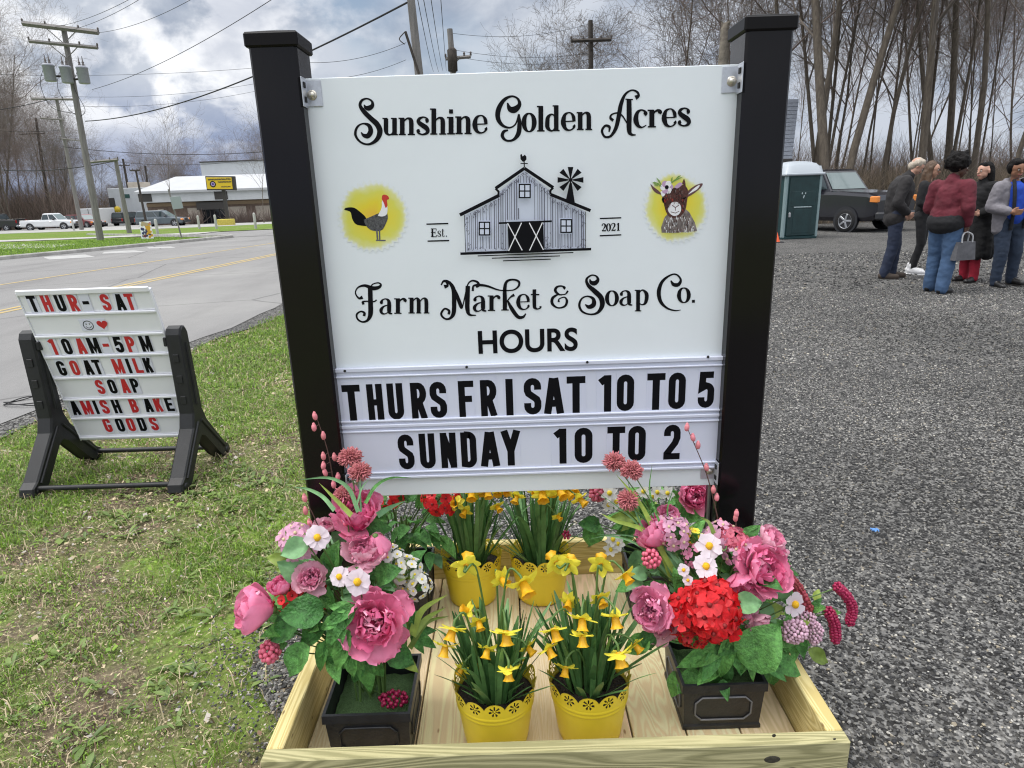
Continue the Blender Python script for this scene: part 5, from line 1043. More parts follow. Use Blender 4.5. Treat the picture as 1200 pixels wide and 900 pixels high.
B.daisy(831, 640, 1.54, 32, (-.1, -.75, .65)); B.daisy(827, 664, 1.50, 32, (.1, -.65, .75)); B.daisy(931, 708, 1.50, 32, (.3, -.85, .25), 6); B.daisy(801, 668, 1.50, 16, (0, -.8, .6)); B.daisy(806, 680, 1.49, 14, (0, -.8, .6)); B.dome(812, 627, 1.6, 22, (0, -.6, .8), 5, .5, [M_DAF[0], M_DAISY[1]], 'yellow_primrose')
B.berries(763, 655, 1.55, 23, 36, .24, M_BERRY); B.berries(931, 740, 1.50, 34, 110, .13, M_LACE, (1, .6, 1), 'lace_flower'); B.berries(955, 742, 1.54, 24, 80, .15, M_LACE, (.8, .6, 1.4), 'lace_flower'); B.berries(944, 724, 1.55, 26, 70, .14, M_LACE, (1, .6, .8), 'lace_flower')
for pts, d in (([(982, 688), (991, 697), (999, 712), (996, 728)], 13), ([(972, 717), (978, 732), (979, 748)], 14), ([(927, 680), (936, 692), (946, 712)], 15)):
    mb = MB(); q = [at_y(a, b, 1.56) for a, b in pts]; r_ = size_at(d/2, q[0])
    for v in spline(q, 5): mb.add(berries(v, r_*.75, 22, r_*.3, rnd.random()).v, berries(v, r_*.75, 22, r_*.3, 1).f, 0, True)
    B.stems.tube(stem_path(B.b, Vector(q[0])), .0018, 5); B.stems.tube([Vector(v) for v in q], .0018, 5); B.put(mb, 'astilbe_plume', M_MBERRY if d != 15 else [mat('dull_red_plume', (.30, .04, .05), .6, island=.3)])
B.allium(720, 541, 1.70, 25, (-.1, -.3, 1)); B.allium(740, 551, 1.67, 26, (.1, -.3, 1)); B.allium(736, 586, 1.64, 25, (.1, -.5, .8))
B.willow([(845, 625), (836, 585), (826, 550), (806, 503)], [(805, 501), (812, 513), (818, 522), (828, 548), (836, 574), (840, 583), (844, 612)], 1.66); B.willow([(858, 640), (862, 620), (863, 602)], [(863, 602), (862, 607)], 1.6)
for pts, m, wp in (([(795, 690), (765, 640), (745, 600), (735, 560)], 1, 3), ([(788, 680), (770, 630), (750, 590), (722, 556)], 2, 7), ([(800, 690), (780, 630), (762, 580), (764, 545)], 0, 3), ([(790, 670), (760, 625), (720, 610), (705, 602)], 2, 6), ([(790, 680), (750, 640), (715, 628), (690, 632)], 1, 3), ([(800, 680), (780, 640), (752, 605), (738, 598)], 1, 3), ([(806, 690), (790, 640), (782, 600), (790, 570)], 0, 3), ([(800, 690), (770, 650), (745, 612), (700, 576)], 1, 3), ([(795, 660), (775, 640), (740, 628), (700, 626)], 1, 3), ([(840, 640), (832, 614), (820, 606)], 2, 5)): B.blade(pts, 1.62, wp, m)
for px, py, y, L, Wr, a, m, tow in ((893, 757, 1.44, 66, .8, 60, 0, .1), (878, 707, 1.44, 34, .75, 10, 1, .2), (820, 770, 1.46, 60, .55, 190, 0, .4), (850, 772, 1.46, 54, .5, 250, 0, .5), (745, 756, 1.48, 34, .7, 200, 0, .3), (760, 752, 1.48, 28, .7, 300, 0, .3), (812, 625, 1.62, 46, .4, 60, 0, .1), (800, 640, 1.6, 44, .45, 80, 0, .1), (790, 660, 1.58, 40, .5, 110, 1, .1), (795, 682, 1.55, 38, .6, 100, 0, .1), (880, 780, 1.46, 40, .5, 280, 0, .5), (905, 790, 1.5, 40, .6, 300, 0, .4), (915, 745, 1.52, 50, .6, 330, 0, .2), (940, 760, 1.55, 46, .5, 310, 0, .3), (850, 660, 1.58, 40, .5, 120, 0, .1), (920, 690, 1.52, 30, .6, 80, 1, .1), (918, 765, 1.52, 44, .55, 300, 0, .2), (770, 690, 1.56, 36, .6, 140, 0, .2), (748, 672, 1.56, 24, .7, 160, 1, .2), (842, 790, 1.5, 50, .6, 265, 0, .3), (870, 745, 1.5, 50, .6, 290, 0, .1), (845, 755, 1.48, 46, .6, 200, 0, .2), (960, 770, 1.56, 30, .6, 330, 2, .2), (905, 715, 1.55, 34, .6, 20, 2, .2)): B.leafpx(px, py, y, L, Wr, a, m, tow)
B.filler(64, at_y(850, 690, 1.6), (.2, .10, .16), .075, (0, 0, 1), 5); B.filler(30, at_y(850, 768, 1.55), (.16, .1, .06), .085, (0, 0), 6); B.filler(20, at_y(770, 680, 1.6), (.07, .06, .08), .07, (0, 1), 61); B.filler(14, at_y(940, 725, 1.58), (.07, .05, .07), .05, (0, 2), 8); B.finish()
# planters behind, in the shade of the sign
c = at_z(462, 668, .23)
t = planter_box('flower_planter', 'black square planter of dark leaves and red geranium behind the left flower bunch', c.x+.01, 2.08, .235, .17, GPL); B = Bouquet(t, (c.x+.01, 2.08, FZ+.12))
B.dome(515, 582, 2.04, 46, (0, -.6, .8), 20, .36, M_HYD, 'red_geranium'); B.dome(455, 575, 2.1, 46, (0, -.6, .8), 18, .36, M_HYD, 'red_geranium'); B.filler(60, at_y(478, 612, 2.1), (.16, .1, .12), .085, (0, 0), 11); B.filler(10, at_y(500, 640, 2.05), (.06, .05, .05), .07, (0, 1), 12)
for px in (470, 482, 490, 476): B.stem(at_y(px, 605, 2.06), .003)
B.finish()
c = at_z(775, 655, .23)
t = planter_box('flower_planter', 'black square planter with small white narcissus and a pink peony under the sign corner', c.x-.01, 2.06, .235, .17, GPL); B = Bouquet(t, (c.x-.01, 2.06, FZ+.12))
B.peony(813, 583, 2.0, 44, (.2, -.7, .5), .7, None, 55); 
for px, py, d in ((714, 578, 24), (722, 588, 22), (713, 592, 18), (754, 576, 20), (770, 577, 20), (782, 578, 20), (718, 632, 22), (716, 644, 20), (724, 637, 20), (765, 582, 18)): 
    mb = MB(); p = at_y(px, py, 1.98); floret(mb, p, (rnd.uniform(-.4, .3), -.8, .5), size_at(d/2, p), 6, 0, 1, .1, px, .6, 'point', .28); B.stem(p, .002); B.put(mb, 'white_narcissus', M_WCL)
B.berries(700, 578, 2.0, 20, 40, .26, [M_SALM[0]]); B.berries(664, 627, 2.02, 10, 14, .35, M_MBERRY)
for px, py, y, L, Wr, a, m, tow in ((694, 628, 1.99, 32, .8, 250, 0, .3), (690, 615, 1.99, 26, .8, 160, 0, .2), (735, 605, 2.02, 44, .4, 170, 2, .3), (760, 592, 2.02, 36, .5, 60, 0, .1), (800, 590, 2.03, 40, .6, 120, 0, .1), (730, 625, 2.02, 40, .5, 220, 0, .2), (745, 660, 1.95, 30, .7, 260, 1, .3), (815, 605, 2.03, 40, .5, 200, 0, .2)): B.leafpx(px, py, y, L, Wr, a, m, tow)
B.filler(34, at_y(765, 612, 2.08), (.12, .08, .09), .07, (0, 0, 2), 15); B.finish()

# ---------------------------------------------------------------- yellow pots of daffodils
def pot_mesh():
    """tin pot with two beads and a scalloped rim whose flower shaped openings are really cut out"""
    mb = MB(); H, r0, r1 = .150, .079, .1045
    prof = [(0, .001), (r0-.004, .001), (r0, .005)]+[(r0+(r1-r0)*z/H, z) for z in (.02, .05, .08, .094, .097)]+[(r0+(r1-r0)*.1/H+.002, .0995), (r0+(r1-r0)*.102/H, .1025), (r0+(r1-r0)*.107/H, .107), (r0+(r1-r0)*.11/H+.002, .1095), (r0+(r1-r0)*.112/H, .1125), (r0+(r1-r0)*.116/H, .116)]
    mb.lathe(prof, 48, 0); NS, NC, NR = 13, 28, 20; vs = {}; V = []; Fc = []
    def vid(i, j):
        i = i % (NS*NC)
        if (i, j) not in vs:
            a = 2*pi*i/(NS*NC); lx = (i % NC)/NC*2-1; top = .012+.027*math.sqrt(max(0, 1-(lx*.93)**2)); z = .116+top*j/NR; r_ = r0+(r1-r0)*z/H+(.0012 if j == NR else 0); vs[i, j] = len(V); V.append((r_*math.cos(a), r_*math.sin(a), z))
        return vs[i, j]
    for i in range(NS*NC):
        lx = ((i+.5) % NC)/NC*2-1; top = .012+.027*math.sqrt(max(0, 1-(lx*.93)**2)); hw = pi*.102/NS
        for j in range(NR):
            x, z = lx*hw, top*(j+.5)/NR-.0195; rr = math.hypot(x, z); an = math.atan2(z, x)
            if .0028 < rr < .0142 and abs(((an-pi/2)*7/(2*pi)+.5) % 1-.5) < .17+.09*math.sin(min(1, (rr-.0028)/.0114)*pi): continue
            Fc.append((vid(i, j), vid(i+1, j), vid(i+1, j+1), vid(i, j+1)))
    mb.add(V, Fc, 0, True); return mb
pot0 = pot_mesh().build('tin_pot', M_YPOT); pot_me = pot0.data; bpy.data.objects.remove(pot0)
def daffodils(px, py, label, blooms, yfix, nleaf, seed, zr=.218, hmax=.30):
    r = random.Random(seed); c = at_z(px, py, zr); t = thing('potted_daffodils', label, 'potted plant', (c.x, yfix, FZ), 0, 'yellow tin pots of daffodils')
    p = bpy.data.objects.new('tin_pot', pot_me); COL.objects.link(p); p.parent = t; p.rotation_euler.z = r.random(); p.scale = (1.08, 1.08, 1.22)
    mb = MB(); rows = [[(0.096*q/5*math.cos(2*pi*i/24), .096*q/5*math.sin(2*pi*i/24), .118+.010*mnoise.noise(Vector((q*.8, i*.5, seed)))-.003*q/5) for i in range(25)] for q in range(6)]; mb.grid(rows); so = mb.build('potting_soil', M_PSOIL, t); so.scale = (1.08, 1.08, 1.2)
    mb = MB()
    for i in range(nleaf):
        a = r.random()*2*pi; rr = .055*math.sqrt(r.random()); b = Vector((rr*math.cos(a), rr*math.sin(a), .137)); L = hmax*r.uniform(.55, 1.0); ln = r.uniform(.02, .42) if i % 6 else r.uniform(.6, 1.25); d = Vector((math.cos(a)*ln, math.sin(a)*ln, 1)).normalized(); bend = r.uniform(.05, .5)*(1+ln)+(r.uniform(1.5, 3) if i % 9 == 4 else 0); W = r.uniform(.012, .0195); s_ = Vector((-math.sin(a+r.uniform(-.8, .8)), math.cos(a), 0)).normalized(); n_ = 8; q = b.copy(); rows = []
        for k in range(n_+1):
            u = k/n_; w_ = W/2*(.85+.3*u if u < .55 else (1.015)*math.sqrt(max(.0, 1-((u-.55)/.46)**2))); e = s_.cross(d).normalized(); rows.append([q-s_*w_+e*w_*.25, q, q+s_*w_+e*w_*.25]); q = q+d*(L/n_); d = (d+Vector((math.cos(a), math.sin(a), -.5))*(bend/n_*.33*u*2)).normalized()
        mb.grid(rows)
    mb.build('leaves', DLEAF, t)
    for bx_, by_, yy, ax, s_ in blooms:
        P0 = at_y(bx_, by_, yy); M = frame(P0, ax, r.random()*6); mb = MB(); k = s_
        for i in range(6): petal(mb, M, i*pi/3+r.uniform(-.12, .12), .037*k*r.uniform(.9, 1.08), .027*k, r.uniform(-.35, .25), r.uniform(-.35, .15), .12, .04, 'point', 0, .004, 6, 4, 0, r.random())
        bl = mb.build('daffodil_bloom', M_DAF[0], t, True)
        mb = MB(); n_ = 24; prof = [(.006, -.002), (.009, .004), (.0105, .014), (.0115, .022), (.0145, .029), (.0165, .031)]; V = []
        for q, z in prof:
            for i in range(n_): w_ = q*(1+(.10*math.sin(i*6*2*pi/n_) if z > .025 else 0)); V.append(M @ Vector((w_*k*math.cos(2*pi*i/n_), w_*k*math.sin(2*pi*i/n_), z*k)))
        mb.add(V, [(a*n_+i, a*n_+(i+1) % n_, (a+1)*n_+(i+1) % n_, (a+1)*n_+i) for a in range(len(prof)-1) for i in range(n_)], 0, True); mb.ball(M @ Vector((0, 0, .003*k)), .007*k, 6, 0); mb.build('trumpet', M_DAF[1], bl, True)
        mb = MB(); A = Vector(ax).normalized(); b0 = Vector((c.x+r.uniform(-.03, .03), yfix+r.uniform(-.03, .03), FZ+.137)); nk = P0-A*.022; mid = Vector(((b0.x+nk.x*2)/3, (b0.y+nk.y*2)/3, nk.z+.004)); mb.tube([Vector(v) for v in spline([b0, b0.lerp(mid, .6)+Vector((0, 0, .01)), mid, nk, P0], 5)], [.003]*15+[.0035]*6, 6); mb.build('flower_stem', M_STEM, t, True)
    t.rotation_euler.x = R(-4.5); t.location.z -= .003
DN = (0, -.5, -.85)
daffodils(579, 814, 'yellow tin pot of daffodils with one small bloom low over its rim, front row', [(545, 673, 1.42, (.1, .75, .3), 1.05), (587, 686, 1.46, (.5, -.6, -.2), .85), (613, 693, 1.40, (.35, -.7, -.55), 1.25), (530, 746, 1.38, (-.3, -.55, -.8), 1.05), (521, 766, 1.37, (-.2, -.5, -.9), .9), (593, 752, 1.34, (.05, -.45, -.95), 1.05), (596, 796, 1.31, (.0, -.45, -.95), .85), (548, 722, 1.47, (-.5, -.2, .4), .7), (541, 790, 1.4, (-.5, -.3, -.8), .6), (560, 735, 1.44, (.2, -.6, -.5), .8), (618, 765, 1.42, (.6, -.5, -.5), .8), (571, 770, 1.36, (-.2, -.6, -.7), .8)], 1.46, 96, 1, .24, .27)
daffodils(693, 803, 'yellow tin pot of daffodils with an unopened bud among blooms, in the front row', [(653, 668, 1.46, (-.3, .7, .2), 1.0), (667, 672, 1.44, (.3, .7, .15), .95), (707, 670, 1.46, (.1, .75, .2), .95), (735, 682, 1.44, (.3, -.55, -.4), .85), (650, 748, 1.36, (.25, -.5, -.8), 1.0), (684, 736, 1.36, (-.05, -.55, -.8), 1.0), (684, 756, 1.34, (.0, -.45, -.95), .9), (723, 732, 1.38, (.1, -.45, -.9), 1.0), (727, 776, 1.34, (.15, -.4, -.9), 1.1), (643, 770, 1.35, (.4, -.5, -.7), .85), (745, 762, 1.42, (.6, -.4, -.6), .8), (668, 712, 1.46, (-.2, -.7, -.3), .8), (705, 708, 1.45, (.2, -.7, -.4), .85), (664, 790, 1.37, (-.2, -.5, -.8), .8)], 1.472, 100, 2, .24, .28)
daffodils(552, 649, 'yellow tin pot of daffodils behind, with its front free of other leaves', [(552, 583, 2.0, (.0, -.7, -.5), 1.1), (562, 578, 2.02, (.3, -.7, -.4), 1.0), (571, 581, 2.0, (.1, -.6, -.6), 1.0), (583, 578, 2.04, (0, -.7, -.4), 1.0), (534, 597, 1.98, (-.2, -.7, .2), .8), (590, 578, 2.04, (.4, -.6, -.3), 1.), (593, 577, 2.03, (.1, -.6, -.3), .9), (545, 605, 1.99, (-.3, -.6, -.4), .8), (582, 600, 1.99, (.4, -.6, -.4), .75)], 2.118, 70, 3, .24, .36)
daffodils(633, 649, 'yellow tin pot of daffodils behind, with blooms rising just under the sign edge', [(636, 584, 1.98, (.05, -.7, -.5), 1.25), (656, 582, 1.98, (.35, -.7, -.4), 1.15), (664, 583, 2.0, (.5, -.5, -.4), 1.0), (680, 592, 1.97, (.6, -.5, -.5), 1.0), (606, 588, 2.0, (-.3, -.6, -.6), .9), (654, 612, 1.97, (.4, -.5, -.3), .6), (648, 578, 2.03, (0, -.6, -.4), 1.), (672, 578, 2.03, (.2, -.6, -.2), .9), (626, 577, 2.03, (.1, -.6, -.3), .9)], 2.118, 74, 4, .24, .36)
# ---------------------------------------------------------------- bare winter trees
def bark_mat(name, a, b):
    return mat(name, a, .9, col2=b, scale=6, bump=.6, bscale=25, stretch=(3, 3, .5))
M_BARK = bark_mat('grey_brown_bark', (.066, .053, .041), (.15, .124, .095)); M_TWIGS = mat('dark_twigs', (.165, .14, .12), .9, var=.3, scale=1.5); M_TWIGR = mat('reddish_twigs', (.18, .138, .12), .9, var=.3, scale=1.5)
def gen_tree(seed, H, r0, clear=.35, spread=.55, dens=1., forks=1, fine=3):
    r = random.Random(seed); tr, cr = MB(), MB()
    def grow(p, d, L, rad, lvl):
        n = (7, 5, 4, 3, 2)[lvl]; sides = (8, 5, 4, 3, 3)[lvl]; pts = [p.copy()]; rr = [rad]; q = p.copy(); dd = d.copy()
        for i in range(n):
            wob = (.04, .16, .22, .28, .3)[lvl]
            dd = (dd+Vector((r.gauss(0, wob), r.gauss(0, wob), r.gauss(0, wob*.6)+(.02, .10, .10, .05, .02)[lvl]))).normalized(); q = q+dd*(L/n); pts.append(q.copy()); rr.append(max(.0062, rad*(1-(i+1)/n*(.72 if lvl == 0 else .8))))
        (tr if lvl == 0 else cr).tube(pts, rr, sides, 0, False)
        if lvl >= fine+1 or lvl == 4: return
        k = int((17, 8, 5, 4)[lvl]*dens*r.uniform(.8, 1.2))
        for i in range(k):
            t = (clear+(1-clear)*((i+r.random())/k)) if lvl == 0 else .2+.8*(i+r.random())/k
            j = min(n-1, int(t*n)); f = t*n-j; b = pts[j].lerp(pts[j+1], f); ax = (pts[j+1]-pts[j]).normalized(); a = r.random()*2*pi; o = ax.orthogonal().normalized(); o = Matrix.Rotation(a, 3, ax) @ o
            ang = r.uniform(.45, 1.0)*spread*1.4 if lvl == 0 else r.uniform(.4, 1.0); nd = (ax*math.cos(ang)+o*math.sin(ang)).normalized(); pr_ = rr[j]+(rr[j+1]-rr[j])*f
            grow(b, nd, L*((.52-.25*(t-clear) if lvl == 0 else .5)*r.uniform(.7, 1.25)), pr_*r.uniform(.35, .62), lvl+1)
    for k in range(forks):
        d = Vector((r.gauss(0, .018)+(.08*(k*2-1) if forks > 1 else 0), r.gauss(0, .05), 1)).normalized(); base = Vector((.25*k, 0, -.1)); grow(base, d, H*(1-.1*k), r0*.44*(1-.2*k), 0)
        tr.tube([base+Vector((0, 0, -.1)), base+d*.25, base+d*.7], [r0*1.0, r0*.8, r0*.61], 8, 0, False)
    return tr, cr
TREE_ME = []
for s, H, r0, cl, spd, dn, fk, red in ((1, 19, .26, .30, .50, 1.0, 1, 0), (2, 17, .20, .35, .45, 1., 1, 1), (3, 20, .30, .38, .55, 1., 2, 0), (4, 15, .13, .30, .42, 1., 1, 1), (5, 13, .10, .25, .5, .9, 1, 0), (6, 18, .24, .25, .7, 1.05, 1, 1), (7, 11, .12, .12, .95, 1.1, 2, 0)):
    a, b = gen_tree(s, H, r0, cl, spd, dn, fk); ta = a.build('trunk', M_BARK); tb = b.build('crown', M_TWIGR if red else M_TWIGS); TREE_ME.append((ta.data, tb.data, H)); bpy.data.objects.remove(ta); bpy.data.objects.remove(tb)
def tree(k, x, y, label, group, sc=1., rz=0., lean=(0, 0), name='bare_tree', fat=1.):
    t = thing(name, label, 'tree', (x, y, ground_z(x, y)), rz, group); t.rotation_euler = (lean[0]*.5, lean[1]*.5, rz); t.scale = (sc*fat, sc*fat, sc)
    for nm, me in zip(('trunk', 'crown'), TREE_ME[k][:2]):
        o = bpy.data.objects.new(nm, me); COL.objects.link(o); o.parent = t
    return t
GR = 'bare trees of the wood behind the gravel lot'; GL = 'bare trees of the far wood across the road'
# named large trunks on the right (pixel of the trunk foot, distance along Y)
for px, Y, k, sc, lean, lab in ((980, 27, 2, 1.15, (0, .03), 'thick twin trunked bare tree rising behind the dark pickup truck'), (958, 30, 0, 1.0, (0, .05), 'tall bare tree with a dark trunk between the portable toilet and the pickup truck'), (934, 33, 5, 1.0, (0, .02), 'crooked bare tree beside the shingle roofed house'), (1083, 27, 0, 1.05, (0, .03), 'tall dark slim bare tree above the long haired woman'), (1140, 29, 1, 1.1, (0, .06), 'dark bare tree leaning to the right over the woman in a black coat'), (1188, 24, 3, 1.2, (0, .12), 'slanting bare tree at the right edge of the wood'), (1112, 32, 2, .95, (0, -.05), 'bare tree behind the curly haired woman'), (1040, 31, 1, .95, (0, 0), 'bare tree just right of the pickup truck')):
    p = at_z(px, 225, .9); x = (px-600)/FPX*(Y*.965)*1.0; tree(k, x, Y, lab, GR, sc, rnd.uniform(0, 6), lean, fat=1.35)
nR = 0; tries = 0
while nR < 46 and tries < 4000:
    tries += 1; Y = rnd.uniform(30, 66); X = rnd.uniform(.42*Y, 1.05*Y)
    tree(rnd.choice((0, 1, 1, 2, 3, 3, 4, 5)), X, Y, 'bare tree standing deep in the brown wood behind the gravel lot', GR, rnd.uniform(.75, 1.1), rnd.uniform(0, 6.28), (rnd.gauss(0, .02), rnd.gauss(0, .025))); nR += 1
for X, Y, k, sc, lab in ((3.6, 44, 6, 1.0, 'wide crowned bare tree above the sign top near the cross armed pole'), (2.3, 47, 4, .62, 'small bare tree whose twigs show over the middle of the sign top'), (5.0, 46, 6, .7, 'small bushy bare tree beside the cross armed pole'), (9.5, 38, 5, .8, 'bare tree with spreading limbs over the right half of the sign top'), (13, 40, 6, 1.1, 'broad bare tree over the sign top near the right post'), (11.2, 34, 1, .68, 'slender bare tree over the sign top beside the broken trunk'), (15.5, 44, 0, .78, 'tall bare tree directly left of the right post top'), (17.5, 36, 5, .78, 'bare tree rising behind the right post cap')):
    tree(k, X, Y, lab, GR, sc, rnd.uniform(0, 6))
# broken trunk stub over the sign
mb = MB(); mb.tube([(10.35, 32, 0), (10.4, 32, 5), (10.45, 32, 9.55)], [.32, .26, .2], 10); mb.tube([(10.45, 32, 9.4), (10.5, 32, 9.9), (10.62, 32, 10.1)], [.24, .2, .05], 8)
# far wood, left
nL = 0
while nL < 92:
    Y = rnd.uniform(84, 130); X = rnd.uniform(-1.02*Y, -.36*Y) if nL < 74 else rnd.uniform(-.62*Y, -.30*Y)
    if X > -.635*Y: Y = rnd.uniform(128, 150); X = rnd.uniform(-.62*Y, -.25*Y)
    left = X < -.68*Y
    tree(rnd.choice((0, 1, 2, 3, 5, 5, 6)), X, Y, 'bare tree of the far wood behind the parked vehicles', GL, rnd.uniform(.6, 1.0)*(1.12 if left else .72), rnd.uniform(0, 6.28), (rnd.gauss(0, .05), rnd.gauss(0, .05))); nL += 1
for px, Y, k, sc, lab in ((12, 78, 6, 1.35, 'wide forked bare tree at the far left edge behind the black pickup'), (30, 80, 2, .95, 'twin stemmed bare tree standing before the far wood above the white pickup'), (86, 82, 5, .7, 'bushy bare tree behind the two leaning utility poles')):
    tree(k, (px-600)/FPX*Y*.985, Y, lab, GL, sc, rnd.uniform(0, 6))
# brushwood at the foot of both woods
def thicket(name, n, xf, yr, hr, m):
    y = nr.uniform(*yr, n); x = xf(n, y); k = np.array([ground_z(a, b) for a, b in zip(x, y)]); h = nr.uniform(*hr, n)
    V = np.zeros((n, 3, 3, 3)); a = nr.normal(0, .35, (n, 2)); 
    for lv, (t, rr) in enumerate(((0, .018), (.55, .012), (1, .003))):
        cx = x+a[:, 0]*h*t*t; cy = y+a[:, 1]*h*t*t
        for j in range(3):
            an = 2*pi*j/3; V[:, lv, j] = np.stack([cx+rr*math.cos(an)*1.1, cy+rr*math.sin(an)*1.1, k+h*t*.95], 1)
    b = (np.arange(n)*9)[:, None]; f = []
    for lv in range(2):
        for j in range(3): f.append(b+np.array([[lv*3+j, lv*3+(j+1) % 3, lv*3+3+(j+1) % 3, lv*3+3+j]]))
    return tag(np_mesh(name, V.reshape(-1, 3), np.concatenate(f), m), kind='stuff')
M_BRUSH = mat('dry_brown_brush', (.19, .15, .105), .9, island=.5); M_BRUSHR = mat('reddish_brown_brush', (.165, .125, .10), .9, island=.5)
thicket('undergrowth', 11000, lambda n, y: nr.uniform(.36, 1.0, n)*y, (26.5, 46), (.8, 2.6), M_BRUSH)
thicket('undergrowth', 9000, lambda n, y: nr.uniform(.33, 1.0, n)*y, (46, 72), (1.5, 5.5), M_BRUSHR)
thicket('undergrowth', 16000, lambda n, y: nr.uniform(-1.0, -.635, n)*y, (83, 105), (1.2, 6.5), M_BRUSHR)
thicket('undergrowth', 7000, lambda n, y: nr.uniform(-.68, -.3, n)*y, (126, 150), (2, 7.5), M_BRUSHR)

# ---------------------------------------------------------------- utility poles and wires
M_POLE = mat('weathered_pole_wood', (.135, .128, .122), .9, col2=(.245, .232, .222), scale=7, bump=.5, bscale=30, stretch=(3, 3, .25)); M_DPOLE = mat('dark_pole_wood', (.05, .042, .036), .9, var=.4, scale=8); M_CAN = mat('grey_transformer_can', (.30, .31, .36), .5, var=.1); M_WIRE = mat('black_cable', (.012, .012, .014), .7); M_INS = mat('ceramic_insulator', (.10, .085, .08), .4)
PIX = {}
def pole(label, foot, top, r0, m, arms=(), name='utility_pole', Y=None, extra=None):
    if Y is None: g = at_ground(*foot)
    else:
        g = at_y(foot[0], foot[1], Y); g.z = ground_z(g.x, g.y)
    tp = at_y(top[0], top[1], g.y); t = thing(name, label, 'utility pole', g, 0, 'wooden utility poles'); mb = MB(); mb.tube([g+Vector((0, 0, -.3)), g.lerp(tp, .5), tp], [r0, r0*.85, r0*.68], 12); mb.build('pole_shaft', m, t, True)
    for fr, wl, wr, tilt, th in arms:
        c = g.lerp(tp, fr)-Vector((0, r0+.06, 0)); mb = MB(); a = c+Vector((-wl, 0, tilt*wl)); b = c+Vector((wr, 0, -tilt*wr)); mb.tube([a, b], th, 4, 0, True, False)
        for s_, L in ((-1, wl), (1, wr)):
            if L > .7: mb.tube([c+Vector((s_*L*.45, -.02, -s_*tilt*L*.45)), c+Vector((0, .02, -L*.38))], .022, 5)
        arm = mb.build('crossarm', m, t, True)
        for e in (a, b, a.lerp(b, .3), a.lerp(b, .74)):
            mb = MB(); mb.lathe([(.0, .16), (.03, .16), (.05, .1), (.03, .08), (.05, .05), (.03, .02), (.03, -.02)], 8, 0, e+Vector((0, 0, th*.5))); mb.build('insulator', M_INS, arm, True)
    return t, g, tp
t, g1, tp1 = pole('tall leaning wooden pole with two crossarms and three grey transformer cans across the road', (118, 283), (74, 30), .17, M_POLE, ((.985, 1.75, 1.75, .14, .12), (.915, 1.6, 1.6, .12, .085)))
for fr, dx in ((.79, -.82), (.78, -.02), (.775, .78)):
    c = g1.lerp(tp1, fr)+Vector((dx, -.38, 0)); mb = MB(); mb.lathe([(0, -.36), (.22, -.36), (.25, -.33), (.25, .30), (.27, .31), (.27, .36), (.2, .42), (0, .44)], 16, 0, c); can = mb.build('transformer_can', M_CAN, t, True)
    mb = MB()
    for q in (-.08, .1): mb.lathe([(.05, .4), (.06, .5), (.035, .52), (.06, .58), (.03, .62), (.012, .85)], 8, 0, c+Vector((q, 0, 0)))
    mb.build('bushing', M_INS, can, True); mb = MB(); mb.tube([c+Vector((0, .2, -.1)), g1.lerp(tp1, fr)+Vector((0, -.05, -.1))], .05, 6); mb.build('can_bracket', M_DPOLE, can, True)
    mb = MB(); mb.tube(spline([c+Vector((-.2, -.05, .25)), c+Vector((-.55, 0, -.5)), c+Vector((-.3, .1, -1.5)), g1.lerp(tp1, fr-.18)], 6), .014, 4); mb.build('loop_wire', M_WIRE, t, True)
t, g2, tp2 = pole('leaning wooden pole with short braced crossarm standing behind the transformer pole', (96, 270), (66, 114), .2, M_POLE, ((.985, 2.2, 1.8, .05, .11), (.84, 1.7, .5, .1, .08), (.70, .2, 1.7, .15, .07)))
t, g3, tp3 = pole('thin dark pole rising out of the far wood at left', (57, 252), (42, 138), .2, M_DPOLE, ((.86, 2.2, 1.0, 0, .06),), Y=88)
t, g4, tp4 = pole('short weathered pole leaning before the white warehouse', (152, 274), (135, 185), .17, M_POLE, ((.97, 1.9, .3, -.05, .09),))
t, g5, tp5 = pole('slim black pole in front of the white warehouse wall', (171, 259), (159, 199), .13, M_DPOLE, ((.99, .5, .5, 0, .08),), Y=70)
t, g5b, tp5b = pole('dark pole just visible above the white warehouse roof', (155, 250), (144, 186), .2, M_DPOLE, ((.9, .9, .9, .05, .06),), Y=95)
t, g5c, tp5c = pole('distant thin pole over the white commercial roof', (176, 245), (170, 194), .2, M_DPOLE, (), Y=110)
t, g6, tp6 = pole('thick wooden pole rising behind the sign top with a dark conduit on its side', (512, 262), (474, -70), .125, M_POLE, ((.97, 1.1, 1.1, 0, .08),), Y=17)
mb = MB(); a = at_y(492, 90, 16.75); b = at_y(475, 37, 16.75); mb.tube([Vector((a.x+.02, a.y, .2)), a, b], .035, 6); mb.tube(spline([b, at_y(472, 40, 16.7), at_y(468, 46, 16.7), at_y(474, 52, 16.7)], 5), .012, 4); mb.build('conduit', M_DPOLE, t, True)
t, g7, tp7 = pole('grey pole with a short side bracket over the middle of the sign top', (545, 258), (527, 34), .17, M_POLE, ((.56+.30, .25, .8, -.05, .07),), Y=30)
c = at_y(530, 68, 29.7); mb = MB(); mb.lathe([(0, -.5), (.2, -.5), (.2, .3), (.1, .4), (0, .4)], 10, 0, c); mb.build('transformer_can', M_DPOLE, t, True)
t, g8, tp8 = pole('dark pole with a wide crossarm above the right half of the sign top', (694, 250), (692, 24), .16, M_DPOLE, ((.905, .95, .95, 0, .085),), Y=34)
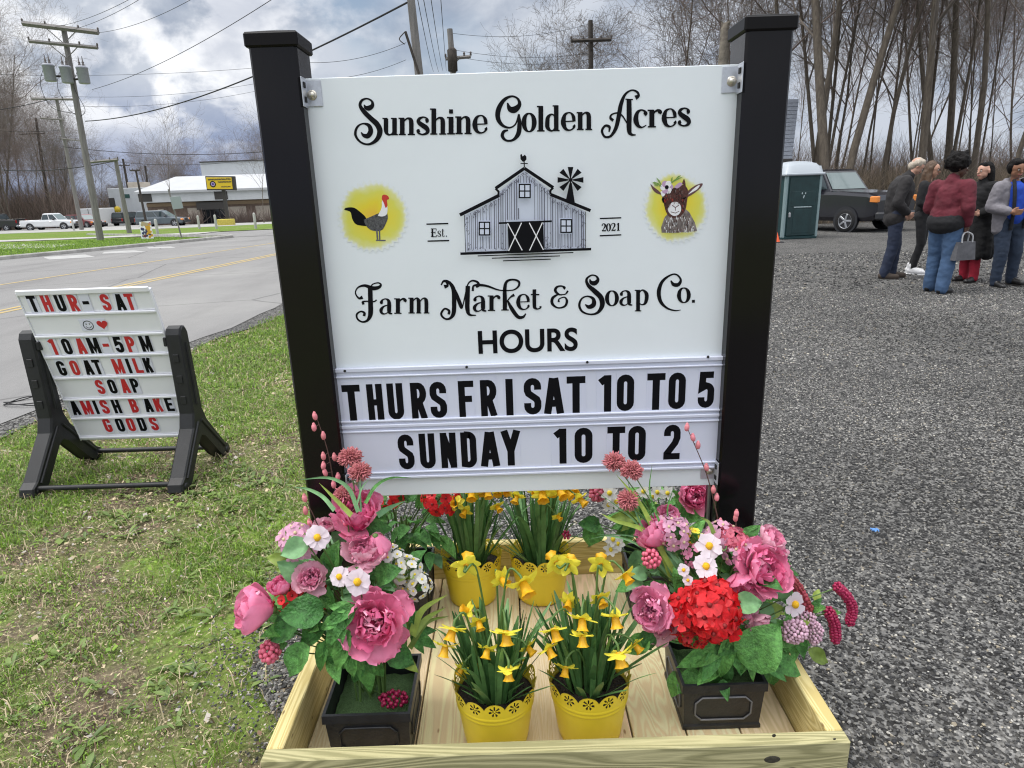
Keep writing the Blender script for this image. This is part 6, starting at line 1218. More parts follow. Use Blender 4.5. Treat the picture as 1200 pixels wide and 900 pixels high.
# broken trunk becomes a thing
t = thing('tree_stump', 'pale broken bare trunk standing up between twigs beside the right post', 'tree', (10.4, 32, 0), 0, None)
mb2 = mb = MB(); sx = at_y(848, 60, 32).x; sz = at_y(848, 34, 32).z; mb.tube([(sx, 32, 0), (sx, 32, sz-3), (sx+.02, 32, sz)], [.34, .26, .20], 10); mb.tube([(sx, 32, sz-.1), (sx+.05, 32, sz+.15), (sx+.2, 32, sz+.3)], [.2, .17, .04], 8); mb.tube([(sx, 32, sz-.05), (sx-.15, 32, sz+.3)], [.14, .03], 6); mb.build('trunk', mat('pale_dead_wood', (.20, .175, .14), .9, var=.4, scale=5), t, True)
def wire(label, a, ya, b, yb, sag, r_=.022, dy=0):
    A = at_y(a[0], a[1], ya) if len(a) == 2 else Vector(a); B = at_y(b[0], b[1], yb) if len(b) == 2 else Vector(b); pts = []
    for i in range(25):
        u = i/24; q = A.lerp(B, u); q.z -= sag*4*u*(1-u); pts.append(q)
    mb = MB(); mb.tube(pts, r_*(.85 if r_ > .024 and 'heavy' in label else .62), 5); return tag(mb.build('overhead_wire', M_WIRE), label, 'wire', 'overhead wires')
wire('heavy cable sagging from the thick pole behind the sign to the transformer pole', (477, 3), 16.8, (100, 142), g1.y, .55, .026)
wire('heavy cable entering from the left edge to the braced crossarm pole', (-60, 134), g2.y, (60, 116), g2.y, .25, .04)
wire('wire climbing steeply from the transformer pole to the top edge of the view', (108, 105), g1.y, (345, -18), 20, .3, .017)
wire('upper wire of the close pair leaving the crossarm top', (62, 32), g1.y, (185, -20), 24, .2, .014); wire('lower wire of the close pair leaving the crossarm top', (80, 36), g1.y, (205, -28), 23, .2, .014)
wire('wire leaving the second crossarm towards the upper right', (107, 39), g1.y, (260, -22), 22, .3, .014)
wire('long thin wire crossing the sky level with the transformer cans', (-40, 86), 60, (330, 77), 60, .4, .022)
wire('long thin wire crossing just below the middle clouds', (60, 112), 60, (330, 92), 60, .6, .02)
wire('long thin wire at the height of the braced crossarm', (80, 124), 60, (330, 100), 60, .6, .018)
wire('dark wire running above the white warehouse to the left post', (74, 172), 62, (330, 176), 62, .5, .04); wire('thin wire close beneath the dark wire above the warehouse', (140, 190), 72, (330, 181), 72, .6, .03)
wire('bundled cable between the braced pole and the short warehouse pole', (0, 199), 55, (138, 188), g4.y, .3, .05); wire('thin wire low over the far trees at left', (-30, 150), 80, (75, 152), 80, .3, .025)
wire('guy wire from the transformer pole down to the lawn', tuple(g1.lerp(tp1, .45)), 0, (112, 190), g1.y+.1, 0, .014)
for i, (a, b) in enumerate((((488, -8), (508, 84)), ((495, -8), (514, 84)), ((504, -8), (519, 83)), ((516, -8), (523, 83)))):
    wire(('leftmost', 'second', 'third', 'rightmost')[i]+' of four wires running down to the sign top beside the thick pole', a, 9.5, b, 26+i, .12, .009)
wire('thin service wire from the grey pole to the cross armed pole', (530, 39), 30, (690, 28), 34, .3, .013); wire('upper of two thin wires between the grey pole and the twigs', (530, 58), 30, (690, 62), 34, .25, .012); wire('lower of two thin wires between the grey pole and the twigs', (532, 66), 30, (690, 70), 34, .25, .012)
wire('thin wire crossing the grey sky left of the thick pole', (340, 72), 40, (476, 50), 40, .4, .02); wire('faint lower wire left of the thick pole', (340, 92), 40, (476, 70), 40, .4, .018)

# ---------------------------------------------------------------- buildings
M_WSIDE = mat('white_metal_cladding', (.52, .54, .56), .5, var=.05, scale=1.5); M_WROOF = mat('white_mansard_roof', (.42, .43, .45), .5, var=.06, scale=.8); M_BRN = mat('brown_brick_wall', (.16, .115, .09), .85, var=.25, scale=3); M_PALEPANEL = mat('pale_panel', (.42, .37, .31), .7, var=.15, scale=1.5); M_DGLASS = mat('dark_glass', (.012, .014, .018), .12, spec=.7); M_DTRIM = mat('dark_trim', (.04, .036, .034), .6); M_SHIN = mat('grey_shingle', (.13, .145, .175), .85, var=.35, scale=10, stretch=(1, 1, 3)); M_TAN = mat('tan_siding', (.42, .38, .31), .8, var=.1)
BY = at_ground(250, 262.5).y
def bx(px, Y=BY): return at_y(px, 240, Y).x
def bz(px, py, Y=BY): return at_y(px, py, Y).z
b0 = at_ground(250, 262.5)
gz = ground_z(b0.x, BY); xl, xr = bx(172), bx(352)
ST_ = thing('commercial_building', 'low white roofed commercial building with brown brick front and dark entrance across the road', 'building', (b0.x, BY, gz))
def prow(name, x0, x1, z0, z1, y0, dep, m, parent=ST_): mb = MB(); mb.box(((x0+x1)/2, y0+dep/2, (z0+z1)/2), (x1-x0, dep, z1-z0), 0, .02); return mb.build(name, m, parent, True)
zt = bz(250, 235); zf = bz(250, 222); zr_ = bz(250, 204)
wall = prow('wall', xl, xr, gz-.3, zt, BY, 22, M_BRN)
prow('fascia', xl-.4, xr+.4, zt-.02, zf, BY-.9, 23, M_WSIDE)
mb = MB(); mb.add([(xl-.6, BY-1.2, zf), (xr+.6, BY-1.2, zf), (xr+.6, BY+3.5, zr_), (xl+2.2, BY+3.5, zr_), (xl-.6, BY+20, zf), (xl+2.2, BY+20, zr_)], [(0, 1, 2, 3), (0, 3, 5, 4)]); mb.add([(xl-.6, BY-1.2, zf), (xr+.6, BY-1.2, zf), (xr+.6, BY-1.2, zf-.25), (xl-.6, BY-1.2, zf-.25)], [(0, 1, 2, 3)]); mb.build('mansard_roof', M_WROOF, ST_, True)
prow('upper_storey', bx(242, BY+9), xr+8, zr_-1.2, bz(250, 190, BY+9), BY+9, 12, M_WSIDE); prow('roof_cap', bx(241, BY+8.9), xr+8, bz(250, 190, BY+9), bz(250, 190, BY+9)+.12, BY+8.8, 12.3, M_DTRIM)
for a, b in ((184, 191), (219, 233), (265, 288), (299, 316)): prow('pale_panel', bx(a), bx(b), gz+.25, zt-.75, BY-.06, .1, M_PALEPANEL)
prow('lintel', xl, xr, zt-.5, zt-.1, BY-.1, .1, mat('tan_lintel', (.27, .2, .13), .8))
prow('entrance', bx(236), bx(263), gz+.05, zt-.7, BY-.2, .25, M_DGLASS); prow('entrance_hood', bx(233), bx(265), zt-1.0, zt-.15, BY-.7, .6, M_DTRIM)
for px in (241, 246, 251, 257): prow('door_mullion', bx(px)-.05, bx(px)+.05, gz+.05, zt-1, BY-.25, .05, M_DTRIM)
for px in (176, 264): prow('vent', bx(px)-.7, bx(px)+.8, zt+.1, zf-.15, BY-.98, .08, M_DTRIM)
# white warehouse to its left
WY = 90.; gx = bx(150, WY); wz = ground_z(gx, WY)
WH = thing('warehouse', 'white metal clad warehouse with a small green sign and a yellow round mark', 'building', (gx, WY, wz)); c0, c1 = bx(129, WY), bx(170, WY)
mb = MB(); zh = bz(140, 220.5, WY); mb.box(((c0+c1)/2+3, WY+9, (wz-.3+zh)/2), (c1-c0+6, 18, zh-wz+.3), 0, .03)
for i in range(34): mb.box((c0+.2+(c1-c0)*i/34, WY-.012, (wz+zh)/2), (.05, .03, zh-wz-.1), 0)
mb.build('wall', M_WSIDE, WH, True); prow('dark_door', c0-.02, c0+.75, wz, wz+3.6, WY-.05, .2, M_DTRIM, WH); prow('green_sign', bx(145, WY), bx(154, WY), bz(150, 232, WY), bz(150, 227.5, WY), WY-.1, .1, mat('dark_green_board', (.02, .07, .06), .5), WH); prow('roof_unit', bx(144, WY), bx(162, WY), zh, bz(150, 213, WY), WY+2, 2, M_PALEPANEL, WH)
mb = MB(); mb.lathe([(0, -.08), (.42, -.08), (.42, 0)], 20, 0, (bx(137, WY), WY-.03, bz(137, 245.5, WY)), 'y'); mb.build('yellow_mark', mat('yellow_board', (.62, .45, .03), .5), WH, True)
# yellow pylon sign
g = at_y(264, 264, 66); g.z = ground_z(g.x, g.y); PY = thing('pylon_sign', 'yellow roadside pylon sign with a dark round emblem on a black post', 'sign', g)
def pz(px, py): return at_y(px, py, 66)
a, b = pz(245.5, 222), pz(273, 207.5); mb = MB(); mb.box((pz(264, 240).x, 66.1, (g.z+b.z)/2), (.3, .3, b.z-g.z-.2), 0, .02); mb.build('post', M_DTRIM, PY, True)
Rr = Matrix.Rotation(R(2), 3, 'Y'); mb = MB(); mb.box(((a.x+b.x)/2, 66, (a.z+b.z)/2), (b.x-a.x+.3, .5, b.z-a.z+.25), 0, .03, Rr); cab = mb.build('sign_cabinet', M_DTRIM, PY, True)
mb = MB(); mb.box(((a.x+b.x)/2-.06, 65.73, (a.z+b.z)/2), (b.x-a.x, .05, b.z-a.z), 0, .01, Rr); mb.build('yellow_face', mat('yellow_sign_face', (.66, .46, .02), .4), cab, True)
pr = Print(((a.x+b.x)/2, 65.69, (a.z+b.z)/2), (1, 0, 0), (0, 0, 1), (0, -1, 0), .004); wv, hv = (b.x-a.x), (b.z-a.z)
pr.disc((-.28*wv, -.06*hv), .27*hv, 0, 20); pr.disc((-.28*wv, -.06*hv), .18*hv, 1, 16); pr.disc((-.28*wv, -.06*hv), .11*hv, 2, 14)
pr.mb.build('emblem', [M_INK, mat('lilac_face', (.4, .33, .55), .5), mat('violet_face', (.08, .04, .22), .5)], cab, True)
pr = Print(((a.x+b.x)/2, 65.69, (a.z+b.z)/2), (1, 0, 0), (0, 0, 1), (0, -1, 0), .004)
for x0, x1, z, h in ((-.44, .46, .33, .13), (-.06, .46, .10, .12), (.04, .4, -.32, .07)):     # rows of lettering, unreadable at this distance
    x = x0
    while x < x1: wl = rnd.uniform(.028, .05); pr.stroke([(x*wv, (z-h/2)*hv), (x*wv, (z+h/2)*hv)], .02*wv); pr.stroke([(x*wv, (z+rnd.uniform(-.4, .4)*h)*hv), ((x+wl*.7)*wv, (z+rnd.uniform(-.4, .4)*h)*hv)], .02*hv+.03); x += wl
pr.mb.build('lettering', M_DTRIM, cab, True)
mb = MB(); mb.box((g.x+.3, 65.6, g.z+.3), (1.6, .5, .7), 0, .05); tag(mb.build('concrete_base', mat('yellow_painted_base', (.5, .42, .08), .8, var=.3)), 'low yellow painted block at the foot of the pylon sign', 'block')
# roadside plate sign seen from behind, poster, marker posts
g = at_y(213, 279, 33); g.z = ground_z(g.x, g.y); t = thing('road_sign', 'grey back of a square road sign on a thin post in the far lawn', 'sign', g)
mb = MB(); mb.box((g.x-.12, g.y, g.z+1.2), (.06, .05, 2.4), 0, .005, Matrix.Rotation(R(-6), 3, 'Y')); mb.build('post', M_POLE, t, True)
a, b = at_y(202, 245, 32.9), at_y(212, 230, 32.9); mb = MB(); mb.box(((a.x+b.x)/2, 32.9, (a.z+b.z)/2), (b.x-a.x, .02, b.z-a.z), 0, .004, Matrix.Rotation(R(-5), 3, 'Y')); mb.build('plate', mat('dull_aluminium', (.33, .37, .38), .5, metal=.3), t, True)
g = at_ground(172, 281.5); t = thing('yard_poster', 'colourful poster on a white wire stand in the far lawn', 'sign', g); Yp = g.y
q = [at_y(163, 260, Yp), at_y(176, 259, Yp), at_y(180, 280, Yp), at_y(166, 281, Yp)]; mb = MB(); mb.prism([q[3], q[2], q[1], q[0]], (0, .03, 0)); pan = mb.build('panel', M_SWHITE, t, True)
pr = Print((q[3].x, Yp-.001, q[3].z), (1, 0, 0), (0, 0, 1), (0, -1, 0), .002); wq, hq = q[2].x-q[3].x, q[0].z-q[3].z; sk = (q[0].x-q[3].x)
for k_ in range(46):
    u, v = rnd.uniform(.1, .9), rnd.uniform(.12, .93); m_ = (0 if v > .75 else (2 if u > .5 else 3)) if rnd.random() < .7 else rnd.randint(0, 4); pr.disc((u*wq+sk*v, v*hq), rnd.uniform(.04, .10), m_, 7)
pr.mb.build('picture', [mat('tan_ink', (.45, .36, .22), .5), mat('pink_ink', (.5, .2, .25), .5), mat('orange_ink', (.62, .33, .03), .5), mat('navy_ink', (.03, .04, .12), .5), mat('maroon_ink', (.15, .03, .05), .5)], pan, True)
mb = MB()
for k_ in (.15, .85): mb.tube([(q[3].x+wq*k_, Yp+.01, g.z-.05), (q[3].x+wq*k_, Yp+.01, q[3].z+.05)], .02, 5)
mb.build('wire_stand', M_INS, t, True)
for px, py, h, lab in ((185, 275, .9, 'thin grey marker post between the poster and the road sign'), (234, 269, 1.0, 'short pale marker post left of the yellow pylon'), (254, 269, 1.0, 'short pale marker post beside the yellow pylon base'), (300, 269, 1.0, 'short pale marker post near the left sign post'), (87, 271, 1.1, 'short grey bollard before the white pickup front')):
    g = at_ground(px, py); mb = MB(); mb.lathe([(.09, -.1), (.09, h), (.06, h+.07), (0, h+.09)], 10, 0, g); tag(mb.build('marker_post', mat('grey_post_paint', (.4, .4, .38), .7)), lab, 'post', 'marker posts along the parking lot')
# shrubs and two small trees before the commercial building
def small_tree(px, Y, H, lab, cat='tree'):
    g = at_y(px, 250, Y); t = thing('small_tree', lab, cat, (g.x, Y, ground_z(g.x, Y))); a, b = gen_tree(int(px), H, .10, .35, .6, .8, 1, 2); a.build('trunk', M_BARK, t); b.build('crown', M_TWIGS, t)
small_tree(205, 74, 9.2, 'small bare street tree behind the grey suv'); small_tree(308, 72, 8.6, 'small bare street tree beside the left sign post')
for px in (178, 185, 224, 231, 271, 277, 283, 290, 297, 313):
    g = at_y(px, 250, BY-1.6); t = thing('leafless_shrub', 'leafless round shrub in the row along the commercial building front', 'shrub', (g.x, BY-1.6, gz), 0, 'shrubs along the commercial building'); mb = MB()
    for k_ in range(60):
        a = rnd.random()*6.28; e = rnd.uniform(.3, 1.4); L = rnd.uniform(.8, 1.9); d = Vector((math.cos(a)*math.cos(e), math.sin(a)*math.cos(e)*.6, math.sin(e))); mb.tube([(0, 0, 0), d*L*.5, d*L+Vector((0, 0, .2))], [.03, .022, .008], 3, 0, False)
    mb.build('stems', M_TWIGR, t)
# house with a grey shingle roof, right, behind the post
HY = 27.; hx1 = at_y(931, 150, HY).x; hz = bz(930, 187, HY); hr_ = at_y(936, 116, HY+3.6)
HS = thing('house', 'small house with a steep grey shingle roof half hidden by the right post', 'house', (hx1-4.5, HY+3, 0))
prow('wall', hx1-9, hx1-.25, 0, hz+.15, HY+.4, 6.4, M_TAN, HS)
mb = MB(); e0 = Vector((hx1, HY, hz)); e1 = Vector((hr_.x, HY+3.6, hr_.z)); n = 15
for i in range(n):
    a, b = e0.lerp(e1, i/n), e0.lerp(e1, (i+1)/n); mb.add([(a.x, a.y-.03, a.z), (a.x-9.4, a.y-.03, a.z), (b.x-9.4, b.y, b.z), (b.x, b.y, b.z)], [(0, 1, 2, 3)]); mb.add([(a.x, a.y-.03, a.z), (a.x-9.4, a.y-.03, a.z), (a.x-9.4, a.y, a.z-.03), (a.x, a.y, a.z-.03)], [(0, 1, 2, 3)])
mb.add([(e1.x, e1.y, e1.z), (e1.x-9.4, e1.y, e1.z), (e0.x-9.4, HY+7.2, hz), (e0.x, HY+7.2, hz)], [(0, 1, 2, 3)]); mb.add([e0+Vector((-.26, .1, -.05)), (e0.x-.26, HY+7.1, hz-.05), e1+Vector((-.26, 0, -.05))], [(0, 1, 2)]); roof = mb.build('roof', M_SHIN, HS, True)
mb = MB(); mb.box((hx1-4.7, HY-.06, hz-.04), (9.4, .09, .16), 0, .02); mb.build('gutter', M_DTRIM, roof, True)
# ---------------------------------------------------------------- vehicles
M_TYRE = mat('tyre_rubber', (.012, .012, .013), .85); M_RIM = mat('alloy_rim', (.5, .51, .53), .3, metal=.8); M_CGLASS = mat('car_glass', (.035, .05, .055), .05, spec=1.); M_WSC = mat('sky_reflection_windscreen', (.15, .20, .20), .06, spec=1.); M_LAMP = mat('clear_lamp', (.65, .66, .68), .1, spec=.8); M_AMBER = mat('amber_lamp', (.75, .25, .05), .25); M_REDLAMP = mat('red_lamp', (.32, .012, .012), .25); M_CHROME = mat('chrome', (.6, .61, .63), .15, metal=1.); M_BUMP = mat('dark_bumper', (.025, .026, .03), .5)  # M_WSC: reflected sky is painted into the windscreen's pale teal base colour
def carpaint(name, c): return mat(name, c, .28, coat=.6, var=.04, scale=2)
def vehicle(name, label, cat, loc, rz, L, W, H, kind, paint, group=None):
    """x forward, built as lofted body + tapered cab + bed, with wheels, lamps, glass, bumpers and mirrors as parts"""
    t = thing(name, label, cat, loc, rz, group); zb = H*((.655 if L > 5.65 else .60) if kind != 'sedan' else .63); w = W/2; r_ = .37 if kind != 'sedan' else .32
    def ring(x, zl, zh, f, cr=.10): ww = w*f; return [(x, -ww*.94, zl), (x, ww*.94, zl), (x, ww, zl+.12), (x, ww*1.0, zh-cr*1.3), (x, ww*.965, zh-cr*.4), (x, ww*.86, zh), (x, -ww*.86, zh), (x, -ww*.965, zh-cr*.4), (x, -ww*1.0, zh-cr*1.3), (x, -ww, zl+.12)]
    def loft(secs): mb = MB(); rs = [ring(*q) for q in secs]; n = 10; mb.add([p for q in rs for p in q], [(i*n+j, i*n+(j+1) % n, (i+1)*n+(j+1) % n, (i+1)*n+j) for i in range(len(rs)-1) for j in range(n)], 0, False); mb.add(rs[0], [tuple(range(9, -1, -1))]); mb.add(rs[-1], [tuple(range(10))]); return mb
    xf = L/2; hood = zb-.02
    secs = {'pickup': [(-xf, .52, zb-.06, .95), (-xf+.1, .42, zb, .99), (-.1*L, .36, zb, 1), (.2*L, .36, zb, 1), (.24*L, .36, hood+.02, .99), (.44*L, .36, hood-.06, .97), (.485*L, .42, hood-.14, .94), (xf, .5, hood-.3, .88)],
            'suv': [(-xf, .5, zb-.1, .9), (-xf+.12, .36, zb, .97), (0, .32, zb, 1), (.2*L, .32, zb, 1), (.27*L, .32, hood, .98), (.43*L, .34, hood-.10, .95), (.48*L, .4, hood-.2, .9), (xf, .46, hood-.36, .8)],
            'sedan': [(-xf, .45, zb-.2, .84), (-xf+.12, .3, zb-.06, .94), (-.2*L, .26, zb, .99), (.1*L, .26, zb, 1), (.2*L, .26, zb-.03, .99), (.4*L, .28, zb-.16, .94), (.47*L, .34, zb-.26, .87), (xf, .4, zb-.4, .74)]}[kind]
    if kind == 'pickup': cabx = (-.09*L, -.05*L, .13*L, .235*L) if L < 5.65 else (-.2*L, -.17*L, .12*L, .205*L)
    elif kind == 'suv': cabx = (-.485*L, -.44*L, .06*L, .235*L)
    else: cabx = (-.33*L, -.17*L, .05*L, .22*L)
    body = loft(secs).build('body', paint, t)
    xa, xb, xc, xd = cabx; wb, wt = w*.94, w*(.8 if L > 5.65 else .75); z0, z1 = zb-.03, H
    def cabp(x, s, z): f = (z-z0)/(z1-z0); return (x, s*(wb+(wt-wb)*f), z)
    mb = MB(); A = [cabp(xa, -1, z0), cabp(xd, -1, z0), cabp(xc, -1, z1-.06), cabp(xb, -1, z1-.06)]; B_ = [(p[0], -p[1], p[2]) for p in A]; Tp = [(xb+.12, -wt*.86, z1), (xc-.12, -wt*.86, z1), (xc-.12, wt*.86, z1), (xb+.12, wt*.86, z1)]
    mb.add(A+B_+Tp, [(0, 1, 2, 3), (7, 6, 5, 4), (1, 5, 6, 2), (0, 3, 7, 4), (3, 2, 9, 8), (2, 6, 10, 9), (6, 7, 11, 10), (7, 3, 8, 11), (8, 9, 10, 11)]); cab = mb.build('cab', paint, t)
    def lerp3(a, b, u): return Vector(a).lerp(Vector(b), u)
    def pane(q, off, nm, inset=(.06, .06, .10, .10), mt=None):
        a, b, c, d = (Vector(v) for v in q); u0, u1, v0, v1 = inset[0], 1-inset[1], inset[2], 1-inset[3]
        P = lambda u, v: (a.lerp(b, u)).lerp(d.lerp(c, u), v)+Vector(off); mb = MB(); mb.add([P(u0, v0), P(u1, v0), P(u1, v1), P(u0, v1)], [(0, 1, 2, 3)]); return mb.build(nm, mt or M_CGLASS, cab)
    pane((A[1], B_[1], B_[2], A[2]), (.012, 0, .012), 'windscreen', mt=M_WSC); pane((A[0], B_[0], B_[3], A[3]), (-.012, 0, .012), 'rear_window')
    for s, Q in ((-1, A), (1, B_)):
        cuts = {'pickup': (0, .5, 1), 'suv': (0, .33, .64, 1), 'sedan': (0, .5, 1)}[kind]
        for u0, u1 in zip(cuts[:-1], cuts[1:]): pane((lerp3(Q[0], Q[1], u0), lerp3(Q[0], Q[1], u1), lerp3(Q[3], Q[2], u1), lerp3(Q[3], Q[2], u0)), (0, s*.012, .004), 'side_window', (.06, .06, .12, .12))
        mb = MB(); mb.box((xd-.18*1.0-.25, s*(wb+.12), z0+.12), (.14, .2, .17), 0, .03); mb.build('wing_mirror', M_BUMP, t)
        for k in (cuts[1:-1] or (.5,)): x = xa+(xd-xa)*k; mb = MB(); mb.box((x+.1, s*(w*1.0+.004), zb-.2), (.2, .02, .04), 0, .006); mb.build('door_handle', M_CHROME if kind == 'pickup' else paint, t)
    if kind == 'pickup':
        mb = MB(); mb.box(((-xf+xa)/2+.02, 0, zb+.0), (xa+xf-.22, W*.80, .02), 0); mb.build('bed', M_BUMP, t)
        mb = MB()
        for s in (-1, 1): mb.box(((-xf+xa)/2, s*w*.9, zb+.01), (xa+xf-.02, .10, .05), 0, .015)
        mb.box((-xf+.05, 0, zb-.0), (.09, W*.86, .05), 0, .015); mb.build('bed_rail', paint, t)
    for x in (-.315*L, .315*L if kind != 'pickup' else .325*L):
        for s in (-1, 1):
            mb = MB(); mb.lathe([(r_*1.17, 0), (r_*1.17, .012)], 24, 0, (x, s*(w*.985) if s < 0 else s*w*.985, r_+.02), 'y'); mb.add([(x+r_*1.17*math.cos(2*pi*i/24), s*(w*1.0+.004), r_+.02+r_*1.17*math.sin(2*pi*i/24)) for i in range(24)], [tuple(range(24))]); mb.build('wheel_arch', M_BUMP, t)
            c = (x, s*(w-.10), r_); wh = MB(); wh.lathe([(r_*.62, -.11), (r_*.94, -.12), (r_, -.08), (r_, .08), (r_*.94, .12), (r_*.62, .11)], 24, 0, c, 'y'); wheel = wh.build('wheel', M_TYRE, t)
            mb = MB(); yo = s*(w-.10)+s*.085; mb.lathe([(0, s*.02), (r_*.16, s*.02), (r_*.2, s*.0), (r_*.55, -s*.03), (r_*.63, s*.03), (r_*.66, s*.03)], 20, 0, (x, yo, r_), 'y')
            for k in range(5): a = 2*pi*k/5; mb.box((x+math.cos(a)*r_*.36, yo+s*.02, r_+math.sin(a)*r_*.36), (r_*.5, .03, r_*.17), 0, .008, Matrix.Rotation(-a, 3, 'Y'))
            mb.build('rim', M_RIM, wheel)
    zl = hood-.22
    for s in (-1, 1):
        mb = MB(); mb.box((xf-.05*L*.5, s*w*.68, zl-.06), (.05*L*.5+.03, W*.2, .20 if kind != 'sedan' else .13), 0, .03); hl = mb.build('headlight', M_LAMP, t)
        mb = MB(); mb.box((xf-.13, s*w*.885, zl-.05), (.28, W*.075, .20 if kind != 'sedan' else .1), 0, .03); mb.build('indicator', M_AMBER, hl)
        mb = MB(); mb.box((-xf-.0, s*w*.84, zb-.25), (.10, W*.085, .36 if kind != 'sedan' else .2), 0, .02); mb.build('tail_lamp', M_REDLAMP, t)
    mb = MB(); mb.box((xf-.0, 0, zl-.08), (.07, W*.42, .26 if kind != 'sedan' else .12), 0, .03); mb.build('grille', M_CHROME if kind == 'pickup' else M_BUMP, t)
    for x, s in ((xf+.02, 1), (-xf-.02, -1)): mb = MB(); mb.box((x, 0, .52 if kind != 'sedan' else .42), (.18, W*.93, .24), 0, .05); mb.build('bumper', paint if kind == 'sedan' else (M_CHROME if s < 0 and kind == 'pickup' else M_BUMP), t)
    return t
PV = 'vehicles parked across the road'
def park(px, py, rz, *a): g = at_ground(px, py); return vehicle(a[0], a[1], a[2], g, R(rz), *a[3:])
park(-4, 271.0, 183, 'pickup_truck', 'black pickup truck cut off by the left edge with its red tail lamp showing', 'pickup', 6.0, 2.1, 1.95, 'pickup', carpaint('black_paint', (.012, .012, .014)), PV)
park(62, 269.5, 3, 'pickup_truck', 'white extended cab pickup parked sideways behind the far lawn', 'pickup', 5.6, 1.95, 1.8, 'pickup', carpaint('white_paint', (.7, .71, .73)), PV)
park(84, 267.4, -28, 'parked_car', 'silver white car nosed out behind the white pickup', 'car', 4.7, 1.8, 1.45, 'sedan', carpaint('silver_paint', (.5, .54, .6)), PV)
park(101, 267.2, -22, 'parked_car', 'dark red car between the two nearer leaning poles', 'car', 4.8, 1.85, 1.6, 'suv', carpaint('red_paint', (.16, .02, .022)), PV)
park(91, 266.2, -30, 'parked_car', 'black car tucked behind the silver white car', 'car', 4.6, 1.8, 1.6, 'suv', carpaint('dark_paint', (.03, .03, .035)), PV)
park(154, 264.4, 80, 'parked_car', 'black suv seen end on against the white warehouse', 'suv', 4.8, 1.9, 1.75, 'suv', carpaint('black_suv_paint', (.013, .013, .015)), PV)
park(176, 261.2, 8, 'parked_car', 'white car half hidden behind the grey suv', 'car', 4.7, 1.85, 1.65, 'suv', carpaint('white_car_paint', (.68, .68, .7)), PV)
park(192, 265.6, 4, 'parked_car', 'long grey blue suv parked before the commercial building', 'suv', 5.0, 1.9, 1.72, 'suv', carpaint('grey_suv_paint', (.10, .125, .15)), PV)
g = at_ground(117, 266); t = thing('box_trailer', 'white box trailer parked at the edge of the far wood', 'trailer', g, 0, PV); mb = MB(); mb.box((0, 0, 1.35), (2.6, 3.4, 1.9), 0, .06); mb.build('box', mat('trailer_white', (.62, .63, .63), .5, var=.06), t)
mb = MB(); mb.box((0, -1.72, 1.35), (.04, .03, 1.8), 0); mb.build('door_seam', M_BUMP, t)
for s in (-1.15, 1.15): mb = MB(); mb.lathe([(0, -.1), (.34, -.1), (.36, -.06), (.36, .06), (.34, .1), (0, .1)], 16, 0, (s, -.6, .36), 'x'); mb.build('wheel', M_TYRE, t)
# dark pickup on the gravel beside the toilet
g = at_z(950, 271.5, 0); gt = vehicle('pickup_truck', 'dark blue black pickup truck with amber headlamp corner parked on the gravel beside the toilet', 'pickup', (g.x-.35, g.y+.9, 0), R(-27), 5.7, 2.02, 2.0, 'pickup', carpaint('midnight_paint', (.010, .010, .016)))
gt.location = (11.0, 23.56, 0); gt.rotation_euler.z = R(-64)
# portable toilet
M_PT = mat('dark_green_plastic', (.010, .042, .045), .45, var=.2, scale=5); M_PTD = mat('green_door_plastic', (.010, .034, .036), .5, var=.25, scale=5); M_PTR = mat('milky_white_roof', (.42, .46, .50), .4)
a = at_z(913, 281, 0); b = at_z(960, 279.5, 0); ptw = 1.17; PTY = 19.3; pxc = (at_y(913, 240, PTY).x+at_y(961, 240, PTY).x)/2; ptw = (at_y(961, 240, PTY).x-at_y(913, 240, PTY).x)*.92
PT = thing('portable_toilet', 'dark green portable toilet with a white domed roof on the gravel', 'toilet', (pxc, PTY+ptw/2, 0), R(8)); ph = at_y(937, 203, PTY).z; pt_ = at_y(937, 188, PTY).z; hw = ptw/2
mb = MB(); mb.box((0, 0, ph/2+.04), (ptw, ptw, ph-.08), 0, .05); mb.box((0, 0, .06), (ptw*1.02, ptw*1.02, .1), 0, .02); wall = mb.build('cabin', M_PT, PT)
mb = MB()
for s in (-1, 1): mb.box((s*(hw-.03), -hw-.0, ph/2), (.075, .03, ph-.12), 0, .012); mb.box((s*(hw-.0), -hw+.05, ph/2), (.03, .08, ph-.12), 0, .01)
mb.build('corner_trim', mat('pale_grey_trim', (.22, .30, .31), .5), PT)
mb = MB(); mb.box((0, -hw-.015, ph/2), (ptw*.80, .03, ph-.22), 0, .012); mb.box((0, -hw-.032, ph*.28), (ptw*.5, .012, ph*.36), 0, .006); mb.box((0, -hw-.032, ph*.62), (ptw*.66, .012, ph*.22), 0, .006); door = mb.build('door', M_PTD, PT)
mb = MB(); mb.box((0, -hw-.04, ph*.495), (ptw*.5, .012, .03), 0, .004)
for x, z in ((-.05, .70), (.05, .70), (0, .64), (.015, .66)): mb.box((x, -hw-.041, ph*z), (.035, .006, .05), 0, .002)
mb.build('vent_marks', mat('pale_mark', (.35, .42, .44), .6), door); mb = MB(); mb.box((-ptw*.36, -hw-.045, ph*.38), (.06, .05, .13), 0, .01); mb.build('latch', M_RIM, door)
mb = MB(); rows = []
for i in range(13):
    u = i/6-1; row = []
    for j in range(13):
        v = j/6-1; e = max(abs(u), abs(v)); row.append((u*hw*1.12, v*hw*1.12, ph-.04+(pt_-ph+.04)*(1-e**5)**.6*(1-.18*(1-abs(u)) if False else 1)*(.72+.28*(1-u*u*.5-v*v*.5))))
    rows.append(row)
mb.grid(rows); mb.box((0, 0, ph-.03), (ptw*1.12, ptw*1.12, .07), 0, .02); mb.build('roof', M_PTR, PT)
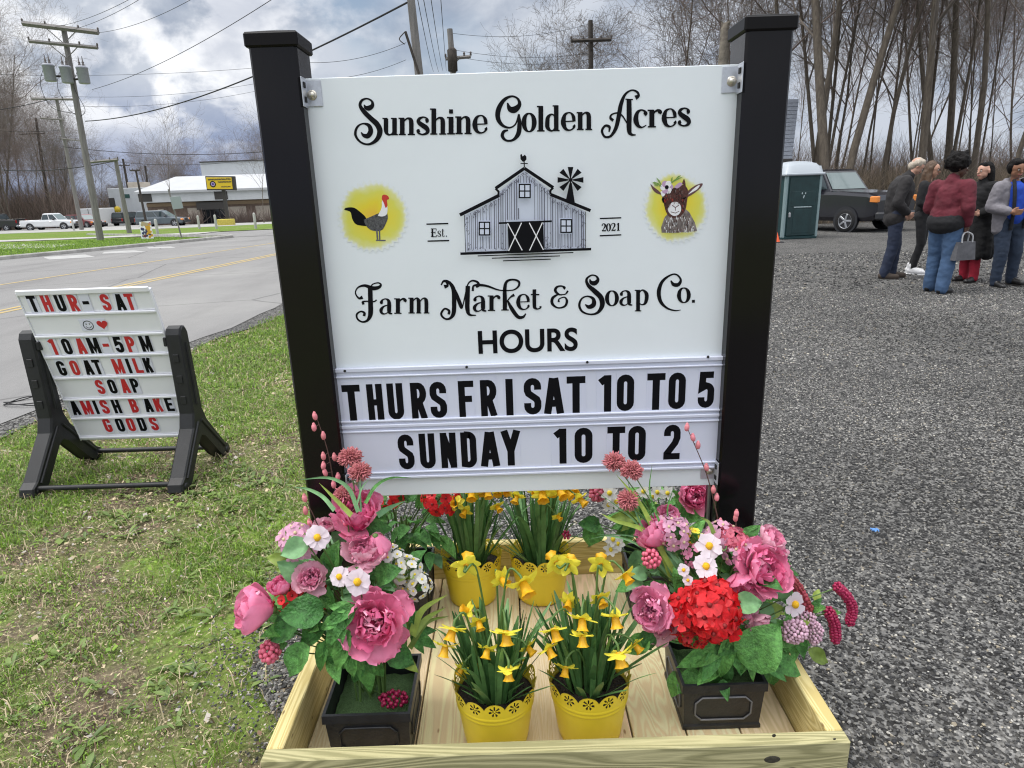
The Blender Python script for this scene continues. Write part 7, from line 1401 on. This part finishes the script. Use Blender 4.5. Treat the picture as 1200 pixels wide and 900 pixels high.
g = at_z(912, 283, 0); t = thing('traffic_cone', 'orange traffic cone peeping out between the right post and the toilet', 'cone', (g.x-.27, 18.3, 0)); mb = MB(); mb.box((0, 0, .02), (.36, .36, .035), 0, .01); mb.build('base', M_BUMP, t); mb = MB(); mb.lathe([(.12, .035), (.105, .06), (.03, .30), (.02, .31), (0, .31)], 18); mb.build('cone_body', mat('orange_plastic', (.75, .10, .02), .5), t)
# small things on the gravel and the road edge
g = at_z(1025, 622, .03); mb = MB(); n = 7; mb.grid([[(g.x+(i/6-.5)*.028+.002*math.sin(j*3), g.y+(j/6-.5)*.022, .035+.006*math.sin(i*1.9+j*2.3)) for i in range(n)] for j in range(n)]); tag(mb.build('litter_scrap', mat('blue_plastic_scrap', (.10, .26, .6), .5)), 'small blue scrap of litter on the gravel', 'litter')
g = at_ground(50, 474); t = thing('cable_coil', 'loose black cable loops lying at the road edge behind the swinging sign', 'cable', (g.x, g.y, 0)); mb = MB()
pts = []
for i in range(70): a = i/70*2*pi*1.7; pts.append((.26*math.cos(a)*(1+.14*math.sin(i*.31)), .13*math.sin(a)*(1+.12*math.cos(i*.23)), .035+.012*math.sin(i*.5)))
pts += [(.4, .06, .03), (.6, .12, .03), (.8, .14, .02)]; mb.tube(pts, .0045, 6); mb.build('cable', M_WIRE, t)
# ---------------------------------------------------------------- people
def blob(parts, voxel, name, mats, parent, smooth=4, wr=0.):
    """capsules ('c', p0, r0, p1, r1) and ellipsoids ('e', c, (rx,ry,rz), tilt) fused into one continuous skin"""
    mb = MB()
    for q in parts:
        if q[0] == 'c':
            a, b = Vector(q[1]), Vector(q[3]); d = (b-a); L = d.length; d = d.normalized(); path, rad = [], []
            for t in (-1, -.92, -.7, -.35, 0): path.append(a+d*q[2]*t); rad.append(max(.001, q[2]*math.sqrt(1-t*t)))
            for t in (0.0001, .35, .7, .92, 1): path.append(b+d*q[4]*t); rad.append(max(.001, q[4]*math.sqrt(1-t*t)))
            mb.tube(path, rad, 12, 0, True)
        else: mb.ball(q[1], q[2], 14, 0, Matrix.Rotation(q[3], 3, 'X') if len(q) > 3 and q[3] else None)
    o = mb.build('tmp', M_INK); m = o.modifiers.new('r', 'REMESH'); m.mode = 'VOXEL'; m.voxel_size = voxel
    if smooth: m2 = o.modifiers.new('s', 'SMOOTH'); m2.factor = .5; m2.iterations = smooth
    bpy.context.view_layer.update(); me = bpy.data.meshes.new_from_object(o.evaluated_get(bpy.context.evaluated_depsgraph_get())); bpy.data.objects.remove(o)
    if wr:
        n = len(me.vertices); co = np.empty(n*3, np.float32); no = np.empty(n*3, np.float32); me.vertices.foreach_get('co', co); me.vertices.foreach_get('normal', no); co = co.reshape(-1, 3); no = no.reshape(-1, 3)
        d = np.array([mnoise.noise(Vector((p[0]*9+wr*50, p[1]*9, p[2]*16)))+.6*mnoise.noise(Vector((p[0]*22, p[1]*22+wr*90, p[2]*34))) for p in co]); co += no*(d*wr*.55)[:, None]; me.vertices.foreach_set('co', co.ravel())
    me.materials.clear()
    for q in (mats if isinstance(mats, (list, tuple)) else [mats]): me.materials.append(q)
    me.polygons.foreach_set('use_smooth', np.ones(len(me.polygons), bool)); me.polygons.foreach_set('material_index', np.zeros(len(me.polygons), np.int32)); me.update()
    r = bpy.data.objects.new(name, me); COL.objects.link(r); r.parent = parent; return r
def hand(wrist, d, side, k=1., curl=.5):
    """palm, four unequal bent fingers and a thumb leaving the side of the palm; d: pointing direction, side: towards the thumb"""
    d = Vector(d).normalized(); s = Vector(side); s = (s-d*s.dot(d)).normalized(); n = d.cross(s); w = Vector(wrist); P = [('c', w, .026*k, w+d*.03*k, .030*k)]
    for i, L in enumerate((.070, .078, .072, .056)):
        o = w+d*.035*k+s*(.028-.019*i)*k; kn = w+d*.085*k+s*(.031-.0205*i)*k; P.append(('c', o, .013*k, kn, .0095*k)); a, b = d, n; p = kn
        for q in range(3):
            an = curl*(q+.6); dd = (d*math.cos(an)-n*math.sin(an)); e = p+dd*L/3*k*1.1; P.append(('c', p, .0092*k, e, .0080*k)); p = e
    t0 = w+d*.025*k+s*.026*k; t1 = t0+(d*.7+s*.75).normalized()*.036*k; P += [('c', t0, .014*k, t1, .0105*k), ('c', t1, .0105*k, t1+(d*.95+s*.2-n*.3).normalized()*.032*k, .009*k)]; return P
def head_parts(c, face, up=(0, 0, 1), k=1.):
    """skull, jaw, nose, ears; face: direction the face looks"""
    f = Vector(face).normalized(); u = Vector(up); u = (u-f*u.dot(f)).normalized(); s = f.cross(u); c = Vector(c); A = lambda a, b, z: c+f*a*k+s*b*k+u*z*k
    P = [('c', A(-.012, 0, .028), .088*k, A(.014, 0, .022), .082*k), ('c', A(.028, 0, -.035), .060*k, A(.040, 0, -.078), .038*k), ('c', A(.02, .02, -.04), .055*k, A(.02, -.02, -.04), .055*k), ('c', A(.088, 0, .005), .009*k, A(.106, 0, -.024), .0135*k), ('c', A(.082, -.025, .014), .014*k, A(.082, .025, .014), .014*k), ('c', A(.075, -.016, -.056), .014*k, A(.075, .016, -.056), .014*k)]
    for q in (-1, 1): P += [('c', A(-.005, q*.088, .012), .014*k, A(-.012, q*.090, -.022), .011*k), ('c', A(.05, q*.045, -.025), .022*k, A(.045, q*.04, -.04), .02*k)]
    return P, A
def face_bits(A, f, parent, lip, k=1., glasses=False):
    f = Vector(f).normalized()
    for q in (-1, 1):
        mb = MB(); mb.ball(A(.080, q*.033, .006), .0125*k, 8, 0); mb.build('eye', [mat('eye_white', (.55, .53, .5), .3)], parent, False); mb = MB(); mb.ball(A(.0895, q*.033, .006), .0062*k, 6); mb.build('pupil', M_INK, parent)
        mb = MB(); mb.tube([A(.089, q*.016, .026), A(.092, q*.034, .031), A(.080, q*.054, .025)], .0042*k, 5); mb.build('eyebrow', mat('eyebrow_hair', (.03, .02, .015), .8), parent)
    mb = MB(); mb.tube([A(.080, -.026, -.052), A(.090, -.01, -.055), A(.091, 0, -.056), A(.090, .01, -.055), A(.080, .026, -.052)], .0058*k, 6); mb.build('lips', mat('lips', lip, .45), parent)
    if glasses:
        mb = MB()
        for q in (-1, 1): mb.tube([A(.098, q*.034+.022*math.cos(t), .004+.017*math.sin(t)) for t in [2*pi*i/12 for i in range(13)]], .0025, 4)
        mb.build('glasses', M_INK, parent)
def skin_mat(n, c): return mat(n, c, .5, var=.08, scale=12)
def cloth(n, c, var=.2, rough=.85): return mat(n, c, rough, var=var, scale=9, bump=.5, bscale=16)
def person(label, px, py, Y, rz, H, sk, pose):
    """pose holds joints in metres for a 1.7 m figure facing -Y; returns the root"""
    g = at_z(px, py, 0) if Y is None else at_y(px, py, Y); t = thing('person', label, 'person', (g.x, g.y, 0), R(rz), 'people talking on the gravel lot'); k = H/1.7*1.085; t.scale = (k*.94, k*.94, k); return t
def std(lean=0., hip=.10, ank=(.10, .10), step=(0, 0), knee=(0, 0)):
    J = {}
    for i, s in ((0, -1), (1, 1)):
        J['hip%d' % i] = (s*hip, 0, .90); J['knee%d' % i] = (s*(hip+ank[i])/2, -.03-knee[i]+step[i]*.5, .49); J['ank%d' % i] = (s*ank[i], .02+step[i], .085); J['toe%d' % i] = (s*(ank[i]+.02), -.15+step[i], .035); J['heel%d' % i] = (s*ank[i], .055+step[i], .045)
    return J
def legs(J, th, kn, an, low=.08, bot=None):
    P = []
    for i in (0, 1): P += [('c', J['hip%d' % i], th, J['knee%d' % i], kn), ('c', J['knee%d' % i], kn, J['ank%d' % i], an)]
    return P
def shoes(J, t, m, sole, k=1., heel=0.):
    for i in (0, 1):
        a, b = Vector(J['heel%d' % i]), Vector(J['toe%d' % i]); P = [('c', a+Vector((0, 0, .012+heel)), .043*k, b+Vector((0, -.0, .006)), .040*k), ('c', a+Vector((0, -.03, .05+heel)), .042*k, a.lerp(b, .45)+Vector((0, 0, .025)), .040*k), ('c', a+Vector((0, -.02, .02)), .04, a+Vector((0, -.02, .09)), .045)]
        sh = blob(P, .011, 'shoe', m, t, 3); mb = MB(); c = a.lerp(b, .5); mb.box((c.x, c.y, .010), (.085*k, (b-a).length+.085, .020), 0, .009, Matrix.Rotation(math.atan2(b.x-a.x, -(b.y-a.y)), 3, 'Z'))
        if heel: mb.box((a.x, a.y+.01, .03), (.05, .05, .06), 0, .006)
        mb.build('sole', sole, sh)
SK_L = skin_mat('fair_skin', (.52, .29, .21)); SK_T = skin_mat('light_tan_skin', (.46, .25, .17)); SK_D = skin_mat('dark_brown_skin', (.085, .04, .026)); SK_M = skin_mat('brown_skin', (.30, .145, .085))
DENIM = cloth('dark_blue_denim', (.017, .025, .052)); DENIM2 = cloth('mid_blue_denim', (.045, .09, .175)); BLK = cloth('black_cloth', (.010, .010, .012)); BLK2 = cloth('black_coat_cloth', (.008, .008, .009), .3, .95); MAROON = cloth('maroon_quilt', (.115, .013, .024)); GREYC = cloth('grey_jacket_cloth', (.20, .19, .21)); REDT = cloth('red_trousers', (.36, .014, .035)); LEATH = mat('black_leather', (.013, .012, .012), .35); SOLE = mat('dark_sole', (.02, .018, .016), .8); WSHOE = cloth('white_canvas', (.68, .68, .69)); HAIRB = mat('black_hair', (.006, .005, .005), .75, var=.5, scale=60, bump=.8, bscale=60, spec=.2); HAIRG = mat('grey_blond_hair', (.42, .36, .29), .6, var=.3, scale=60, bump=.4, bscale=90); HAIRBR = mat('long_brown_hair', (.085, .045, .022), .5, var=.5, scale=30, bump=.5, bscale=60, stretch=(3, 3, .5)); BROWNSH = cloth('brown_suede', (.06, .045, .035))
# 1 man in a dark jacket, facing right, head bowed
T = person('elderly man in a dark jacket and jeans with bowed grey head', 1040, 327, None, 72, 1.74, SK_L, None); J = std(0, .085, (.09, .09), (.06, -.08)); hc = Vector((0, -.19, 1.56)); fd = (0.12, -.78, -.62)
hp, A = head_parts(hc, fd, (0, -.62, .78))
body = hp+[('c', (0, -.10, 1.40), .062, hc+Vector((0, .03, -.05)), .056), ('c', (0, .0, .95), .12, (0, -.04, 1.20), .12)]+legs(J, .085, .058, .042)
armsM = []
for s in (-1, 1): sh, el, wr = (s*.19, -.04, 1.36), (s*.245, .05, 1.08), (s*.16, -.13, .93); armsM.append((sh, el, wr)); body += [('c', sh, .05, el, .042), ('c', el, .042, wr, .03)]+hand(wr, (-s*.4, -.6, -.5), (0, -.5, .6), 1., .7)
bo = blob(body, .0085, 'body', SK_L, T); face_bits(A, fd, bo, (.40, .17, .14))
P = [('c', (-.07, .02, .86), .135, (.07, .02, .86), .135), ('c', (0, .01, 1.0), .165, (0, -.03, 1.25), .185), ('c', (-.12, -.03, 1.33), .105, (.12, -.03, 1.33), .105), ('c', (0, -.08, 1.40), .09, (0, -.115, 1.445), .075)]
for sh, el, wr in armsM: P += [('c', sh, .092, el, .076), ('c', el, .074, Vector(el).lerp(Vector(wr), .86), .056)]
jk = blob(P, .014, 'jacket', cloth('charcoal_jacket', (.022, .02, .021), .3), T, 5, 0.013)
P = legs(J, .108, .085, .07)+[('c', (-.07, .01, .90), .12, (.07, .01, .90), .12)]; blob(P, .014, 'jeans', DENIM, T, 4, 0.012); shoes(J, T, BROWNSH, SOLE, 1.12)
u = Vector((0, -.62, .78)); blob([('c', A(-.03, -.05, .03), .06, A(-.03, .05, .03), .06), ('c', A(-.05, 0, -.03), .06, A(-.02, 0, .055), .066), ('c', A(.02, -.03, .078), .042, A(.02, .03, .078), .042)], .011, 'hair', HAIRG, bo, 3, 0.012)
# 2 woman half hidden, long brown hair, black clothes, white shoes
T = person('woman with long brown hair in black clothes and white sneakers half hidden behind others', 1073, 321, None, 38, 1.66, SK_T, None); J = std(0, .085, (.12, .06), (.0, .10), (.02, .02)); hc = Vector((.02, -.03, 1.585)); fd = (.15, -.95, -.12)
hp, A = head_parts(hc, fd); body = hp+[('c', (0, 0, 1.38), .05, (0.01, 0, 1.50), .048), ('c', (0, .0, .95), .11, (0, -.0, 1.22), .11)]+legs(J, .085, .055, .04)
aw = []
for s in (-1, 1): sh, el, wr = (s*.165, 0, 1.36), (s*.21, .0, 1.10), (s*.12, -.16, 1.02); aw.append((sh, el, wr)); body += [('c', sh, .045, el, .038), ('c', el, .038, wr, .027)]+hand(wr, (-s*.5, -.6, .1), (0, 0, 1), .9, .6)
bo = blob(body, .0085, 'body', SK_T, T); face_bits(A, fd, bo, (.45, .10, .12), 1, True)
P = [('c', (0, 0, .92), .14, (0, -.01, 1.25), .155), ('c', (-.11, 0, 1.34), .09, (.11, 0, 1.34), .09)]
for sh, el, wr in aw: P += [('c', sh, .078, el, .062), ('c', el, .06, Vector(el).lerp(Vector(wr), .85), .046)]
blob(P, .014, 'sweater', BLK, T, 4, 0.01); blob(legs(J, .095, .066, .048)+[('c', (-.06, .01, .9), .115, (.06, .01, .9), .115)], .013, 'leggings', BLK, T, 4, 0.006); shoes(J, T, WSHOE, WSHOE, 1.08)
P = [('c', A(-.03, 0, .04), .098, A(-.04, 0, .01), .095)]
for s in (-1, 1): P += [('c', A(-.02, s*.078, .02), .038, A(.0, s*.10, -.16), .045), ('c', A(.0, s*.10, -.16), .045, A(.03, s*.11, -.36), .03)]
P += [('c', A(-.07, -.05, -.05), .06, A(-.09, -.05, -.35), .05), ('c', A(-.07, .05, -.05), .06, A(-.09, .05, -.35), .05)]; blob(P, .012, 'hair', HAIRBR, bo, 3, 0.012)
# 3 woman in maroon jacket seen from behind right
T = person('curly haired woman in a maroon quilted jacket and blue jeans holding a grey bag', 1097, 344, None, 98, 1.64, SK_D, None); J = std(0, .095, (.10, .13), (.05, -.06)); hc = Vector((-.03, -.05, 1.585)); fd = (-.75, -.62, -.12)
T.rotation_euler.z = R(118)
hp, A = head_parts(hc, fd); body = hp+[('c', (0, 0, 1.38), .06, (-.01, -.02, 1.50), .055), ('c', (0, .02, .95), .13, (0, -.0, 1.22), .13)]+legs(J, .105, .066, .045)
aw = [((-.20, 0, 1.36), (-.27, .04, 1.10), (-.225, -.07, .89)), ((.20, 0, 1.36), (.26, 0, 1.10), (.16, -.2, 1.02))]
for i, (sh, el, wr) in enumerate(aw): body += [('c', sh, .055, el, .046), ('c', el, .046, wr, .032)]+(hand(wr, (.02, -.08, -1), (0, -1, 0), 1.1, .85) if i == 0 else hand(wr, (-.5, -.6, .2), (0, 0, 1), 1., .6))
bo = blob(body, .0085, 'body', SK_D, T); face_bits(A, fd, bo, (.16, .05, .05))
P = [('c', (-.06, .03, 1.0), .155, (.06, .03, 1.0), .155), ('c', (0, .0, 1.12), .178, (0, -.01, 1.26), .18), ('c', (-.12, 0, 1.35), .10, (.12, 0, 1.35), .10), ('c', (0, .02, 1.42), .09, (0, .0, 1.46), .075)]
for sh, el, wr in aw: P += [('c', sh, .098, el, .084), ('c', el, .082, Vector(el).lerp(Vector(wr), .88), .060)]
blob(P, .014, 'jacket', MAROON, T, 4, 0.013); blob([('c', (-.07, .03, .93), .17, (.07, .03, .93), .17)], .014, 'dark_top', BLK, T, 3, 0.01)
blob(legs(J, .128, .10, .085)+[('c', (-.08, .03, .90), .14, (.08, .03, .90), .14)], .014, 'jeans', DENIM2, T, 4, 0.012); shoes(J, T, LEATH, SOLE, 1.1)
P = [('c', A(-.03, 0, .05), .118, A(-.02, 0, .07), .115)]; rr = random.Random(3)
for i in range(60):
    z = 1-1.35*(i+.5)/60; a = i*2.4; q = math.sqrt(1-z*z); p = A(-.035+.118*q*math.cos(a), .125*q*math.sin(a), .055+.118*z)
    if (p-A(.09, 0, -.02)).length > .085: P.append(('c', p, .036*rr.uniform(.6, 1.4), p+Vector((rr.gauss(0, .02), rr.gauss(0, .02), rr.gauss(.01, .02))), .024))
blob(P, .011, 'hair', HAIRB, bo, 1, 0.012)
bag = thing('handbag', 'grey tote bag hanging from the hand of the woman in maroon', 'bag', (0, 0, 0)); bpy.context.view_layer.update(); hw_ = T.matrix_world @ Vector((-.225, -.085, .795)); bag.location = hw_; bag.rotation_euler.z = T.rotation_euler.z+R(78)
M_BAG = cloth('grey_felt_bag', (.10, .10, .11)); mb = MB(); b0 = [(-.17, -.05, -.36), (.17, -.05, -.36), (.17, .05, -.36), (-.17, .05, -.36), (-.145, -.035, -.12), (.145, -.035, -.12), (.145, .035, -.12), (-.145, .035, -.12)]; mb.add(b0, [(3, 2, 1, 0), (0, 1, 5, 4), (1, 2, 6, 5), (2, 3, 7, 6), (3, 0, 4, 7), (4, 5, 6, 7)]); mb.build('bag_body', M_BAG, bag)
for y in (-.035, .035): mb = MB(); mb.tube(spline([(-.09, y, -.13), (-.085, y*.8, -.04), (-.03, y*.2, .0), (.03, y*.2, .0), (.085, y*.8, -.04), (.09, y, -.13)], 5), .010, 6); mb.build('handle', mat('pale_strap', (.45, .45, .46), .7), bag)
# 4 woman in long black coat, red trousers, seen from behind left
T = person('dark haired woman in a long black coat and red trousers', 1134, 331, None, -72, 1.60, SK_L, None); J = std(0, .09, (.10, .10), (.0, -.05)); hc = Vector((0, -.03, 1.585)); fd = (-.25, -.95, .0)
hp, A = head_parts(hc, fd); body = hp+[('c', (0, 0, 1.38), .05, (0, -.01, 1.50), .048), ('c', (0, .0, .95), .11, (0, -.0, 1.22), .11)]+legs(J, .085, .055, .042)
aw = []
for s in (-1, 1): sh, el, wr = (s*.175, 0, 1.36), (s*.23, .0, 1.10), (s*.15, -.15, 1.0); aw.append((sh, el, wr)); body += [('c', sh, .045, el, .038), ('c', el, .038, wr, .027)]+hand(wr, (-s*.5, -.6, .1), (0, 0, 1), .9, .6)
bo = blob(body, .0085, 'body', SK_L, T); face_bits(A, fd, bo, (.42, .10, .10))
P = [('c', (0, 0, .98), .19, (0, 0, 1.22), .185), ('c', (-.12, 0, 1.35), .095, (.12, 0, 1.35), .095), ('c', (0, .02, 1.42), .095, (0, .01, 1.46), .085)]
for a in range(10): q = 2*pi*a/10; P.append(('c', (.09*math.cos(q), .07*math.sin(q), .95), .12, (.215*math.cos(q), .20*math.sin(q), .42), .075))
for sh, el, wr in aw: P += [('c', sh, .09, el, .078), ('c', el, .076, Vector(el).lerp(Vector(wr), .88), .06)]
blob(P, .015, 'coat', BLK2, T, 4, 0.014); blob([q for q in legs(J, .095, .075, .068)]+[('c', (-.07, .0, .9), .11, (.07, .0, .9), .11)], .013, 'trousers', REDT, T, 3, 0.01)
J2 = dict(J); shoes(J2, T, LEATH, SOLE, 1.0)
P = [('c', A(-.045, 0, .04), .093, A(-.06, 0, .0), .09), ('c', A(-.07, .03, -.03), .07, A(-.09, .03, -.26), .06), ('c', A(-.07, -.03, -.03), .07, A(-.09, -.03, -.26), .055), ('c', A(.025, -.03, .085), .042, A(.025, .03, .085), .042), ('c', A(-.05, -.06, .0), .04, A(-.07, -.07, -.16), .035)]; blob(P, .012, 'hair', HAIRB, bo, 3, 0.012)
# 5 woman in grey open jacket over a blue top, facing us
T = person('woman in an open grey jacket over a bright blue top wearing black boots', 1176, 336, None, 6, 1.62, SK_M, None); T.rotation_euler.y = -.09; J = std(0, .10, (.15, .15), (-.02, .03)); hc = Vector((-.01, -.04, 1.585)); fd = (-.05, -.95, -.22)
hp, A = head_parts(hc, fd, (0, 0, 1), 1.03); body = hp+[('c', (0, 0, 1.38), .055, (0, -.02, 1.50), .052), ('c', (0, .0, .95), .11, (0, -.0, 1.22), .11)]+legs(J, .095, .06, .045)
aw = [((-.20, 0, 1.36), (-.29, .03, 1.12), (-.19, -.2, 1.05)), ((.20, 0, 1.36), (.28, .02, 1.12), (.14, -.24, 1.13))]
for (sh, el, wr), s in zip(aw, (-1, 1)): body += [('c', sh, .05, el, .043), ('c', el, .043, wr, .03)]+hand(wr, (-s*.75, -.6, -.12), (0, -.2, 1), 1.05, .5)
bo = blob(body, .0085, 'body', SK_M, T); face_bits(A, fd, bo, (.36, .10, .10), 1.03)
P = []
for s in (-1, 1): P += [('c', (s*.15, .01, .82), .10, (s*.15, .0, 1.28), .10), ('c', (s*.13, .03, 1.3), .10, (s*.15, .0, 1.36), .10)]
P += [('c', (-.08, .09, .82), .10, (-.08, .07, 1.33), .10), ('c', (.08, .09, .82), .10, (.08, .07, 1.33), .10), ('c', (-.07, .05, 1.43), .05, (.07, .05, 1.43), .05)]
for sh, el, wr in aw: P += [('c', sh, .098, el, .082), ('c', el, .080, Vector(el).lerp(Vector(wr), .85), .062)]
blob(P, .014, 'jacket', GREYC, T, 4, 0.013); blob([('c', (0, -.025, .98), .150, (0, -.03, 1.30), .135)], .013, 'blue_top', cloth('bright_blue_knit', (.012, .06, .42)), T, 3, 0.008)
for s in (-1, 1): mb = MB(); q = [Vector((s*.105, -.135, .80)), Vector((s*.105, -.16, 1.05)), Vector((s*.10, -.145, 1.28)), Vector((s*.06, -.07, 1.45))]; mb.tube(spline(q, 5), .024, 6); mb.build('jacket_lining', BLK, T)
blob(legs(J, .118, .09, .07)+[('c', (-.08, .01, .90), .135, (.08, .01, .90), .135)], .014, 'jeans', cloth('blue_black_denim', (.022, .035, .062)), T, 4, 0.012); shoes(J, T, LEATH, SOLE, 1.05, .03)
for i in (0, 1): a = Vector(J['ank%d' % i]); blob([('c', a, .062, a+Vector((0, -.005, .13)), .066)], .012, 'boot_shaft', LEATH, T, 2)
blob([('c', A(-.035, 0, .035), .097, A(-.045, 0, .01), .097), ('c', A(.03, -.035, .085), .042, A(.03, .035, .085), .042), ('c', A(-.02, -.07, .03), .04, A(-.02, -.075, -.03), .035), ('c', A(-.02, .07, .03), .04, A(-.02, .075, -.03), .035)], .011, 'hair', HAIRB, bo, 3, 0.012)
